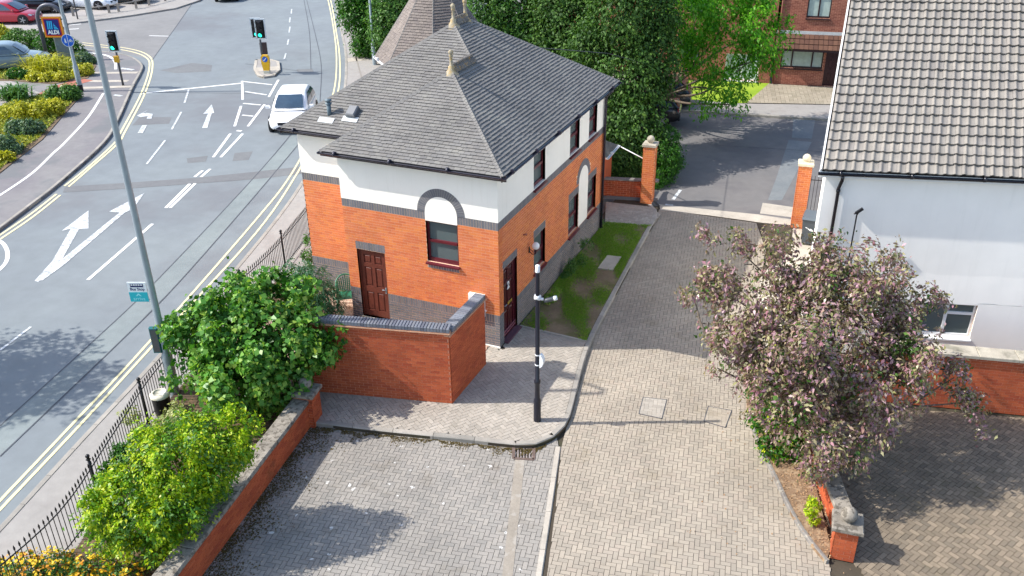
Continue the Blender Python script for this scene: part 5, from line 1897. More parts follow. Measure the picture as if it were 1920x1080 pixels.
SIGNW = m_plain('white_enamel', lin((226, 230, 230)), 0.35, 0.02, 3)
# flag faces the camera side of the pavement
fl_u = V3(0.93, 0.37, 0)
tl, br = (254, 537), (288, 571)
fz = 2.62
flag = thing('bus_stop_flag', lb + V3(0, 0, fz), 'white and cyan bus stop flag bracketed to the tall lamp column', 'sign')
flo = lb - fl_u * 0.54 + V3(0, 0, fz)
Fg = Frame(flo, fl_u, (0, 0, 1))
fgw, fgh = 0.43, 0.50
MB().obox(Fg.P(fgw / 2, fgh / 2, 0), Fg.U, Fg.V, Fg.N, fgw / 2, fgh / 2, 0.012).build('plate', SIGNW, flag)
MB().obox(Fg.P(fgw / 2, 0.125, 0.0), Fg.U, Fg.V, Fg.N, fgw / 2 - 0.002, 0.123, 0.0155).build('cyan_panel', CYAN, flag)
MB().obox(Fg.P(fgw / 2, 0.42, 0.013), Fg.U, Fg.V, Fg.N, 0.15, 0.042, 0.003).build('bus_symbol', NAVYB, flag)
for k in range(5):
    MB().obox(Fg.P(fgw / 2 - 0.11 + 0.055 * k, 0.435, 0.0165), Fg.U, Fg.V, Fg.N, 0.02, 0.015, 0.0015).build('bus_window', SIGNW, flag)
text_mesh('Bus Stop', Fg, fgw / 2, 0.295, 0.0135, 0.095, NAVYB, flag, 'lettering', 0.001, bold=0.002)
text_mesh('arriva', Fg, fgw / 2, 0.04, 0.017, 0.12, m_plain('pale_cyan_print', lin((150, 222, 226)), 0.4, 0.02), flag, 'lettering', 0.001)
em = MB()
em.mesh([Fg.P(fgw / 2 - 0.07, 0.145, 0.017), Fg.P(fgw / 2, 0.225, 0.017), Fg.P(fgw / 2 + 0.07, 0.145, 0.017), Fg.P(fgw / 2 + 0.03, 0.15, 0.017), Fg.P(fgw / 2, 0.18, 0.017), Fg.P(fgw / 2 - 0.03, 0.15, 0.017)], [(0, 5, 4, 1), (1, 4, 3, 2)])
em.build('emblem', bpy.data.materials['pale_cyan_print'], flag)
for z in (0.06, 0.44):
    MB().tube([Fg.P(fgw, z, 0), Fg.P(fgw + 0.06, z, 0)], 0.014, 6).build('bracket', STEEL, flag)
tt = thing('timetable_case', lb + V3(0, 0, 1.3), 'dark teal timetable case strapped to the tall lamp column', 'timetable case')
tq = lb - fl_u * 0.12 + V3(0, 0, 1.62)
MB().obox(tq - V3(0, 0.06, 0), fl_u, (0, 0, 1), np.cross(fl_u, (0, 0, 1)), 0.10, 0.34, 0.05, 0.015).build('case', m_plain('teal_metal', lin((20, 96, 100)), 0.4, 0.05), tt)
MB().obox(tq - V3(0, 0.06, 0) + np.cross(fl_u, (0, 0, 1)) * 0.051, fl_u, (0, 0, 1), np.cross(fl_u, (0, 0, 1)), 0.08, 0.30, 0.002).build('window', GLASS_D, tt)
# litter bin on the post
lbn = thing('litter_bin', gp(308, 776, 0.0), 'round black litter bin with white lid at the foot of the lamp column', 'bin')
q = gp(308, 776, 0.0)
mb = MB()
mb.lathe(q, [(0.18, 0.0), (0.19, 0.05), (0.21, 0.5), (0.22, 0.53)], 18)
mb.build('drum', BLACK_P, lbn)
mb = MB()
mb.lathe(q, [(0.232, 0.53), (0.232, 0.57), (0.18, 0.61), (0.14, 0.62), (0.14, 0.60), (0.002, 0.60)], 18)
mb.build('lid', m_plain('cream_lid', lin((220, 214, 196)), 0.5), lbn)
# green garden chair in the yard
gc = gp(652, 575, 0.012)
ch_ = thing('garden_chair', gc, 'green moulded plastic garden chair in the brick yard by the back door', 'chair')
cu_, cv_ = V3(0.55, -0.83, 0), V3(0.83, 0.55, 0)         # facing / right
def cpt(r, f, z):
    return gc + cv_ * r + cu_ * f + V3(0, 0, z)
s_ = MB()
V_ = []
for (f, z) in ((-0.22, 0.42), (-0.1, 0.405), (0.1, 0.41), (0.24, 0.425), (0.26, 0.39)):
    for r in (-0.23, -0.12, 0.12, 0.23):
        V_.append(cpt(r, f, z - (0.012 if abs(r) < .2 else 0)))
s_.mesh(V_, [(4 * i + j, 4 * i + j + 1, 4 * i + j + 5, 4 * i + j + 4) for i in range(4) for j in range(3)], True)
s_.build('seat', GREEN_PL, ch_)
rim = [cpt(-0.26, 0.2, 0.64), cpt(-0.27, -0.1, 0.66), cpt(-0.25, -0.25, 0.74), cpt(-0.15, -0.33, 0.84), cpt(0, -0.36, 0.87), cpt(0.15, -0.33, 0.84), cpt(0.25, -0.25, 0.74), cpt(0.27, -0.1, 0.66), cpt(0.26, 0.2, 0.64)]
rim = [np.array(p) for p in spline(rim, 4)]
b_ = MB().tube(rim, 0.024, 6)
back_ = b_.build('backrest', GREEN_PL, ch_)
for k in range(7):
    r = -0.18 + 0.06 * k
    top = cpt(r, -0.34 + abs(r) * 0.35, 0.85 - abs(r) * 0.45)
    m2 = MB()
    bot = cpt(r * 0.8, -0.21, 0.42)
    m2.obox((top + bot) / 2, cv_, (top - bot) / np.linalg.norm(top - bot), np.cross(cv_, (top - bot) / np.linalg.norm(top - bot)), 0.016, np.linalg.norm(top - bot) / 2, 0.005)
    m2.build('slat', GREEN_PL, back_)
for r, f in ((-0.25, 0.2), (0.25, 0.2), (-0.23, -0.26), (0.23, -0.26)):
    m2 = MB()
    top = cpt(r, f, 0.64 if f > 0 else 0.72)
    m2.tube([top, cpt(r * 1.02, f * 0.98, 0.42), cpt(r * 1.12, f * 1.12, 0.0)], [0.022, 0.035, 0.022], 6)
    m2.build('leg', GREEN_PL, ch_)
# concrete inspection slab in the lawn strip, lawn itself
_y0, _y1 = lawn_div[1][1], gp(1222, 424)[1]
lawn_poly = [(0.03, 1.32), tuple(lawn_div[0]), tuple(lawn_div[1])] + [p for p in ein if _y0 < p[1] < _y1] + [tuple(gp(1222, 424)[:2]), tuple(gp(1136, 418)[:2]), (0.03, 8.5)]
sheet('lawn_strip', lawn_poly, 0.012, m_ground('worn_lawn_soil', lin((112, 98, 78)), lin((138, 122, 98)), 1.5, 0.95, 60, 0.6, patch=lin((92, 96, 52)), pscale=1.2, plo=0.45, phi=0.6, pamt=0.7))
sl_ = g2([(1130, 508), (1166, 481), (1160, 478), (1150, 507)], 0.03)
slab = g2([(1121, 503), (1149, 507), (1166, 482), (1139, 479)], 0.03)
solo('inspection_cover', MB().prism(slab, 0.0, 0.045), CONC, 'square concrete inspection cover set in the worn lawn strip', 'cover')
lm = MB()
d_ = np.array(lawn_div[1]) - np.array(lawn_div[0])
lm.obox((*(np.array(lawn_div[0]) + d_ / 2), 0.01), (*d_ / np.linalg.norm(d_), 0), (-d_[1] / np.linalg.norm(d_), d_[0] / np.linalg.norm(d_), 0), (0, 0, 1), np.linalg.norm(d_) / 2, 0.025, 0.03)
structure('lawn_edging', lm, KERB)
# ------------------------------------------------------------------ vegetation
def at(px, py, Z):
    d = FWD + RGT * (px - 960) / F - UPV * (py - 540) / F
    return CAM + d * Z

def mesh_np(name, V, quads, mat, parent, kind=None):
    me = bpy.data.meshes.new(name)
    off = ORG[parent.name]
    V = (np.asarray(V) - off).astype(np.float32)
    n = len(quads)
    k = quads.shape[1]
    me.vertices.add(len(V))
    me.vertices.foreach_set('co', V.ravel())
    me.loops.add(n * k)
    me.loops.foreach_set('vertex_index', quads.ravel().astype(np.int32))
    me.polygons.add(n)
    me.polygons.foreach_set('loop_start', (np.arange(n) * k).astype(np.int32))
    me.update(calc_edges=True)
    me.materials.append(mat)
    o = bpy.data.objects.new(name, me)
    COL.objects.link(o)
    o.parent = parent
    ORG[o.name] = off
    if kind:
        o['kind'] = kind
    return o

def unit(a):
    return a / (np.linalg.norm(a, axis=1, keepdims=True) + 1e-9)

def leaf_geo(P, N, s, asp=0.55, fold=0.12, droop=0.0, tang=None):
    n = len(P)
    T = rng.normal(size=(n, 3)) if tang is None else tang + 0.35 * rng.normal(size=(n, 3))
    T[:, 2] -= droop
    T = unit(T - (T * N).sum(1, keepdims=True) * N)
    B = np.cross(N, T)
    s = s[:, None]
    base = P - T * s * 0.5
    tip = P + T * s * 0.5 - N * s * 0.12
    mid = P - T * s * 0.05
    l = mid - B * s * asp * 0.5 + N * s * fold
    r = mid + B * s * asp * 0.5 + N * s * fold
    V = np.stack([base, r, tip, l], 1).reshape(-1, 3)
    Q = np.arange(4 * n).reshape(n, 4)
    return V, Q

def crown(lobes, nc, lp, sig, size, asp=0.55, up=0.5, rmin=0.6, droop=0.3, zmin=0.05, squash=0.6, jit=0.22, gap=None, gk=3.2):
    lobes = np.array(lobes, float)                       # cx cy cz rx ry rz
    w = (lobes[:, 3] * lobes[:, 4] + lobes[:, 4] * lobes[:, 5] + lobes[:, 3] * lobes[:, 5])
    idx = rng.choice(len(lobes), nc, p=w / w.sum())
    D = unit(rng.normal(size=(nc, 3)))
    ph = rng.uniform(0, 6.28, (len(lobes), 6))
    b = np.sin(D[:, 0] * 5 + ph[idx, 0]) * np.sin(D[:, 1] * 5 + ph[idx, 1]) + 0.6 * np.sin(D[:, 2] * 9 + ph[idx, 2]) * np.sin(D[:, 0] * 8 + ph[idx, 3])
    r = (rmin + (1 - rmin) * rng.uniform(0, 1, nc) ** 0.5) * (1 + jit * b) * (1 + 0.10 * rng.normal(size=nc))
    C = lobes[idx, :3] + D * lobes[idx, 3:] * r[:, None]
    if gap is not None:                                   # leave hollows between the branches
        q = rng.uniform(0, 6.28, 6)
        f = np.sin(C[:, 0] * gk + q[0]) * np.sin(C[:, 1] * gk + q[1]) + np.sin(C[:, 2] * gk * 1.2 + q[2]) * np.sin((C[:, 0] + C[:, 1]) * gk * 0.8 + q[3]) + 0.5 * np.sin(C[:, 0] * gk * 2.3 + q[4]) * np.sin(C[:, 2] * gk * 2.1 + q[5])
        keep = f + 0.25 * rng.normal(size=nc) > gap
        C, D = C[keep], D[keep]
        nc = len(C)
    li = np.repeat(np.arange(nc), lp)
    off = rng.normal(size=(nc * lp, 3)) * sig
    Dl = D[li]
    off -= Dl * (off * Dl).sum(1, keepdims=True) * squash
    P = C[li] + off
    N = unit(Dl * 0.7 + np.array([0, 0, up]) + 0.65 * rng.normal(size=P.shape))
    k = P[:, 2] > zmin
    P, N, Dl = P[k], N[k], Dl[k]
    s = size * rng.uniform(0.5, 1.35, len(P))
    return leaf_geo(P, N, s, asp, droop=droop, tang=Dl * 0.8)

def lobes_px(L, Z, flat=1.0):
    """(px, py, radius px[, depth offset]) -> spheres in the place"""
    out = []
    for q in L:
        z = Z + (q[3] if len(q) > 3 else 0)
        c = at(q[0], q[1], z)
        r = q[2] * z / F
        out.append((c[0], c[1], c[2], r, r, r * flat))
    return out

def branches(t, base, lobes, mat, r0, n=9, name='trunk', spread=0.9):
    base = np.asarray(base)
    cs = np.array([l[:3] for l in lobes])
    top = cs.mean(0)
    fork = base + (top - base) * 0.35 + rng.normal(size=3) * 0.05
    mb = MB()
    mb.tube([base, base + (fork - base) * 0.5 + rng.normal(size=3) * 0.03, fork], [r0, r0 * 0.85, r0 * 0.7], 10)
    tr = mb.build(name, mat, t)
    for l in lobes[:n]:
        e = np.array(l[:3]) + rng.normal(size=3) * 0.1 * l[3]
        m_ = fork + (e - fork) * 0.5 + rng.normal(size=3) * 0.08 * np.linalg.norm(e - fork) + V3(0, 0, 0.1)
        b_ = MB().tube([np.array(p) for p in spline([fork, m_, e], 4)], list(np.linspace(r0 * 0.5, r0 * 0.12, 9)), 6)
        for _ in range(3):
            p0 = m_ + (e - m_) * rng.uniform(0.2, 0.9)
            d_ = unit(rng.normal(size=(1, 3)))[0] * l[3] * 0.9
            b_.tube([p0, p0 + d_ * 0.5 + rng.normal(size=3) * 0.03, p0 + d_], [r0 * 0.16, r0 * 0.1, r0 * 0.04], 5)
        b_.build('branch', mat, t)
    return tr

BARK = m_plain('bark', lin((104, 92, 80)), 0.95, 0.25, 12, 0.5, 40)
BARK_D = m_plain('dark_bark', lin((78, 68, 60)), 0.95, 0.25, 12, 0.5, 40)
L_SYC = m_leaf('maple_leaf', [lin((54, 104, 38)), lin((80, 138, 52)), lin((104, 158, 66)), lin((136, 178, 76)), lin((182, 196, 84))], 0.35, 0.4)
L_CHO = m_leaf('lime_leaf', [lin((92, 138, 18)), lin((128, 172, 20)), lin((158, 190, 24)), lin((190, 204, 40)), lin((206, 206, 60))], 0.35, 0.4)
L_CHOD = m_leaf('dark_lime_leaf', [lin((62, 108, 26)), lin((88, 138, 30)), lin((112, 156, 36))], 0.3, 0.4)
L_VAR = m_leaf('variegated_leaf', [lin((150, 164, 104)), lin((196, 198, 140)), lin((120, 148, 76))], 0.3)
L_YEW = m_leaf('blue_green_needle', [lin((40, 82, 58)), lin((64, 112, 78)), lin((88, 136, 96))], 0.2)
L_PUR = m_leaf('purple_leaf', [lin((88, 54, 70)), lin((124, 96, 88)), lin((134, 136, 86)), lin((170, 162, 120)), lin((158, 108, 120)), lin((186, 150, 162)), lin((142, 142, 100)), lin((146, 108, 126)), lin((168, 156, 124))], 0.22, 0.3, 2.0)
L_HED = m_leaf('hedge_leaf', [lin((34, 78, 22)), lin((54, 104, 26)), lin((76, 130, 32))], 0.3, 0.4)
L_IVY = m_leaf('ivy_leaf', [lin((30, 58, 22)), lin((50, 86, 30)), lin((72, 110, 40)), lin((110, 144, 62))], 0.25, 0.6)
L_ASH = m_leaf('ash_leaf', [lin((58, 122, 24)), lin((80, 152, 30)), lin((110, 178, 40)), lin((140, 196, 52))], 0.45, 0.45)
L_MID = m_leaf('shrub_leaf', [lin((52, 96, 40)), lin((80, 124, 52)), lin((112, 150, 72))], 0.3)
L_GOLD = m_leaf('golden_leaf', [lin((150, 160, 36)), lin((184, 184, 44)), lin((204, 198, 70)), lin((140, 150, 50))], 0.3)
L_GREY = m_leaf('grey_green_leaf', [lin((84, 112, 84)), lin((108, 134, 100)), lin((92, 126, 76))], 0.25)
L_FLOW = m_plain('yellow_petal', lin((226, 186, 30)), 0.6, 0.12, 20)
L_FLOWO = m_plain('orange_petal', lin((208, 140, 24)), 0.6, 0.12, 20)
L_GRASS = m_leaf('grass_blade', [lin((88, 134, 32)), lin((116, 164, 42)), lin((140, 172, 62)), lin((160, 158, 92))], 0.3, 0.6)
L_DRY = m_plain('dry_leaf', lin((158, 128, 96)), 0.9, 0.3, 30)

def break_up(lobes, n, lo=0.22, hi=0.42, shrink=0.9, reach=1.0):
    """smaller mounds growing out of the surface of the main ones, for an uneven outline"""
    out = [(a, b, c, r * shrink, s * shrink, t * shrink) for a, b, c, r, s, t in lobes]
    L = np.array(lobes)
    w = L[:, 3] ** 2
    for i in rng.choice(len(L), n, p=w / w.sum()):
        d = unit(rng.normal(size=(1, 3)))[0]
        d[2] = abs(d[2]) * 0.8 + 0.05
        r = L[i, 3] * rng.uniform(lo, hi)
        c = L[i, :3] + d * L[i, 3:] * reach * rng.uniform(0.85, 1.1)
        out.append((c[0], c[1], c[2], r, r, r * rng.uniform(0.8, 1.2)))
    return out

def plant(name, label, cat, base, lobes, sets, trunk=None, group=None, r0=0.06, nbr=9):
    t = thing(name, base, label, cat, group)
    for s in sets:
        V, Q = crown(lobes if 'lobes' not in s else s['lobes'], s['nc'], s['lp'], s['sig'], s['size'], s.get('asp', 0.55), s.get('up', 0.5), s.get('rmin', 0.6), s.get('droop', 0.3), s.get('zmin', base[2] + 0.03), s.get('squash', 0.5), s.get('jit', 0.2), s.get('gap'), s.get('gk', 3.2))
        mesh_np(s.get('name', 'crown'), V, Q, s['mat'], t, s.get('kind'))
    if trunk is not None:
        branches(t, base, lobes, trunk, r0, nbr)
    return t

# maple bush in the bed
B = gp(478, 735, 0.1)
Z = depth(B + V3(0, 0, 1.0)) - 0.35
lb_ = lobes_px([(480, 640, 92), (400, 625, 68, .2), (562, 645, 70), (460, 565, 52, .4), (592, 655, 42, -.1), (400, 700, 62, -.2), (530, 715, 62, -.2), (352, 602, 34, .3), (462, 705, 80, -.3), (432, 530, 26, .5), (540, 560, 48, .4), (345, 650, 30, 0), (600, 620, 30), (500, 740, 42, -.3), (520, 530, 30, .5)], Z)
lb_ = break_up(lb_, 46, 0.2, 0.4, 0.92, 1.05)
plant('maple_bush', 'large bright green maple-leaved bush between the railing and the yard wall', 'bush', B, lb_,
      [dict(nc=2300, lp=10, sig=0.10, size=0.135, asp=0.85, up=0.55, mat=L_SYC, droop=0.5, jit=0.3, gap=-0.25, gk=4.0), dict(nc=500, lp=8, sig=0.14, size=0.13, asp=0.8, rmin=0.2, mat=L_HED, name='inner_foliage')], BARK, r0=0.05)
# lime shrub
B = gp(330, 985, 0.1)
Z = depth(B + V3(0, 0, 0.7)) - 0.75
lb_ = lobes_px([(325, 872, 84), (245, 940, 68, -.1), (388, 842, 64, .1), (440, 812, 44, .2), (285, 985, 66, -.3), (338, 950, 66, -.2), (205, 975, 50, -.2), (300, 835, 45, .3), (385, 806, 34, .4), (395, 890, 46, .0), (300, 1030, 42, -.4), (200, 920, 36, 0), (440, 850, 34, .1), (225, 1015, 42, -.3), (190, 1000, 40, -.2), (365, 925, 42, -.1), (270, 880, 50, .2), (470, 800, 26, .2), (400, 895, 46, .75), (440, 845, 38, .75), (345, 965, 48, .75), (300, 1020, 44, .7)], Z)  # last low lobes added, hidden from view, to fill shade beside the wall
lb_ = break_up(lb_, 90, 0.16, 0.32, 0.94, 1.04)
plant('lime_shrub', 'broad yellow-green leafy shrub spilling along the low planter wall', 'shrub', B, lb_,
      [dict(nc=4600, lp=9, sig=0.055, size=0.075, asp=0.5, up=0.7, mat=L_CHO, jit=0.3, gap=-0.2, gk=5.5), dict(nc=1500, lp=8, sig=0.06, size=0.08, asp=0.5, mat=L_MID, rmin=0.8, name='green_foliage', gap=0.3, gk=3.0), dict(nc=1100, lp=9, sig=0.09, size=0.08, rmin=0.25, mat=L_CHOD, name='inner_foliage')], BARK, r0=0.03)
# flowering shrub, lower left
B = gp(130, 1078, 0.1)
Z = depth(B + V3(0, 0, 0.3))
lb_ = lobes_px([(40, 1072, 40), (105, 1070, 40), (175, 1075, 38), (235, 1088, 36), (-20, 1085, 40), (70, 1095, 45), (140, 1100, 45)], Z, 0.85)
plant('flowering_shrub', 'low shrub covered in yellow and orange flowers in the near corner by the railing', 'shrub', B, lb_,
      [dict(nc=900, lp=8, sig=0.05, size=0.06, mat=L_MID), dict(nc=900, lp=3, sig=0.025, size=0.065, asp=0.9, up=1.0, rmin=0.97, mat=L_FLOW, name='flowers', kind='stuff'), dict(nc=320, lp=3, sig=0.025, size=0.055, asp=0.9, up=1.0, rmin=0.95, mat=L_FLOWO, name='orange_flowers', kind='stuff')], BARK, r0=0.02)
B = gp(300, 800, 0.1)
Z = depth(B + V3(0, 0, 0.5))
lb_ = lobes_px([(335, 782, 26), (245, 782, 16, .2), (262, 812, 18, .1), (290, 838, 26, .1), (305, 800, 20)], Z)
plant('variegated_shrub', 'wispy cream-edged shrub growing through the railing above the lime shrub', 'shrub', B, lb_,
      [dict(nc=330, lp=8, sig=0.05, size=0.075, mat=L_VAR)], BARK, r0=0.02)
B = gp(250, 905, 0.1)
Z = depth(B + V3(0, 0, 0.4))
lb_ = lobes_px([(212, 880, 22), (225, 845, 16), (200, 905, 22)], Z)
plant('railing_shrub', 'small dark green shrub pressed against the railing beside the lime shrub', 'shrub', B, lb_, [dict(nc=260, lp=8, sig=0.05, size=0.08, mat=L_HED)], BARK, r0=0.02)
# weeping evergreen in the yard
B = gp(590, 600, 0.02)
Z = depth(B + V3(0, 0, 0.8))
lb_ = lobes_px([(585, 540, 42), (555, 525, 34, .2), (615, 560, 30), (600, 585, 30, -.1), (570, 575, 36, -.1), (632, 590, 16, -.1)], Z)
plant('weeping_evergreen', 'blue-green arching evergreen in the yard beside the garden chair', 'shrub', B, lb_,
      [dict(nc=1100, lp=8, sig=0.05, size=0.13, asp=0.16, up=0.2, mat=L_YEW, droop=1.0)], BARK_D, r0=0.04)
B = gp(582, 500, 0.0)
Z = depth(B + V3(0, 0, 0.6))
lb_ = lobes_px([(580, 452, 11), (576, 478, 12), (585, 495, 9)], Z)
plant('climbing_plant', 'thin leafy climber at the left corner of the orange brick house', 'climber', B, lb_, [dict(nc=140, lp=7, sig=0.04, size=0.07, mat=L_MID)], BARK, r0=0.015, nbr=2)
# purple-leaved tree
B = V3(8.05, -1.9, DZ)
Z = depth(V3(7.9, -0.9, 2.2)) - 1.0
lb_ = lobes_px([(1560, 640, 120), (1450, 670, 95, .2), (1625, 715, 100), (1400, 570, 78, .3), (1480, 510, 72, .5), (1565, 525, 88, .4), (1640, 570, 82, .3), (1690, 650, 66), (1500, 770, 84, -.3), (1545, 838, 62, -.5), (1345, 540, 48, .3), (1300, 555, 26, .3),
                (1555, 470, 34, .7), (1465, 455, 36, .6), (1380, 455, 30, .6), (1345, 640, 34, .1), (1345, 690, 20, 0), (1735, 560, 34, .3), (1790, 705, 30, .1), (1822, 755, 26, 0), (1640, 800, 50, -.2), (1690, 590, 40, .5), (1700, 720, 50), (1795, 690, 22, .3), (1400, 630, 50, .1), (1440, 720, 60, -.1), (1328, 520, 24, .3), (1282, 545, 16, .3), (1335, 452, 20, .5), (1318, 438, 13, .5), (1805, 745, 22, 0), (1832, 775, 20, 0), (1846, 812, 15, 0), (1850, 842, 11, 0), (1765, 568, 18, .3), (1520, 880, 40, -.5), (1600, 850, 40, -.3)], Z)
lb_ = break_up(lb_, 80, 0.14, 0.30, 0.80, 1.12)
plant('purple_tree', 'bushy purple-bronze leaved tree spreading over the drive in front of the white house', 'tree', B, lb_,
      [dict(nc=5200, lp=10, sig=0.09, size=0.105, asp=0.46, up=0.35, rmin=0.55, mat=L_PUR, droop=0.6, jit=0.34, gap=-0.5, gk=4.2), dict(nc=260, lp=8, sig=0.12, size=0.10, rmin=0.1, mat=L_IVY, name='inner_foliage', jit=0.1)], BARK, r0=0.09, nbr=26)
# laurel hedge below it
B = gp(1440, 850, DZ)
Z = depth(B + V3(0.2, 0.1, 0.5))
lb_ = lobes_px([(1428, 720, 28, .4), (1432, 780, 32, .2), (1450, 838, 30, 0), (1475, 760, 50, .4), (1490, 850, 42, .2), (1510, 890, 30, .1), (1425, 680, 24, .6), (1480, 700, 50, .7), (1540, 870, 40, .3)], Z)
plant('laurel_hedge', 'glossy green hedge beneath the purple tree along the drive edge', 'hedge', B, lb_,
      [dict(nc=1300, lp=8, sig=0.06, size=0.085, asp=0.5, mat=L_HED), dict(nc=300, lp=7, sig=0.06, size=0.08, rmin=0.95, mat=L_CHO, name='young_leaves')], BARK, r0=0.03)
B = gp(1524, 985, DZ + 0.07)
Z = depth(B + V3(0, 0, 0.15))
plant('seedling_shrub', 'small bright green seedling in the leaf-strewn bed next to the near pier', 'plant', B, lobes_px([(1522, 955, 15), (1528, 975, 10), (1524, 940, 9)], Z), [dict(nc=90, lp=7, sig=0.03, size=0.06, mat=L_CHO)], BARK, r0=0.01, nbr=3)
# big trees behind the house
def tree(name, label, base, L, Z, mat, nc, lp, sig, size, r0, trunk=BARK_D, flat=1.0, inner=L_IVY, **kw):
    lb_ = lobes_px(L, Z, flat)
    sets = [dict(nc=nc, lp=lp, sig=sig, size=size, mat=mat, **kw)]
    if inner is not None:
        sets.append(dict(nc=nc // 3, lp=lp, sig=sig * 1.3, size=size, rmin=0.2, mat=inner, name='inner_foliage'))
    return plant(name, label, 'tree', base, lb_, sets, trunk, r0=r0, nbr=8)
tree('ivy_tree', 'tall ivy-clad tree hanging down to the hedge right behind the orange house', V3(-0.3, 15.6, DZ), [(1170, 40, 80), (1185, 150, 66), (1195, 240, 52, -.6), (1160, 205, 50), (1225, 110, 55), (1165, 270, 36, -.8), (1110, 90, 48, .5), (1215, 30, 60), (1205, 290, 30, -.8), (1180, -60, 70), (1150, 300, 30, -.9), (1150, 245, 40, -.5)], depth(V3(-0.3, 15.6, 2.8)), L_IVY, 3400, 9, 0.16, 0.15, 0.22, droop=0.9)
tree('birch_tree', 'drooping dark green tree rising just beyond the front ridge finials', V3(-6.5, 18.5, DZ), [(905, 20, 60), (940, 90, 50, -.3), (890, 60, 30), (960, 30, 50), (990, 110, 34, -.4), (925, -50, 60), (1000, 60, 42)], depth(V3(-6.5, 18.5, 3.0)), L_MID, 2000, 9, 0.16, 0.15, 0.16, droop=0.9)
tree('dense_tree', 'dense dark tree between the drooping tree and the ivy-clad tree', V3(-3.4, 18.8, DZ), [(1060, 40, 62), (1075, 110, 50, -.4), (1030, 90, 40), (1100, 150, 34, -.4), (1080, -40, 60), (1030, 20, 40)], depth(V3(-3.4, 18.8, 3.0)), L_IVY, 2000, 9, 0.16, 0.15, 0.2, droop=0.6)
tree('ash_tree', 'light green feathery ash tree leaning over the side street', V3(-2.6, 20.4, DZ), [(1370, 50, 74), (1300, 30, 66), (1428, 60, 50), (1320, 110, 50), (1398, 120, 42), (1345, 170, 40, -.4), (1382, 195, 24, -.5), (1440, 105, 32), (1310, 205, 20, -.5), (1455, 70, 30), (1270, 70, 40), (1350, -40, 70), (1290, -30, 50), (1420, 5, 45)], depth(V3(0.5, 19.4, 3.6)), L_ASH, 2500, 10, 0.17, 0.17, 0.16, BARK, inner=None, asp=0.42, droop=0.8, jit=0.35, gap=-0.35, gk=2.2)
# greenery along the far pavement
tree('roadside_conifer', 'olive green conifer beside the far lamp column left of the turret roof', gp(715, 118, 0), [(735, 40, 42), (745, 10, 40), (722, 70, 32), (760, -30, 40), (715, 20, 26)], depth(gp(715, 118, 0) + V3(0, 0, 2)), L_MID, 1200, 8, 0.18, 0.18, 0.14)
tree('roadside_ivy_tree', 'glossy ivy-covered tree overhanging the far pavement behind the lamp column', gp(690, 102, 0), [(672, 30, 34), (690, 65, 30), (680, 88, 22), (665, 0, 34), (700, 20, 34), (690, -30, 40), (698, 92, 20)], depth(gp(690, 102, 0) + V3(0, 0, 1.6)), L_HED, 1300, 8, 0.18, 0.18, 0.12)
# hedges by the gate
B = gp(1245, 345, DZ)
lb_ = lobes_px([(1240, 325, 26), (1245, 290, 32), (1250, 262, 24, .3), (1258, 305, 24), (1230, 345, 16, -.2)], depth(B + V3(0, 0.2, 0.6)))
plant('round_hedge', 'rounded clipped green hedge on the street side of the ribbed-ball pillar', 'hedge', B, lb_, [dict(nc=1500, lp=8, sig=0.06, size=0.08, mat=L_HED, rmin=0.8, jit=0.08)], BARK, r0=0.04, nbr=4)
B = gp(1170, 345, 0.0) + V3(0, 0.7, 0)
lb_ = lobes_px([(1150, 315, 28), (1175, 312, 28), (1198, 312, 26), (1162, 295, 22), (1190, 296, 22), (1140, 330, 20), (1185, 335, 18), (1160, 335, 18)], depth(B + V3(0, 0, 0.9)))
plant('box_hedge', 'square-topped dark hedge behind the low brown brick wall', 'hedge', B, lb_, [dict(nc=1500, lp=8, sig=0.06, size=0.08, mat=L_IVY, rmin=0.8, jit=0.08)], BARK, r0=0.04, nbr=4)
# house-foot weeds
for k, (q, L, lab) in enumerate((((1093, 500), [(1090, 490, 14), (1100, 460, 14), (1085, 500, 10)], 'tallest weed clump against the grey brick plinth of the side wall'),
                                 ((1070, 520), [(1068, 505, 11), (1060, 520, 10), (1072, 495, 9)], 'leafy weed clump at the middle of the side wall foot'),
                                 ((1030, 570), [(1030, 560, 10), (1040, 548, 9), (1022, 575, 8)], 'sparse weed clump behind the camera pole at the side wall foot'),
                                 ((1128, 425), [(1118, 440, 16), (1128, 425, 14), (1105, 460, 12)], 'grassy weed clump at the far downpipe of the side wall'))):
    B = gp(*q, 0.01)
    plant('weed_clump', lab, 'weeds', B, lobes_px(L, depth(B)), [dict(nc=150, lp=6, sig=0.04, size=0.08, asp=0.3, mat=L_MID if k != 2 else L_GRASS)], BARK, r0=0.008, nbr=3, group='weeds along the side wall')
# grass of the worn strip
P = []
lo = np.min(lawn_poly, 0)
hi = np.max(lawn_poly, 0)
while len(P) < 22000:
    q = (rng.uniform(lo[0], hi[0]), rng.uniform(lo[1], hi[1]))
    m_ = math.sin(q[0] * 3.1 + 1) * math.sin(q[1] * 1.7) + 0.6 * math.sin(q[0] * 5 + q[1] * 3.3) + 0.35 * (q[1] - 4.5) / 2
    if m_ + rng.normal() * 0.35 > 0.05 and inside(q, lawn_poly) and not inside(q, slab):
        P.append((q[0], q[1], 0.03))
P = np.array(P)
N = unit(np.array([0, 0, 0.35]) + rng.normal(size=P.shape) * 0.6)
V, Q = leaf_geo(P + V3(0, 0, 0.015), N, rng.uniform(0.05, 0.11, len(P)), 0.16, 0.02, droop=-0.9)
g_ = bpy.data.objects.new('tmp', None)
ORG['tmp'] = np.zeros(3)
def stuff_np(name, V, Q, mat, label):
    me = bpy.data.meshes.new(name)
    me.from_pydata(np.asarray(V).tolist(), [], Q.tolist())
    me.materials.append(mat)
    o = bpy.data.objects.new(name, me)
    COL.objects.link(o)
    return tag(o, label, name.split('_')[-1], kind='stuff')
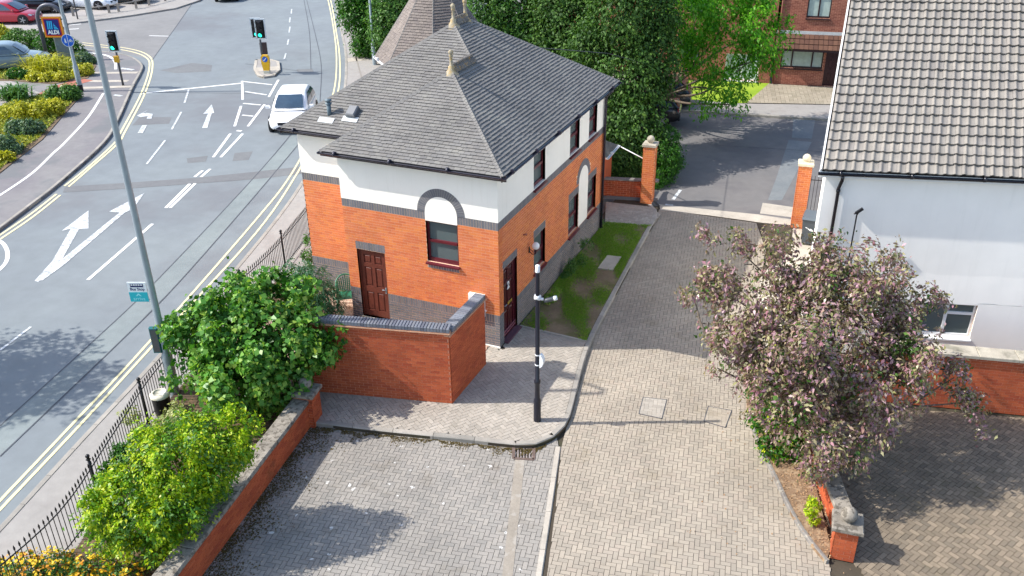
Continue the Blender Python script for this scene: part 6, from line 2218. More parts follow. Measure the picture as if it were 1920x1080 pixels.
stuff_np('grass', V, Q, L_GRASS, 'patchy grass growing in the worn strip along the side wall')
# dry leaves in the bed under the purple tree and along the kerb
P = []
poly = [tuple(p) for p in bed_edge] + [tuple(p2), tuple(wa_)]
lo, hi = np.min(poly, 0) - 0.4, np.max(poly, 0) + 0.2
while len(P) < 1500:
    q = (rng.uniform(lo[0], hi[0]), rng.uniform(lo[1], hi[1]))
    if inside(q, poly):
        P.append((q[0], q[1], DZ + 0.08))
    elif rng.uniform() < 0.02:
        P.append((q[0], q[1], DZ + 0.012))
P = np.array(P)
V, Q = leaf_geo(P, unit(np.array([0, 0, 1.0]) + 0.35 * rng.normal(size=P.shape)), rng.uniform(0.03, 0.06, len(P)), 0.6, 0.05)
stuff_np('leaf_litter', V, Q, L_DRY, 'dry brown leaf litter lying along the drive edge')
# moss and silt in the gutter of the parking bay
P = []
for _ in range(7000):
    s_ = rng.uniform()
    if rng.uniform() < 0.55:
        q = np.array(ra[:2]) + (np.array(rb[:2]) - np.array(ra[:2])) * s_ + np.array([rd[1], -rd[0]]) * abs(rng.normal()) * 0.24 * (1.2 + math.sin(s_ * 23) * 0.6) + rng.normal(size=2) * 0.02
    else:
        k = s_ * 26
        q = np.array(edge_w[int(k)]) * (1 - k % 1) + np.array(edge_w[int(k) + 1]) * (k % 1) + np.array([0.02, -0.02]) - np.array([0, abs(rng.normal()) * 0.05 * (1.6 + math.sin(k * 1.7) + math.sin(k * 4.1))])
    P.append((q[0], q[1], DZ + 0.006))
P = np.array(P)
V, Q = leaf_geo(P, unit(np.array([0, 0, 1.0]) + 0.3 * rng.normal(size=P.shape)), rng.uniform(0.015, 0.05, len(P)), 0.8, 0.1)
stuff_np('moss', V, Q, m_leaf('moss_clump', [lin((70, 58, 34)), lin((96, 84, 42)), lin((84, 66, 46))], 0.1, 0.9), 'brown moss clumps along the foot of the planter wall')

# planted beds across the road
bedsoil = m_ground('bed_soil', lin((104, 88, 70)), lin((128, 110, 88)), 1.0, 0.95, 40, 0.6)
sheet('roadside_bed', g2([(0, 325), (80, 262), (112, 225), (152, 180), (148, 166), (80, 176), (0, 200), (-80, 230), (-80, 380)], 0.0), 0.03, bedsoil, 0.08)
sheet('corner_bed', g2([(-40, 152), (20, 152), (100, 158), (165, 147), (180, 125), (176, 104), (120, 96), (60, 100), (-60, 120)], 0.0), 0.03, bedsoil, 0.08)
def carpet(name, label, px, n, mat, h=0.16):
    poly = g2(px, 0.0)
    lo, hi = np.min(poly, 0), np.max(poly, 0)
    P = []
    while len(P) < n:
        q = (rng.uniform(lo[0], hi[0]), rng.uniform(lo[1], hi[1]))
        if inside(q, poly):
            P.append((q[0], q[1], 0.04 + h * rng.uniform() * (0.6 + 0.4 * math.sin(q[0] * 2.1) * math.sin(q[1] * 2.7))))
    P = np.array(P)
    V, Q = leaf_geo(P, unit(np.array([0, 0, 0.8]) + 0.6 * rng.normal(size=P.shape)), rng.uniform(0.1, 0.2, n), 0.55, 0.1)
    stuff_np(name, V, Q, mat, label)
L_CARP = m_leaf('ground_cover_leaf', [lin((86, 118, 56)), lin((122, 146, 60)), lin((168, 172, 60)), lin((190, 186, 76)), lin((104, 134, 84))], 0.25, 0.6, 0.5)
carpet('ground_cover', 'mixed golden and green ground cover filling the near roadside bed', [(0, 318), (76, 258), (106, 224), (146, 181), (142, 168), (80, 178), (0, 202), (-60, 225), (-60, 360)], 9000, L_CARP)
carpet('corner_ground_cover', 'low ground cover between the shrubs of the corner bed', [(-30, 150), (20, 150), (100, 155), (160, 145), (174, 125), (172, 106), (120, 98), (60, 102), (-50, 120)], 6000, L_CARP)
FAR = [('golden_shrub', L_GOLD, (35, 222), [(12, 212, 16), (40, 212, 20), (70, 208, 16), (45, 225, 16)], 'golden-leaved mound at the middle of the near roadside bed'),
       ('golden_shrub', L_GOLD, (100, 215), [(88, 205, 16), (105, 200, 14), (100, 218, 10)], 'golden-leaved shrub at the pavement edge of the near roadside bed'),
       ('spreading_shrub', L_MID, (122, 186), [(105, 178, 16), (130, 175, 16), (142, 178, 9)], 'low green shrub at the tip of the near roadside bed'),
       ('grey_shrub', L_GREY, (45, 250), [(30, 240, 15), (55, 242, 16), (70, 238, 10)], 'grey-green mound behind the golden shrubs in the near roadside bed'),
       ('grey_shrub', L_GREY, (15, 285), [(10, 270, 16), (28, 280, 10), (0, 285, 14)], 'grey-green shrub at the frame edge of the near roadside bed'),
       ('golden_shrub', L_GOLD, (8, 300), [(4, 298, 8), (14, 296, 6)], 'smallest golden shrub, low at the frame edge of the roadside bed'),
       ('golden_shrub', L_GOLD, (80, 150), [(65, 146, 10), (90, 148, 12), (115, 146, 11)], 'golden edging shrub in front of the spiky plant in the corner bed'),
       ('golden_shrub', L_GOLD, (155, 140), [(150, 135, 10), (163, 132, 9)], 'golden shrub near the cycle sign post in the corner bed'),
       ('grey_shrub', L_GREY, (160, 118), [(155, 112, 14), (166, 116, 11)], 'grey-green shrub at the junction corner of the corner bed'),
       ('green_shrub', L_HED, (36, 145), [(30, 140, 11), (45, 142, 9)], 'dark green shrub beside the silver car in the corner bed'),
       ('clipped_hedge', L_HED, (110, 98), [(85, 82, 20), (105, 85, 20), (125, 88, 20), (145, 92, 12), (100, 72, 14)], 'clipped bright green hedge wrapped round the store sign legs'),
       ('clipped_hedge', L_MID, (35, 92), [(20, 80, 16), (45, 78, 20), (65, 72, 18), (30, 66, 14)], 'clipped hedge in front of the red car'),
       ('golden_hedge', L_GOLD, (5, 75), [(0, 62, 15), (12, 66, 10)], 'lime-golden hedge at the frame edge below the red car')]
for nm, m_, bp, L, lab in FAR:
    B = gp(*bp, 0.03)
    plant(nm, lab, 'hedge' if 'hedge' in nm else 'shrub', B, lobes_px(L, depth(B + V3(0, 0, 0.3)), 0.85), [dict(nc=520, lp=7, sig=0.10, size=0.14, mat=m_, rmin=0.75, jit=0.15)], None, group='plants in the roadside beds')
for bp, w, lab in (((85, 135), 1.0, 'large spiky sword-leaved plant in the corner bed'), ((30, 185), 0.75, 'spiky sword-leaved plant in the near roadside bed')):
    B = gp(*bp, 0.03)
    t = thing('sword_leaf_plant', B, lab, 'plant')
    n = 260
    a = rng.uniform(0, 2 * math.pi, n)
    el = rng.uniform(0.5, 1.35, n)
    L = rng.uniform(0.9, 1.7, n) * w
    D0 = np.stack([np.cos(a) * np.cos(el), np.sin(a) * np.cos(el), np.sin(el)], 1)
    S0 = np.stack([-np.sin(a), np.cos(a), 0 * a], 1)
    B0 = B + np.stack([rng.normal(size=n) * 0.5 * w, rng.normal(size=n) * 0.35 * w, 0 * a], 1)
    M0 = B0 + D0 * L[:, None] * 0.6
    T0 = M0 + (D0 * 0.5 + np.stack([np.cos(a), np.sin(a), -0.9 + 0 * a], 1) * 0.45) * L[:, None] * 0.5
    wd = 0.035
    V = np.stack([B0 - S0 * wd, B0 + S0 * wd, M0 + S0 * wd, M0 - S0 * wd, T0], 1).reshape(-1, 3)
    q1 = np.arange(n)[:, None] * 5 + np.array([0, 1, 2, 3])
    q2 = np.arange(n)[:, None] * 5 + np.array([3, 2, 4, 4])
    me = bpy.data.meshes.new('blades')
    me.from_pydata((V - ORG[t.name]).tolist(), [], [tuple(r) for r in q1] + [tuple(r[:3]) for r in q2])
    me.materials.append(L_GOLD if w == 1.0 else L_MID)
    o = bpy.data.objects.new('blades', me)
    COL.objects.link(o)
    o.parent = t

# ------------------------------------------------------------------ houses across the side street
hA, hB = gp(1448, 157, 0.0), gp(1562, 163, 0.0)
bu = (hB - hA) / np.linalg.norm(hB - hA)
def back_house(name, label, O, L, W, holes, porch, z1=6.2, dep=7.0):
    t = thing(name, (*(O + bu * L / 2)[:2], 0), label, 'house')
    fr_ = Frame(O, bu, (0, 0, 1))
    mb = MB()
    wall_slabs(fr_, rects_minus([(0, 0, L, z1)], holes), -0.25, -0.008, mb)
    n = fr_.N
    c = [O + bu * 0, O + bu * L, O + bu * L - n * dep, O - n * dep]
    mb.quad([c[1] - n * .1, c[2], c[2] + V3(0, 0, z1), c[1] - n * .1 + V3(0, 0, z1)])
    mb.quad([c[3], c[0] - n * .1, c[0] - n * .1 + V3(0, 0, z1), c[3] + V3(0, 0, z1)])
    mb.build('wall', MORTAR_R, t)
    its = frame_items(fr_, brick_courses(0, L, 0, z1, holes))
    fe = Frame(c[3], -(-n), (0, 0, 1))
    lay(t, 'brick', 'brickwork', its, BRICK_D, nmax=120)
    rf = MB()
    rm = [(c[0] + n * .3, c[3] - n * .3), (c[1] + n * .3, c[2] - n * .3)]
    z = V3(0, 0, z1)
    r0, r1 = (c[0] + c[3]) / 2 + V3(0, 0, z1 + 2.2), (c[1] + c[2]) / 2 + V3(0, 0, z1 + 2.2)
    rf.quad([rm[0][0] + z, rm[1][0] + z, r1, r0])
    rf.quad([rm[1][1] + z, rm[0][1] + z, r0, r1])
    rf.build('roof', TILE_BR, t)
    return t, fr_
def on_h(px, O):
    n = np.cross(bu, (0, 0, 1))
    d = FWD + RGT * (px[0] - 960) / F - UPV * (px[1] - 540) / F
    tt_ = ((O - CAM) @ n) / (d @ n)
    P = CAM + tt_ * d
    return float((P - O) @ bu), float(P[2])
def rect_h(a, b, O):
    p, q = on_h(a, O), on_h(b, O)
    return (min(p[0], q[0]), min(p[1], q[1]), max(p[0], q[0]), max(p[1], q[1]))
WIN_BR = m_plain('dark_brown_frame', lin((52, 34, 36)), 0.4)
Wlow = rect_h((1467, 91), (1541, 130), hA)
Wup = rect_h((1516, 0), (1556, 35), hA)
Wup = (Wup[0], Wup[1], Wup[2], Wup[1] + 1.1)
Dr = rect_h((1551, 93), (1574, 160), hA)
Dr = (Dr[0], 0.02, Dr[2], Dr[3])
h1, f1 = back_house('brick_terrace_house', 'brown brick house with dark door and tiled canopy across the side street', hA, 5.2, None, [Wlow, Wup, Dr], True)
GLASS_N = m_plain('curtained_glass', lin((168, 184, 176)), 0.12, 0.12, 6, spec=0.6)
window(f1, Wlow, h1, WIN_BR, GLASS_N, rec=0.05, transom=0, fw=0.06, mull=[0.26, 0.74], curtain=CURTAIN)
window(f1, Wup, h1, WIN_BR, GLASS_N, rec=0.05, transom=0, fw=0.06, mull=0.5, curtain=CURTAIN)
dd_ = panel_door(f1, Dr, h1, m_plain('dark_plum_door', lin((56, 24, 30)), 0.35))
zc0 = on_h((1480, 86), hA)[1]
zc1 = zc0 + 0.62
cm_ = MB()
cm_.mesh([f1.P(-0.1, zc0, 0.75), f1.P(5.2, zc0, 0.75), f1.P(5.2, zc1, 0.0), f1.P(-0.1, zc1, 0.0), f1.P(-0.1, zc0 - .1, 0.75), f1.P(5.2, zc0 - .1, 0.75), f1.P(5.2, zc0 - .1, 0), f1.P(-.1, zc0 - .1, 0)], [(0, 1, 2, 3), (4, 5, 1, 0), (7, 6, 5, 4)])
cn_ = cm_.build('canopy', WIN_BR, h1)
frc = Frame(f1.P(-0.1, zc0, 0.76), bu, f1.P(0, zc1, 0.0) - f1.P(0, zc0, 0.75))
slp = float(np.linalg.norm(f1.P(0, zc1, 0.0) - f1.P(0, zc0, 0.75)))
its = []
for r_ in range(3):
    for c_ in range(23):
        its.append((frc, rp((c_ * 0.23 + 0.01, r_ * slp / 3, c_ * 0.23 + 0.22, (r_ + 1) * slp / 3 + 0.02)), 0.0, 0.05 - 0.0))
lay(cn_, 'canopy_tile', 'canopy_tiling', its, TILE_BR, nmax=100, tilt=0.12)
MB().obox(f1.P(2.55, zc1 + 0.05, 0.02), f1.U, f1.V, f1.N, 2.65, 0.10, 0.012).build('flashing', bpy.data.materials['lead_flashing'], h1)
MB().tube([f1.P(0.02, 6.0, 0.06), f1.P(0.02, 0.05, 0.06)], 0.045, 8).build('downpipe', m_plain('brown_pipe', lin((120, 72, 58)), 0.5), h1)
hC = hA - bu * 6.2 + np.cross(bu, (0, 0, 1)) * 0.0
Wl2 = rect_h((1362, 100), (1420, 152), hC)
Wu2 = rect_h((1290, 0), (1328, 25), hC)
Wu2 = (Wu2[0], Wu2[1], Wu2[2], Wu2[1] + 1.1)
Wl3 = rect_h((1284, 85), (1310, 115), hC)
h2, f2 = back_house('brick_terrace_house', 'brown brick house with wide curtained patio window behind the ash tree', hC, 6.05, None, [Wl2, Wu2, Wl3], False)
window(f2, Wl2, h2, WHITE_P, GLASS_N, rec=0.05, transom=0, fw=0.06, mull=0.5, curtain=CURTAIN)
window(f2, Wu2, h2, WIN_BR, GLASS, rec=0.05, transom=0, fw=0.06, mull=0.5)
window(f2, Wl3, h2, WIN_BR, GLASS, rec=0.05, transom=0, fw=0.06, mull=0.5)
hD = hC - bu * 7.2 - np.cross(bu, (0, 0, 1)) * 1.0
h3, f3 = back_house('brick_terrace_house', 'farthest brown brick house mostly hidden by the ivy-clad tree', hD, 7.0, None, [(2, 0.9, 3.6, 2.1), (2, 3.5, 3.6, 4.7)], False)
window(f3, (2, 0.9, 3.6, 2.1), h3, WIN_BR, GLASS, rec=0.05, transom=0, mull=0.5)
window(f3, (2, 3.5, 3.6, 4.7), h3, WIN_BR, GLASS, rec=0.05, transom=0, mull=0.5)
# drive of paving blocks, verge lawn, kerb
dpoly = g2([(1443, 156), (1448, 158), (1562, 164), (1600, 166), (1600, 196), (1556, 196), (1400, 193)], 0.0)
dsheet = sheet('front_drive', dpoly, 0.0, JOINT, 0.1)
fr, rs = herring(dpoly, 0.2, 0.4, 0.2, 0.012)
lay(dsheet, 'paver', 'drive_paving', [(fr, r, -0.02, 0.02) for r in rs], PAVE_BUFF, nmax=60)
sheet('front_lawn', g2([(1443, 156), (1400, 193), (1385, 194), (1180, 178), (1180, 148)], 0.0), 0.012, m_ground('mown_lawn', lin((120, 150, 36)), lin((148, 172, 50)), 1.2, 0.95, 60, 0.5))
sheet('side_footway', g2([(1150, 176), (1385, 194), (1560, 197), (1640, 200), (1640, 226), (1556, 222), (1400, 213), (1150, 196)], 0.0), 0.004, FOOT_R, 0.1)
kerb_run('kerbstone', spline(g2([(1150, 198), (1280, 206), (1400, 214), (1480, 219), (1560, 223), (1640, 228)], 0.0), 4), 0.13, DZ - 0.04, 0.01, bpy.data.objects['side_footway'], side=1)
# overhead wire from the roof into the trees
solo('overhead_wire', MB().tube([A3 + V3(1.2, 2.2, -1.2), at(1140, 100, 33), at(1200, 117, 34), at(1260, 128, 36), at(1330, 140, 39)], 0.012, 5), STEEL_D, 'thin overhead wire slung from the hipped roof into the trees', 'wire')
# ------------------------------------------------------------------ vehicles
TYRE = m_plain('tyre_rubber', lin((28, 28, 30)), 0.8, 0.1, 6)
RIM = m_plain('alloy_rim', lin((170, 172, 176)), 0.3, 0.05, 6, metal=0.6)
HEADL = m_plain('headlamp_glass', lin((205, 212, 218)), 0.1, 0.1, 8, spec=0.8)
TAILL = m_plain('tail_lamp', lin((128, 16, 20)), 0.15, 0.1, 8, spec=0.8)
PLATE_W = m_plain('white_plate', lin((232, 232, 226)), 0.4, 0.02)
PLATE_Y = m_plain('yellow_plate', lin((224, 188, 60)), 0.4, 0.02)
def paint(name, c):
    return m_plain(name, c, 0.3, 0.04, 2.0, spec=0.5, coat=0.7)

def car(name, label, c, yaw, col, L=4.3, W=1.8, H=1.5, suv=False, group=None, estate=False):
    t = thing(name, c, label, 'car', group)
    ca, sa = math.cos(yaw), math.sin(yaw)
    w = W / 2
    P = lambda x, y, z: (c[0] + ca * x - sa * y, c[1] + sa * x + ca * y, c[2] + z)
    gcl = 0.2 if suv else 0.16
    belt = H * 0.60 if suv else H * 0.61
    hood = belt - 0.10
    #      x/L     zbottom       ztop           halfwidth
    st = [(-0.500, gcl + 0.22, belt - 0.28, 0.72), (-0.488, gcl + 0.12, belt - 0.12, 0.84), (-0.455, gcl + 0.05, belt - 0.02, 0.93), (-0.38, gcl, belt, 0.985), (-0.2, gcl - 0.02, belt, 1.0),
          (0.0, gcl - 0.02, belt - 0.01, 1.0), (0.18, gcl - 0.02, belt - 0.03, 0.995), (0.28, gcl, hood, 0.98), (0.38, gcl, hood - 0.07, 0.96), (0.445, gcl + 0.03, hood - 0.16, 0.88), (0.482, gcl + 0.06, hood - 0.27, 0.76), (0.5, gcl + 0.14, hood - 0.36, 0.60)]
    V, Fs = [], []
    half = lambda zb, zt, k: [(0, zb), (w * k * 0.86, zb), (w * k * 0.97, zb + 0.10), (w * k, zb + (zt - zb) * 0.45), (w * k * 0.985, zb + (zt - zb) * 0.72), (w * k * 0.93, zt - 0.04), (w * k * 0.80, zt), (w * k * 0.4, zt + 0.025), (0, zt + 0.035)]
    for f, zb, zt, k in st:
        h = half(zb, zt, k)
        ring = h + [(-y, z) for y, z in h[-2:0:-1]]
        V += [P(f * L, y, z) for y, z in ring]
    m = 16
    for i in range(len(st) - 1):
        for j in range(m):
            j2 = (j + 1) % m
            Fs.append((i * m + j, i * m + j2, (i + 1) * m + j2, (i + 1) * m + j))
    Fs += [tuple(range(m - 1, -1, -1)), tuple((len(st) - 1) * m + j for j in range(m))]
    mb = MB().mesh(V, Fs, True)
    body = mb.build('body', col, t)
    sb = body.modifiers.new('round', 'SUBSURF')
    sb.levels = sb.render_levels = 2
    # cabin
    xb, xr0, xr1, xa = (-0.49, -0.42, 0.06, 0.24) if estate or suv else (-0.48, -0.33, 0.02, 0.28)
    wt = w * 0.70
    rows = [(belt - 0.03, xb, xa, w * 0.92), (belt + (H - belt) * 0.5, xb + (xr0 - xb) * 0.5, xa + (xr1 - xa) * 0.5, w * 0.84), (H - 0.07, xr0 - 0.012, xr1 + 0.02, wt + 0.03), (H - 0.015, xr0 + 0.05, xr1 - 0.06, wt * 0.9), (H, xr0 + 0.12, xr1 - 0.16, wt * 0.6)]
    V, Fs = [], []
    for z, x0, x1, hw in rows:
        xs = [x0, x0 + 0.01, (x0 * 2 + x1) / 3, (x0 + x1 * 2) / 3, x1 - 0.012, x1]
        pts = [(x0 * L, -hw * 0.80), (xs[1] * L + .04, -hw), (xs[2] * L, -hw), (xs[3] * L, -hw), (xs[4] * L - .04, -hw), (x1 * L, -hw * 0.80), (x1 * L + 0.05, 0), (x1 * L, hw * 0.80), (xs[4] * L - .04, hw), (xs[3] * L, hw), (xs[2] * L, hw), (xs[1] * L + .04, hw), (x0 * L, hw * 0.80), (x0 * L - 0.03, 0)]
        V += [P(x, y, z) for x, y in pts]
    m = 14
    for i in range(len(rows) - 1):
        for j in range(m):
            j2 = (j + 1) % m
            Fs.append((i * m + j, i * m + j2, (i + 1) * m + j2, (i + 1) * m + j))
    Fs.append(tuple((len(rows) - 1) * m + j for j in range(m)))
    cb_ = MB().mesh(V, Fs, True).build('cabin', col, t)
    sb = cb_.modifiers.new('round', 'SUBSURF')
    sb.levels = sb.render_levels = 2
    # glass, sitting on the cabin surface
    def surf(sx, zf, out=0.012):
        z = belt + (H - 0.07 - belt) * zf
        return z
    za, zb_ = belt + 0.05, H - 0.12
    fz = lambda z: (z - (belt - 0.03)) / (H - 0.07 - belt + 0.03)
    rz = [r[0] for r in rows[:4]]
    xs_f = lambda z: float(np.interp(z, rz, [r[2] for r in rows[:4]])) * L
    xs_r = lambda z: float(np.interp(z, rz, [r[1] for r in rows[:4]])) * L
    hw_ = lambda z: float(np.interp(z, rz, [r[3] for r in rows[:4]]))
    n = 6
    V = []
    for z in (za, belt + (H - belt) * 0.5, zb_):
        for k in range(n + 1):
            y = (-0.80 + 1.6 * k / n) * hw_(z)
            bul = 0.05 * (1 - (abs(y) / (0.8 * hw_(z))) ** 1.0)
            V.append(P(xs_f(z) + bul + 0.03, y, z + 0.02))
    MB().mesh(V, [(r * 7 + i, r * 7 + i + 1, (r + 1) * 7 + i + 1, (r + 1) * 7 + i) for r in range(2) for i in range(n)], True).build('windscreen', GLASS_C, t)
    V = []
    for z in (za + 0.03, (za + zb_) / 2, zb_):
        for k in range(n + 1):
            y = (-0.76 + 1.52 * k / n) * hw_(z)
            bul = 0.03 * (1 - (abs(y) / (0.76 * hw_(z))) ** 1.0)
            V.append(P(xs_r(z) - bul - 0.03, y, z + 0.015))
    MB().mesh(V, [(r * 7 + i + 1, r * 7 + i, (r + 1) * 7 + i, (r + 1) * 7 + i + 1) for r in range(2) for i in range(n)], True).build('rear_window', GLASS_C, t)
    for s in (-1, 1):
        for a, b in ((0.08, 0.46), (0.50, 0.90)):
            V = []
            for z in (za, belt + (H - belt) * 0.5, zb_):
                x0, x1 = xs_r(z) + 0.12, xs_f(z) - 0.14
                for f in (a, b):
                    V.append(P(x0 + (x1 - x0) * f, s * (hw_(z) + 0.02), z))
            MB().mesh(V, [(0, 1, 3, 2), (2, 3, 5, 4)] if s < 0 else [(1, 0, 2, 3), (3, 2, 4, 5)]).build('side_window', GLASS_C, t)
        mm = MB()
        mm.obox(P(xs_f(za) - 0.22, s * (w + 0.10), belt + 0.06), (ca, sa, 0), (-sa, ca, 0), (0, 0, 1), 0.06, 0.10, 0.07, 0.03)
        mm.build('mirror', col, t)
        hl = MB()
        V = [P(0.455 * L, s * w * 0.50, hood - 0.30), P(0.447 * L, s * w * 0.84, hood - 0.26), P(0.40 * L, s * w * 0.945, hood - 0.17), P(0.415 * L, s * w * 0.80, hood - 0.12), P(0.462 * L, s * w * 0.52, hood - 0.20)]
        V = [np.array(v) + np.array([ca, sa, 0]) * 0.06 + V3(0, 0, 0.012) for v in V]
        hl.mesh(V, [tuple(range(5)) if s > 0 else tuple(range(4, -1, -1))])
        hl.build('headlight', HEADL, t)
        tl = MB()
        tl.obox(P(-0.472 * L, s * w * 0.70, belt - 0.16), (-sa, ca, 0), (0, 0, 1), (-ca, -sa, 0), 0.14, 0.08, 0.03, 0.02)
        tl.build('tail_light', TAILL, t)
        for fx in (-0.305, 0.315):
            r = 0.345 if suv else 0.315
            wc = V3(*P(fx * L, s * (w - 0.10), r))
            ax = V3(-sa * s, ca * s, 0)
            arch = MB().tube([wc - ax * 0.06, wc + ax * 0.096], r + 0.055, 20)
            arch.build('wheel_arch', BLACK_P, t)
            wm = MB().tube([wc - ax * 0.08, wc + ax * 0.08, wc + ax * 0.105], [r, r, r * 0.86], 20)
            wo = wm.build('wheel', TYRE, t)
            rm = MB()
            for k in range(5):
                a = 2 * math.pi * k / 5
                u = V3(ca * math.cos(a), sa * math.cos(a), math.sin(a))
                v = V3(-ca * math.sin(a), -sa * math.sin(a), math.cos(a))
                rm.obox(wc + ax * 0.108 + u * r * 0.34, u, v, np.cross(u, v), r * 0.32, r * 0.09, 0.006)
            rm.tube([wc + ax * 0.10, wc + ax * 0.112], r * 0.16, 10)
            rm.build('rim', RIM, wo)
    gr = MB()
    V = [P(0.487 * L, -w * 0.42, hood - 0.36), P(0.487 * L, w * 0.42, hood - 0.36), P(0.476 * L, w * 0.46, hood - 0.24), P(0.476 * L, -w * 0.46, hood - 0.24)]
    V = [np.array(v) + np.array([ca, sa, 0]) * 0.05 for v in V]
    gr.mesh(V, [(0, 1, 2, 3)])
    gr.build('grille', BLACK_P, t)
    MB().obox(P(0.5 * L - 0.10, 0, gcl + 0.15), (-sa, ca, 0), (0, 0, 1), (ca, sa, 0), w * 0.66, 0.06, 0.05, 0.02).build('bumper', BLACK_P, t)
    MB().obox(P(0.5 * L - 0.035, 0, gcl + 0.20), (-sa, ca, 0), (0, 0, 1), (ca, sa, 0), 0.26, 0.055, 0.006).build('number_plate', PLATE_W, t)
    MB().obox(P(-0.5 * L + 0.05, 0, belt - 0.36), (-sa, ca, 0), (0, 0, 1), (-ca, -sa, 0), 0.26, 0.055, 0.006).build('number_plate', PLATE_Y, t)
    MB().obox(P(-0.5 * L + 0.08, 0, gcl + 0.2), (-sa, ca, 0), (0, 0, 1), (-ca, -sa, 0), w * 0.74, 0.08, 0.05, 0.02).build('bumper', BLACK_P, t)
    return t

WHITE_C = paint('white_car_paint', lin((236, 238, 240)))
BLACK_C = paint('black_car_paint', lin((18, 19, 24)))
RED_C = paint('red_car_paint', lin((170, 22, 44)))
GREY_C = paint('teal_grey_car_paint', lin((112, 132, 138)))
SILV_C = paint('steel_blue_car_paint', lin((104, 122, 132)))
hd = V3(0.44, -0.90, 0)
hd /= np.linalg.norm(hd)
fpt = gp(540, 253, DZ)
car('white_suv', 'white crossover car driving down the road past the hipped roof', fpt - hd * 1.95, math.atan2(hd[1], hd[0]), WHITE_C, 4.0, 1.80, 1.5)
ry = math.atan2(RGT[1], RGT[0])
def far_car(nm, lab, px, yaw, col, **kw):
    car(nm, lab, gp(*px, 0.01), yaw, col, group='cars parked behind the road junction', **kw)
far_car('red_hatchback', 'red hatchback with pale roof behind the clipped hedge', (22, 42), ry, RED_C, L=4.1, H=1.5)
far_car('black_hatchback', 'black hatchback seen through the store sign arch', (78, 22), ry + 0.12, BLACK_C, L=4.2, H=1.5)
far_car('grey_estate', 'grey-teal estate car at the upper frame edge behind the red car', (25, 12), ry, GREY_C, L=4.5, H=1.5, estate=True)
far_car('white_hatchback', 'white hatchback parked nose to the car park exit', (166, 14), ry - 0.15, WHITE_C, L=4.4, H=1.48)
far_car('black_suv', 'black car behind the tall lamp column at the top of the frame', (232, 4), ry - 0.1, BLACK_C, L=4.4, H=1.6, suv=True)
far_car('navy_suv', 'dark blue car beyond the store sign with only its rear wheel clear', (120, 8), ry, paint('navy_car_paint', lin((30, 36, 66))), L=4.4, H=1.65, suv=True)
far_car('silver_estate', 'silver-blue estate car beside the spiky plant in the corner bed', (22, 128), ry + 0.28, SILV_C, L=4.4, H=1.5, estate=True)
car('black_saloon', 'black car coming over the far crossing at the top of the road', gp(432, -4, DZ), math.atan2(-0.9, 0.5), BLACK_C, 4.4, 1.8, 1.5)
car('parked_black_car', 'black hatchback parked half under the ivy-clad tree, rear to the gate', gp(1268, 236, DZ) + V3(-2.0, 0.2, 0), math.radians(190), BLACK_C, 4.2, 1.8, 1.5)
car('parked_dark_car', 'dark car parked just beyond the black hatchback on the side street', gp(1284, 208, DZ) + V3(-1.9, 0.3, 0), math.radians(190), paint('dark_grey_car_paint', lin((34, 38, 42))), 4.2, 1.8, 1.5)

# ------------------------------------------------------------------ street furniture across the road
GREENL = m_emit('green_signal', lin((40, 235, 190)), 2.2)
LENS = m_plain('dark_lens', lin((40, 34, 38)), 0.3)
def z_at(base, py):
    zs = np.linspace(0, 14, 1401)
    pr = [540 - F * float((base + V3(0, 0, z) - CAM) @ UPV) / depth(base + V3(0, 0, z)) for z in zs]
    return float(zs[int(np.argmin(np.abs(np.array(pr) - py)))])
cface = -np.array([FWD[0], FWD[1], 0])
cface /= np.linalg.norm(cface)
def signal(label, base, ptop, heads, pole=STEEL_D, box=None, name='traffic_light'):
    t = thing(name, base, label, 'traffic light')
    zt = z_at(base, ptop)
    MB().tube([base, base + V3(0, 0, zt)], 0.057, 10).build('pole', pole, t)
    for (dx, ang, dd) in heads:
        a = math.atan2(cface[1], cface[0]) + ang
        n = V3(math.cos(a), math.sin(a), 0)
        u = np.cross((0, 0, 1), n)
        c = base + V3(0, 0, zt - 0.05) + RGT * dx + n * dd
        c[2] = base[2] + zt - 0.05
        h = MB().obox(c, u, (0, 0, 1), n, 0.24, 0.50, 0.02)
        hb_ = h.build('backing_board', BLACK_P, t)
        eb = MB()
        for sx, sz, hu_, hv_ in ((0, 0.52, 0.29, 0.035), (0, -0.52, 0.29, 0.035), (0.26, 0, 0.035, 0.53), (-0.26, 0, 0.035, 0.53)):
            eb.obox(c + u * sx + V3(0, 0, sz), u, (0, 0, 1), n, hu_, hv_, 0.024)
        eb.build('border', SIGNW, hb_)
        MB().obox(c + n * 0.10, u, (0, 0, 1), n, 0.15, 0.44, 0.09, 0.02).build('signal_head', BLACK_P, t)
        for k, m_ in enumerate((LENS, LENS, GREENL)):
            cc = c + V3(0, 0, 0.29 - 0.29 * k) + n * 0.195
            MB().tube([cc, cc + n * 0.012], 0.10, 16).build('lens', m_, t)
            vis = MB()
            pts = []
            for j in range(9):
                an = math.radians(-10 + 200 * j / 8)
                q = u * math.cos(an) * 0.118 + V3(0, 0, math.sin(an) * 0.118)
                pts += [cc + q, cc + q + n * 0.15]
            vis.mesh(pts, [(2 * j, 2 * j + 1, 2 * j + 3, 2 * j + 2) for j in range(8)])
            vis.build('visor', BLACK_P, t)
    if box:
        zb = z_at(base, box)
        MB().obox(base + V3(0, 0, zb) + cface * 0.12, np.cross((0, 0, 1), cface), (0, 0, 1), cface, 0.13, 0.17, 0.07, 0.01).build('push_button_box', m_plain('yellow_unit', lin((206, 160, 44)), 0.4), t)
    return t, zt
signal('traffic light on the near corner of the junction, with a yellow push-button box', gp(231, 160, 0), 75, [(0.0, 0.0, 0.1)], box=110)
isl = g2([(478, 112), (475, 128), (482, 141), (495, 144), (515, 141), (526, 130), (524, 115), (505, 110), (485, 111)], 0.0)
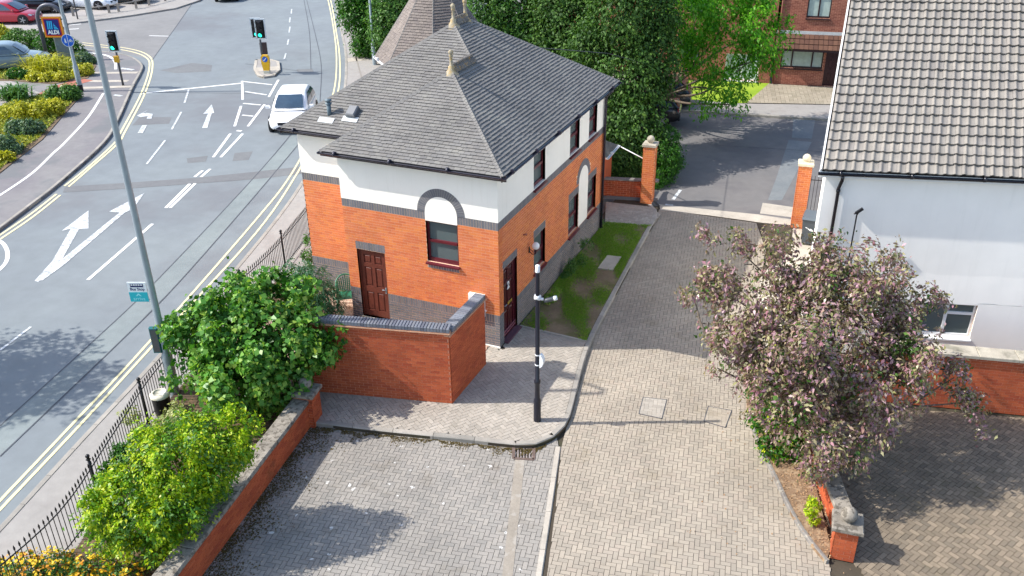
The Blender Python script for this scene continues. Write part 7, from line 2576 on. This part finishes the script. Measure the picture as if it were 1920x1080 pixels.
island = sheet('traffic_island', isl, 0.0, FOOT_R, 0.12)
kerb_run('kerbstone', [np.array(p) for p in isl] + [np.array(isl[0])], 0.16, DZ - 0.04, 0.014, island, side=1, L=0.7, mat=CONC)
MB().quad([(*p, 0.006) for p in g2([(479, 127), (525, 124), (525, 131), (480, 134)], 0.0)]).build('tactile_strip', CONC, island)
ib = gp(496, 134, 0)
signal('double-headed traffic light standing on the traffic island', ib, 52, [(-0.16, 0.15, -0.15), (0.12, 0.0, 0.1)])
bb = gp(501, 137, 0)
bt = thing('keep_left_bollard', bb, 'yellow keep-left bollard on the traffic island', 'bollard')
mb = MB()
u_ = np.cross((0, 0, 1), cface)
mb.obox(bb + V3(0, 0, 0.08), u_, (0, 0, 1), cface, 0.16, 0.08, 0.12)
mb.build('base', m_plain('pale_base', lin((196, 196, 180)), 0.6), bt)
mb = MB()
pts = [(-0.16, 0.16), (0.16, 0.16), (0.22, 0.55), (0.22, 0.9), (0.15, 1.0), (-0.15, 1.0), (-0.22, 0.9), (-0.22, 0.55)]
fr_ = Frame(bb, u_, (0, 0, 1))
Vv, F2 = piece_geo(pts, -0.1, 0.1)
mb.mesh([fr_.P(*q) for q in Vv], F2 + [tuple(range(7, -1, -1))])
mb.build('shell', m_plain('signal_yellow', lin((232, 178, 24)), 0.4, 0.03), bt)
mb = MB().tube([fr_.P(0, 0.78, 0.10), fr_.P(0, 0.78, 0.115)], 0.15, 20)
disc = mb.build('sign_disc', m_plain('sign_blue', lin((24, 92, 190)), 0.35, 0.02), bt)
ar = MB()
ar.mesh([fr_.P(*q, 0.118) for q in ((-0.09, 0.69), (-0.01, 0.69), (-0.035, 0.715), (0.09, 0.84), (0.06, 0.87), (-0.065, 0.745), (-0.09, 0.77))], [(0, 1, 2, 5, 6), (2, 3, 4, 5)])
ar.build('arrow', SIGNW, disc)
bb2_ = gp(497, 110, 0)
t = thing('sign_back', bb2_, 'dark back of a pointed bollard sign behind the island traffic light', 'sign')
mb = MB()
fr2 = Frame(bb2_, u_, (0, 0, 1))
Vv, F2 = piece_geo([(-0.1, 0.0), (0.1, 0.0), (0.2, 0.3), (0.2, 0.95), (-0.2, 0.95), (-0.2, 0.3)], -0.06, 0.06)
mb.mesh([fr2.P(*q) for q in Vv], F2)
mb.build('shell', m_plain('dark_brown_shell', lin((58, 44, 44)), 0.5), t)
# far lamp column and telegraph pole
for px, top, r, m_, lab, nm in (((703, 121), -60, 0.075, STEEL, 'grey lamp column on the far pavement beside the ivy-covered tree', 'lamp_column'), ((650, 39), -40, 0.06, STEEL_D, 'slim dark post on the far pavement near the top of the frame', 'post')):
    b_ = gp(*px, 0.0)
    t = thing(nm, b_, lab, 'lamp post' if nm == 'lamp_column' else 'post')
    mb = MB().lathe(b_, [(r * 1.7, 0), (r * 1.7, 1.2), (r, 1.3), (r * 0.8, 7.0)], 12) if nm == 'lamp_column' else MB().tube([b_, b_ + V3(0, 0, 3.2)], r, 8)
    mb.build('column', m_, t)
    if nm == 'lamp_column':
        MB().obox(b_ + V3(-0.6, -0.3, 7.05), (0.9, 0.4, 0), (-0.4, 0.9, 0), (0, 0, 1), 0.7, 0.1, 0.05).build('lantern', STEEL_D, t)
    else:
        MB().obox(b_ + V3(0, 0, 2.9), u_, (0, 0, 1), cface, 0.2, 0.3, 0.02).build('sign_plate', STEEL_D, t)
# store sign on an arched frame
sl0, sr0 = gp(90, 112, 0.03), gp(139, 112, 0.03)
su = (sr0 - sl0) / np.linalg.norm(sr0 - sl0)
wS = float(np.linalg.norm(sr0 - sl0))
ztop = z_at((sl0 + sr0) / 2, 9)
st_ = thing('store_sign', (sl0 + sr0) / 2, 'supermarket sign reading ALDI hung inside a grey arched frame', 'sign')
Fs_ = Frame(sl0, su, (0, 0, 1))
ra_ = wS / 2
arch = [Fs_.P(0, 0, 0), Fs_.P(0, ztop - ra_, 0)] + [Fs_.P(ra_ - ra_ * math.cos(a), ztop - ra_ + ra_ * math.sin(a), 0) for a in np.linspace(0.15, math.pi - 0.15, 14)] + [Fs_.P(wS, ztop - ra_, 0), Fs_.P(wS, 0, 0)]
MB().tube(arch, 0.11, 10).build('arch_frame', m_plain('slate_grey_frame', lin((84, 86, 96)), 0.4), st_)
zb0, zb1 = z_at(sl0, 70), z_at(sl0, 31)
pu0, pu1 = 0.22, wS - 0.22
layers = [('panel_edge', lin((236, 150, 30)), 0.0, 0.06), ('red_band', lin((196, 40, 30)), 0.09, 0.066), ('blue_field', lin((14, 24, 110)), 0.15, 0.072)]
for nm, c_, ins, d_ in layers:
    Vv, F2 = piece_geo(rp((pu0 + ins, zb0 + ins, pu1 - ins, zb1 - ins)), -d_, d_)
    MB().mesh([Fs_.P(*q) for q in Vv], F2 + [(3, 2, 1, 0)]).build(nm, m_plain('sign_' + nm, c_, 0.35, 0.03), st_)
pm_, pw, ph = (pu0 + pu1) / 2, pu1 - pu0, zb1 - zb0
text_mesh('ALDI', Fs_, pm_, zb0 + ph * 0.17, 0.078, pw * 0.27, SIGNW, st_, 'lettering', 0.003, bold=pw * 0.012)
em = MB()
LB = m_plain('light_blue_print', lin((40, 176, 226)), 0.35, 0.02)
y0, y1 = zb0 + ph * 0.40, zb0 + ph * 0.80
for k in range(3):
    x0 = pm_ - pw * 0.27 + k * pw * 0.10
    em.mesh([Fs_.P(x0, y0, 0.08), Fs_.P(x0 + pw * 0.06, y0, 0.08), Fs_.P(x0 + pw * 0.10, y1, 0.08), Fs_.P(x0 + pw * 0.04, y1, 0.08)], [(0, 1, 2, 3)])
for k in range(4):
    a0, a1 = y0 + (y1 - y0) * (0.0 + 0.19 * k), y0 + (y1 - y0) * (0.12 + 0.19 * k)
    xl_, xr_ = pm_ + pw * 0.06 + 0.008 * k, pm_ + pw * (0.30 - 0.055 * k)
    em.mesh([Fs_.P(xl_, a0, 0.08), Fs_.P(xr_, a0, 0.08), Fs_.P(xr_ - pw * 0.035, a1, 0.08), Fs_.P(xl_ + 0.01, a1, 0.08)], [(0, 1, 2, 3)])
em.build('emblem', LB, st_)
for z in (zb0 + 0.15, zb1 - 0.15):
    for x0, x1 in ((0.08, pu0), (pu1, wS - 0.08)):
        MB().tube([Fs_.P(x0, z, 0), Fs_.P(x1, z, 0)], 0.04, 8).build('bracket', STEEL_D, st_)
# shared-path sign post
pb_ = gp(152, 171, 0.0)
ps = thing('cycle_sign_post', pb_, 'grey lamp column with a round blue shared-path sign at the corner bed', 'sign post')
MB().lathe(pb_, [(0.13, 0), (0.13, 1.3), (0.09, 1.4), (0.075, 5.0), (0.065, 8.0)], 12).build('column', STEEL, ps)
MB().lathe(pb_, [(0.14, 0), (0.14, 0.35)], 12).build('base_sleeve', BLACK_P, ps)
zS = z_at(pb_, 75)
fr3 = Frame(pb_ + V3(0, 0, zS) + cface * 0.12, u_, (0, 0, 1))
dsc = MB().tube([fr3.P(0, 0, 0), fr3.P(0, 0, 0.015)], 0.30, 24).build('sign_disc', bpy.data.materials['sign_blue'], ps)
MB().tube([fr3.P(0, 0, -0.012), fr3.P(0, 0, 0.012)], 0.32, 24).build('sign_rim', SIGNW, ps)
sy = MB()
sy.obox(fr3.P(0, 0, 0.018), u_, (0, 0, 1), cface, 0.010, 0.27, 0.002)
sy.tube([fr3.P(-0.13, 0.07, 0.014), fr3.P(-0.13, 0.07, 0.02)], 0.03, 10)
sy.mesh([fr3.P(*q, 0.019) for q in ((-0.17, -0.12), (-0.14, -0.12), (-0.13, -0.05), (-0.11, -0.12), (-0.08, -0.12), (-0.10, 0.04), (-0.16, 0.04))], [(0, 1, 2, 6), (2, 3, 4, 5), (6, 2, 5)])
for cx in (0.09, 0.19):
    for k in range(12):
        a = 2 * math.pi * k / 12
        b = 2 * math.pi * (k + 1) / 12
        sy.mesh([fr3.P(cx + rr * math.cos(x), -0.03 + rr * math.sin(x), 0.019) for rr, x in ((0.034, a), (0.05, a), (0.05, b), (0.034, b))], [(0, 1, 2, 3)])
for q, r in (((0.09, -0.03), (0.13, 0.05)), ((0.13, 0.05), (0.19, -0.03)), ((0.09, -0.03), (0.14, -0.03)), ((0.19, -0.03), (0.17, 0.08))):
    sy.tube([fr3.P(*q, 0.019), fr3.P(*r, 0.019)], 0.008, 4)
sy.build('symbol', SIGNW, dsc)
# equipment cabinet
cb = gp(124, 108, 0.03)
ct_ = thing('equipment_cabinet', cb, 'grey equipment cabinet beside the right leg of the store sign', 'cabinet')
MB().obox(cb + V3(0, 0, 0.65), u_, (0, 0, 1), cface, 0.38, 0.62, 0.2, 0.03).build('case', m_plain('cabinet_grey', lin((128, 140, 142)), 0.5), ct_)
MB().obox(cb + V3(0, 0, 1.3), u_, (0, 0, 1), cface, 0.42, 0.04, 0.24, 0.01).build('top', m_plain('cabinet_top', lin((176, 184, 184)), 0.5), ct_)
MB().obox(cb + V3(0, 0, 0.9) + u_ * 0.2 + cface * 0.2, u_, (0, 0, 1), cface, 0.03, 0.05, 0.012).build('lock', BLACK_P, ct_)
# knee rail round the car park, with its posts
kp = [gp(x, y, 0.01) for x, y in ((138, 30), (165, 30), (205, 24), (223, 22), (256, 16), (280, 10), (310, 2), (330, -4))]
kr_ = thing('knee_rail', kp[3], 'low pale rail on short posts around the car park edge', 'rail')
for p in kp:
    MB().obox(p + V3(0, 0, 0.3), u_, (0, 0, 1), cface, 0.07, 0.32, 0.07).build('post', m_plain('pale_post', lin((150, 142, 132)), 0.8) if p is kp[0] else bpy.data.materials['pale_post'], kr_)
for a, b in zip(kp, kp[1:]):
    MB().tube([a + V3(0, 0, 0.52), b + V3(0, 0, 0.52)], 0.045, 6).build('rail', bpy.data.materials['pale_post'], kr_)
pp = gp(146, 36, 0.0)
t = thing('footway_post', pp, 'thin dark post on the pavement in front of the white hatchback', 'post')
MB().tube([pp, pp + V3(0, 0, 4.5)], 0.05, 8).build('pole', STEEL_D, t)
# roadside tree standing outside the frame on the left, whose shade falls on the carriageway
Tb = V3(-16.4, -8.6, 0)
lb_ = [(Tb[0], Tb[1], 6.0, 1.7, 1.7, 1.5), (Tb[0] + 1.2, Tb[1] + 0.6, 5.4, 1.2, 1.2, 1.0), (Tb[0] - 0.6, Tb[1] + 1.3, 5.6, 1.2, 1.2, 1.1), (Tb[0] + 0.3, Tb[1] - 1.2, 5.4, 1.1, 1.1, 1.0)]
plant('roadside_tree', 'street tree just left of the view that shades the carriageway', 'tree', Tb, lb_, [dict(nc=520, lp=10, sig=0.2, size=0.2, mat=L_MID)], BARK, r0=0.14, nbr=4)
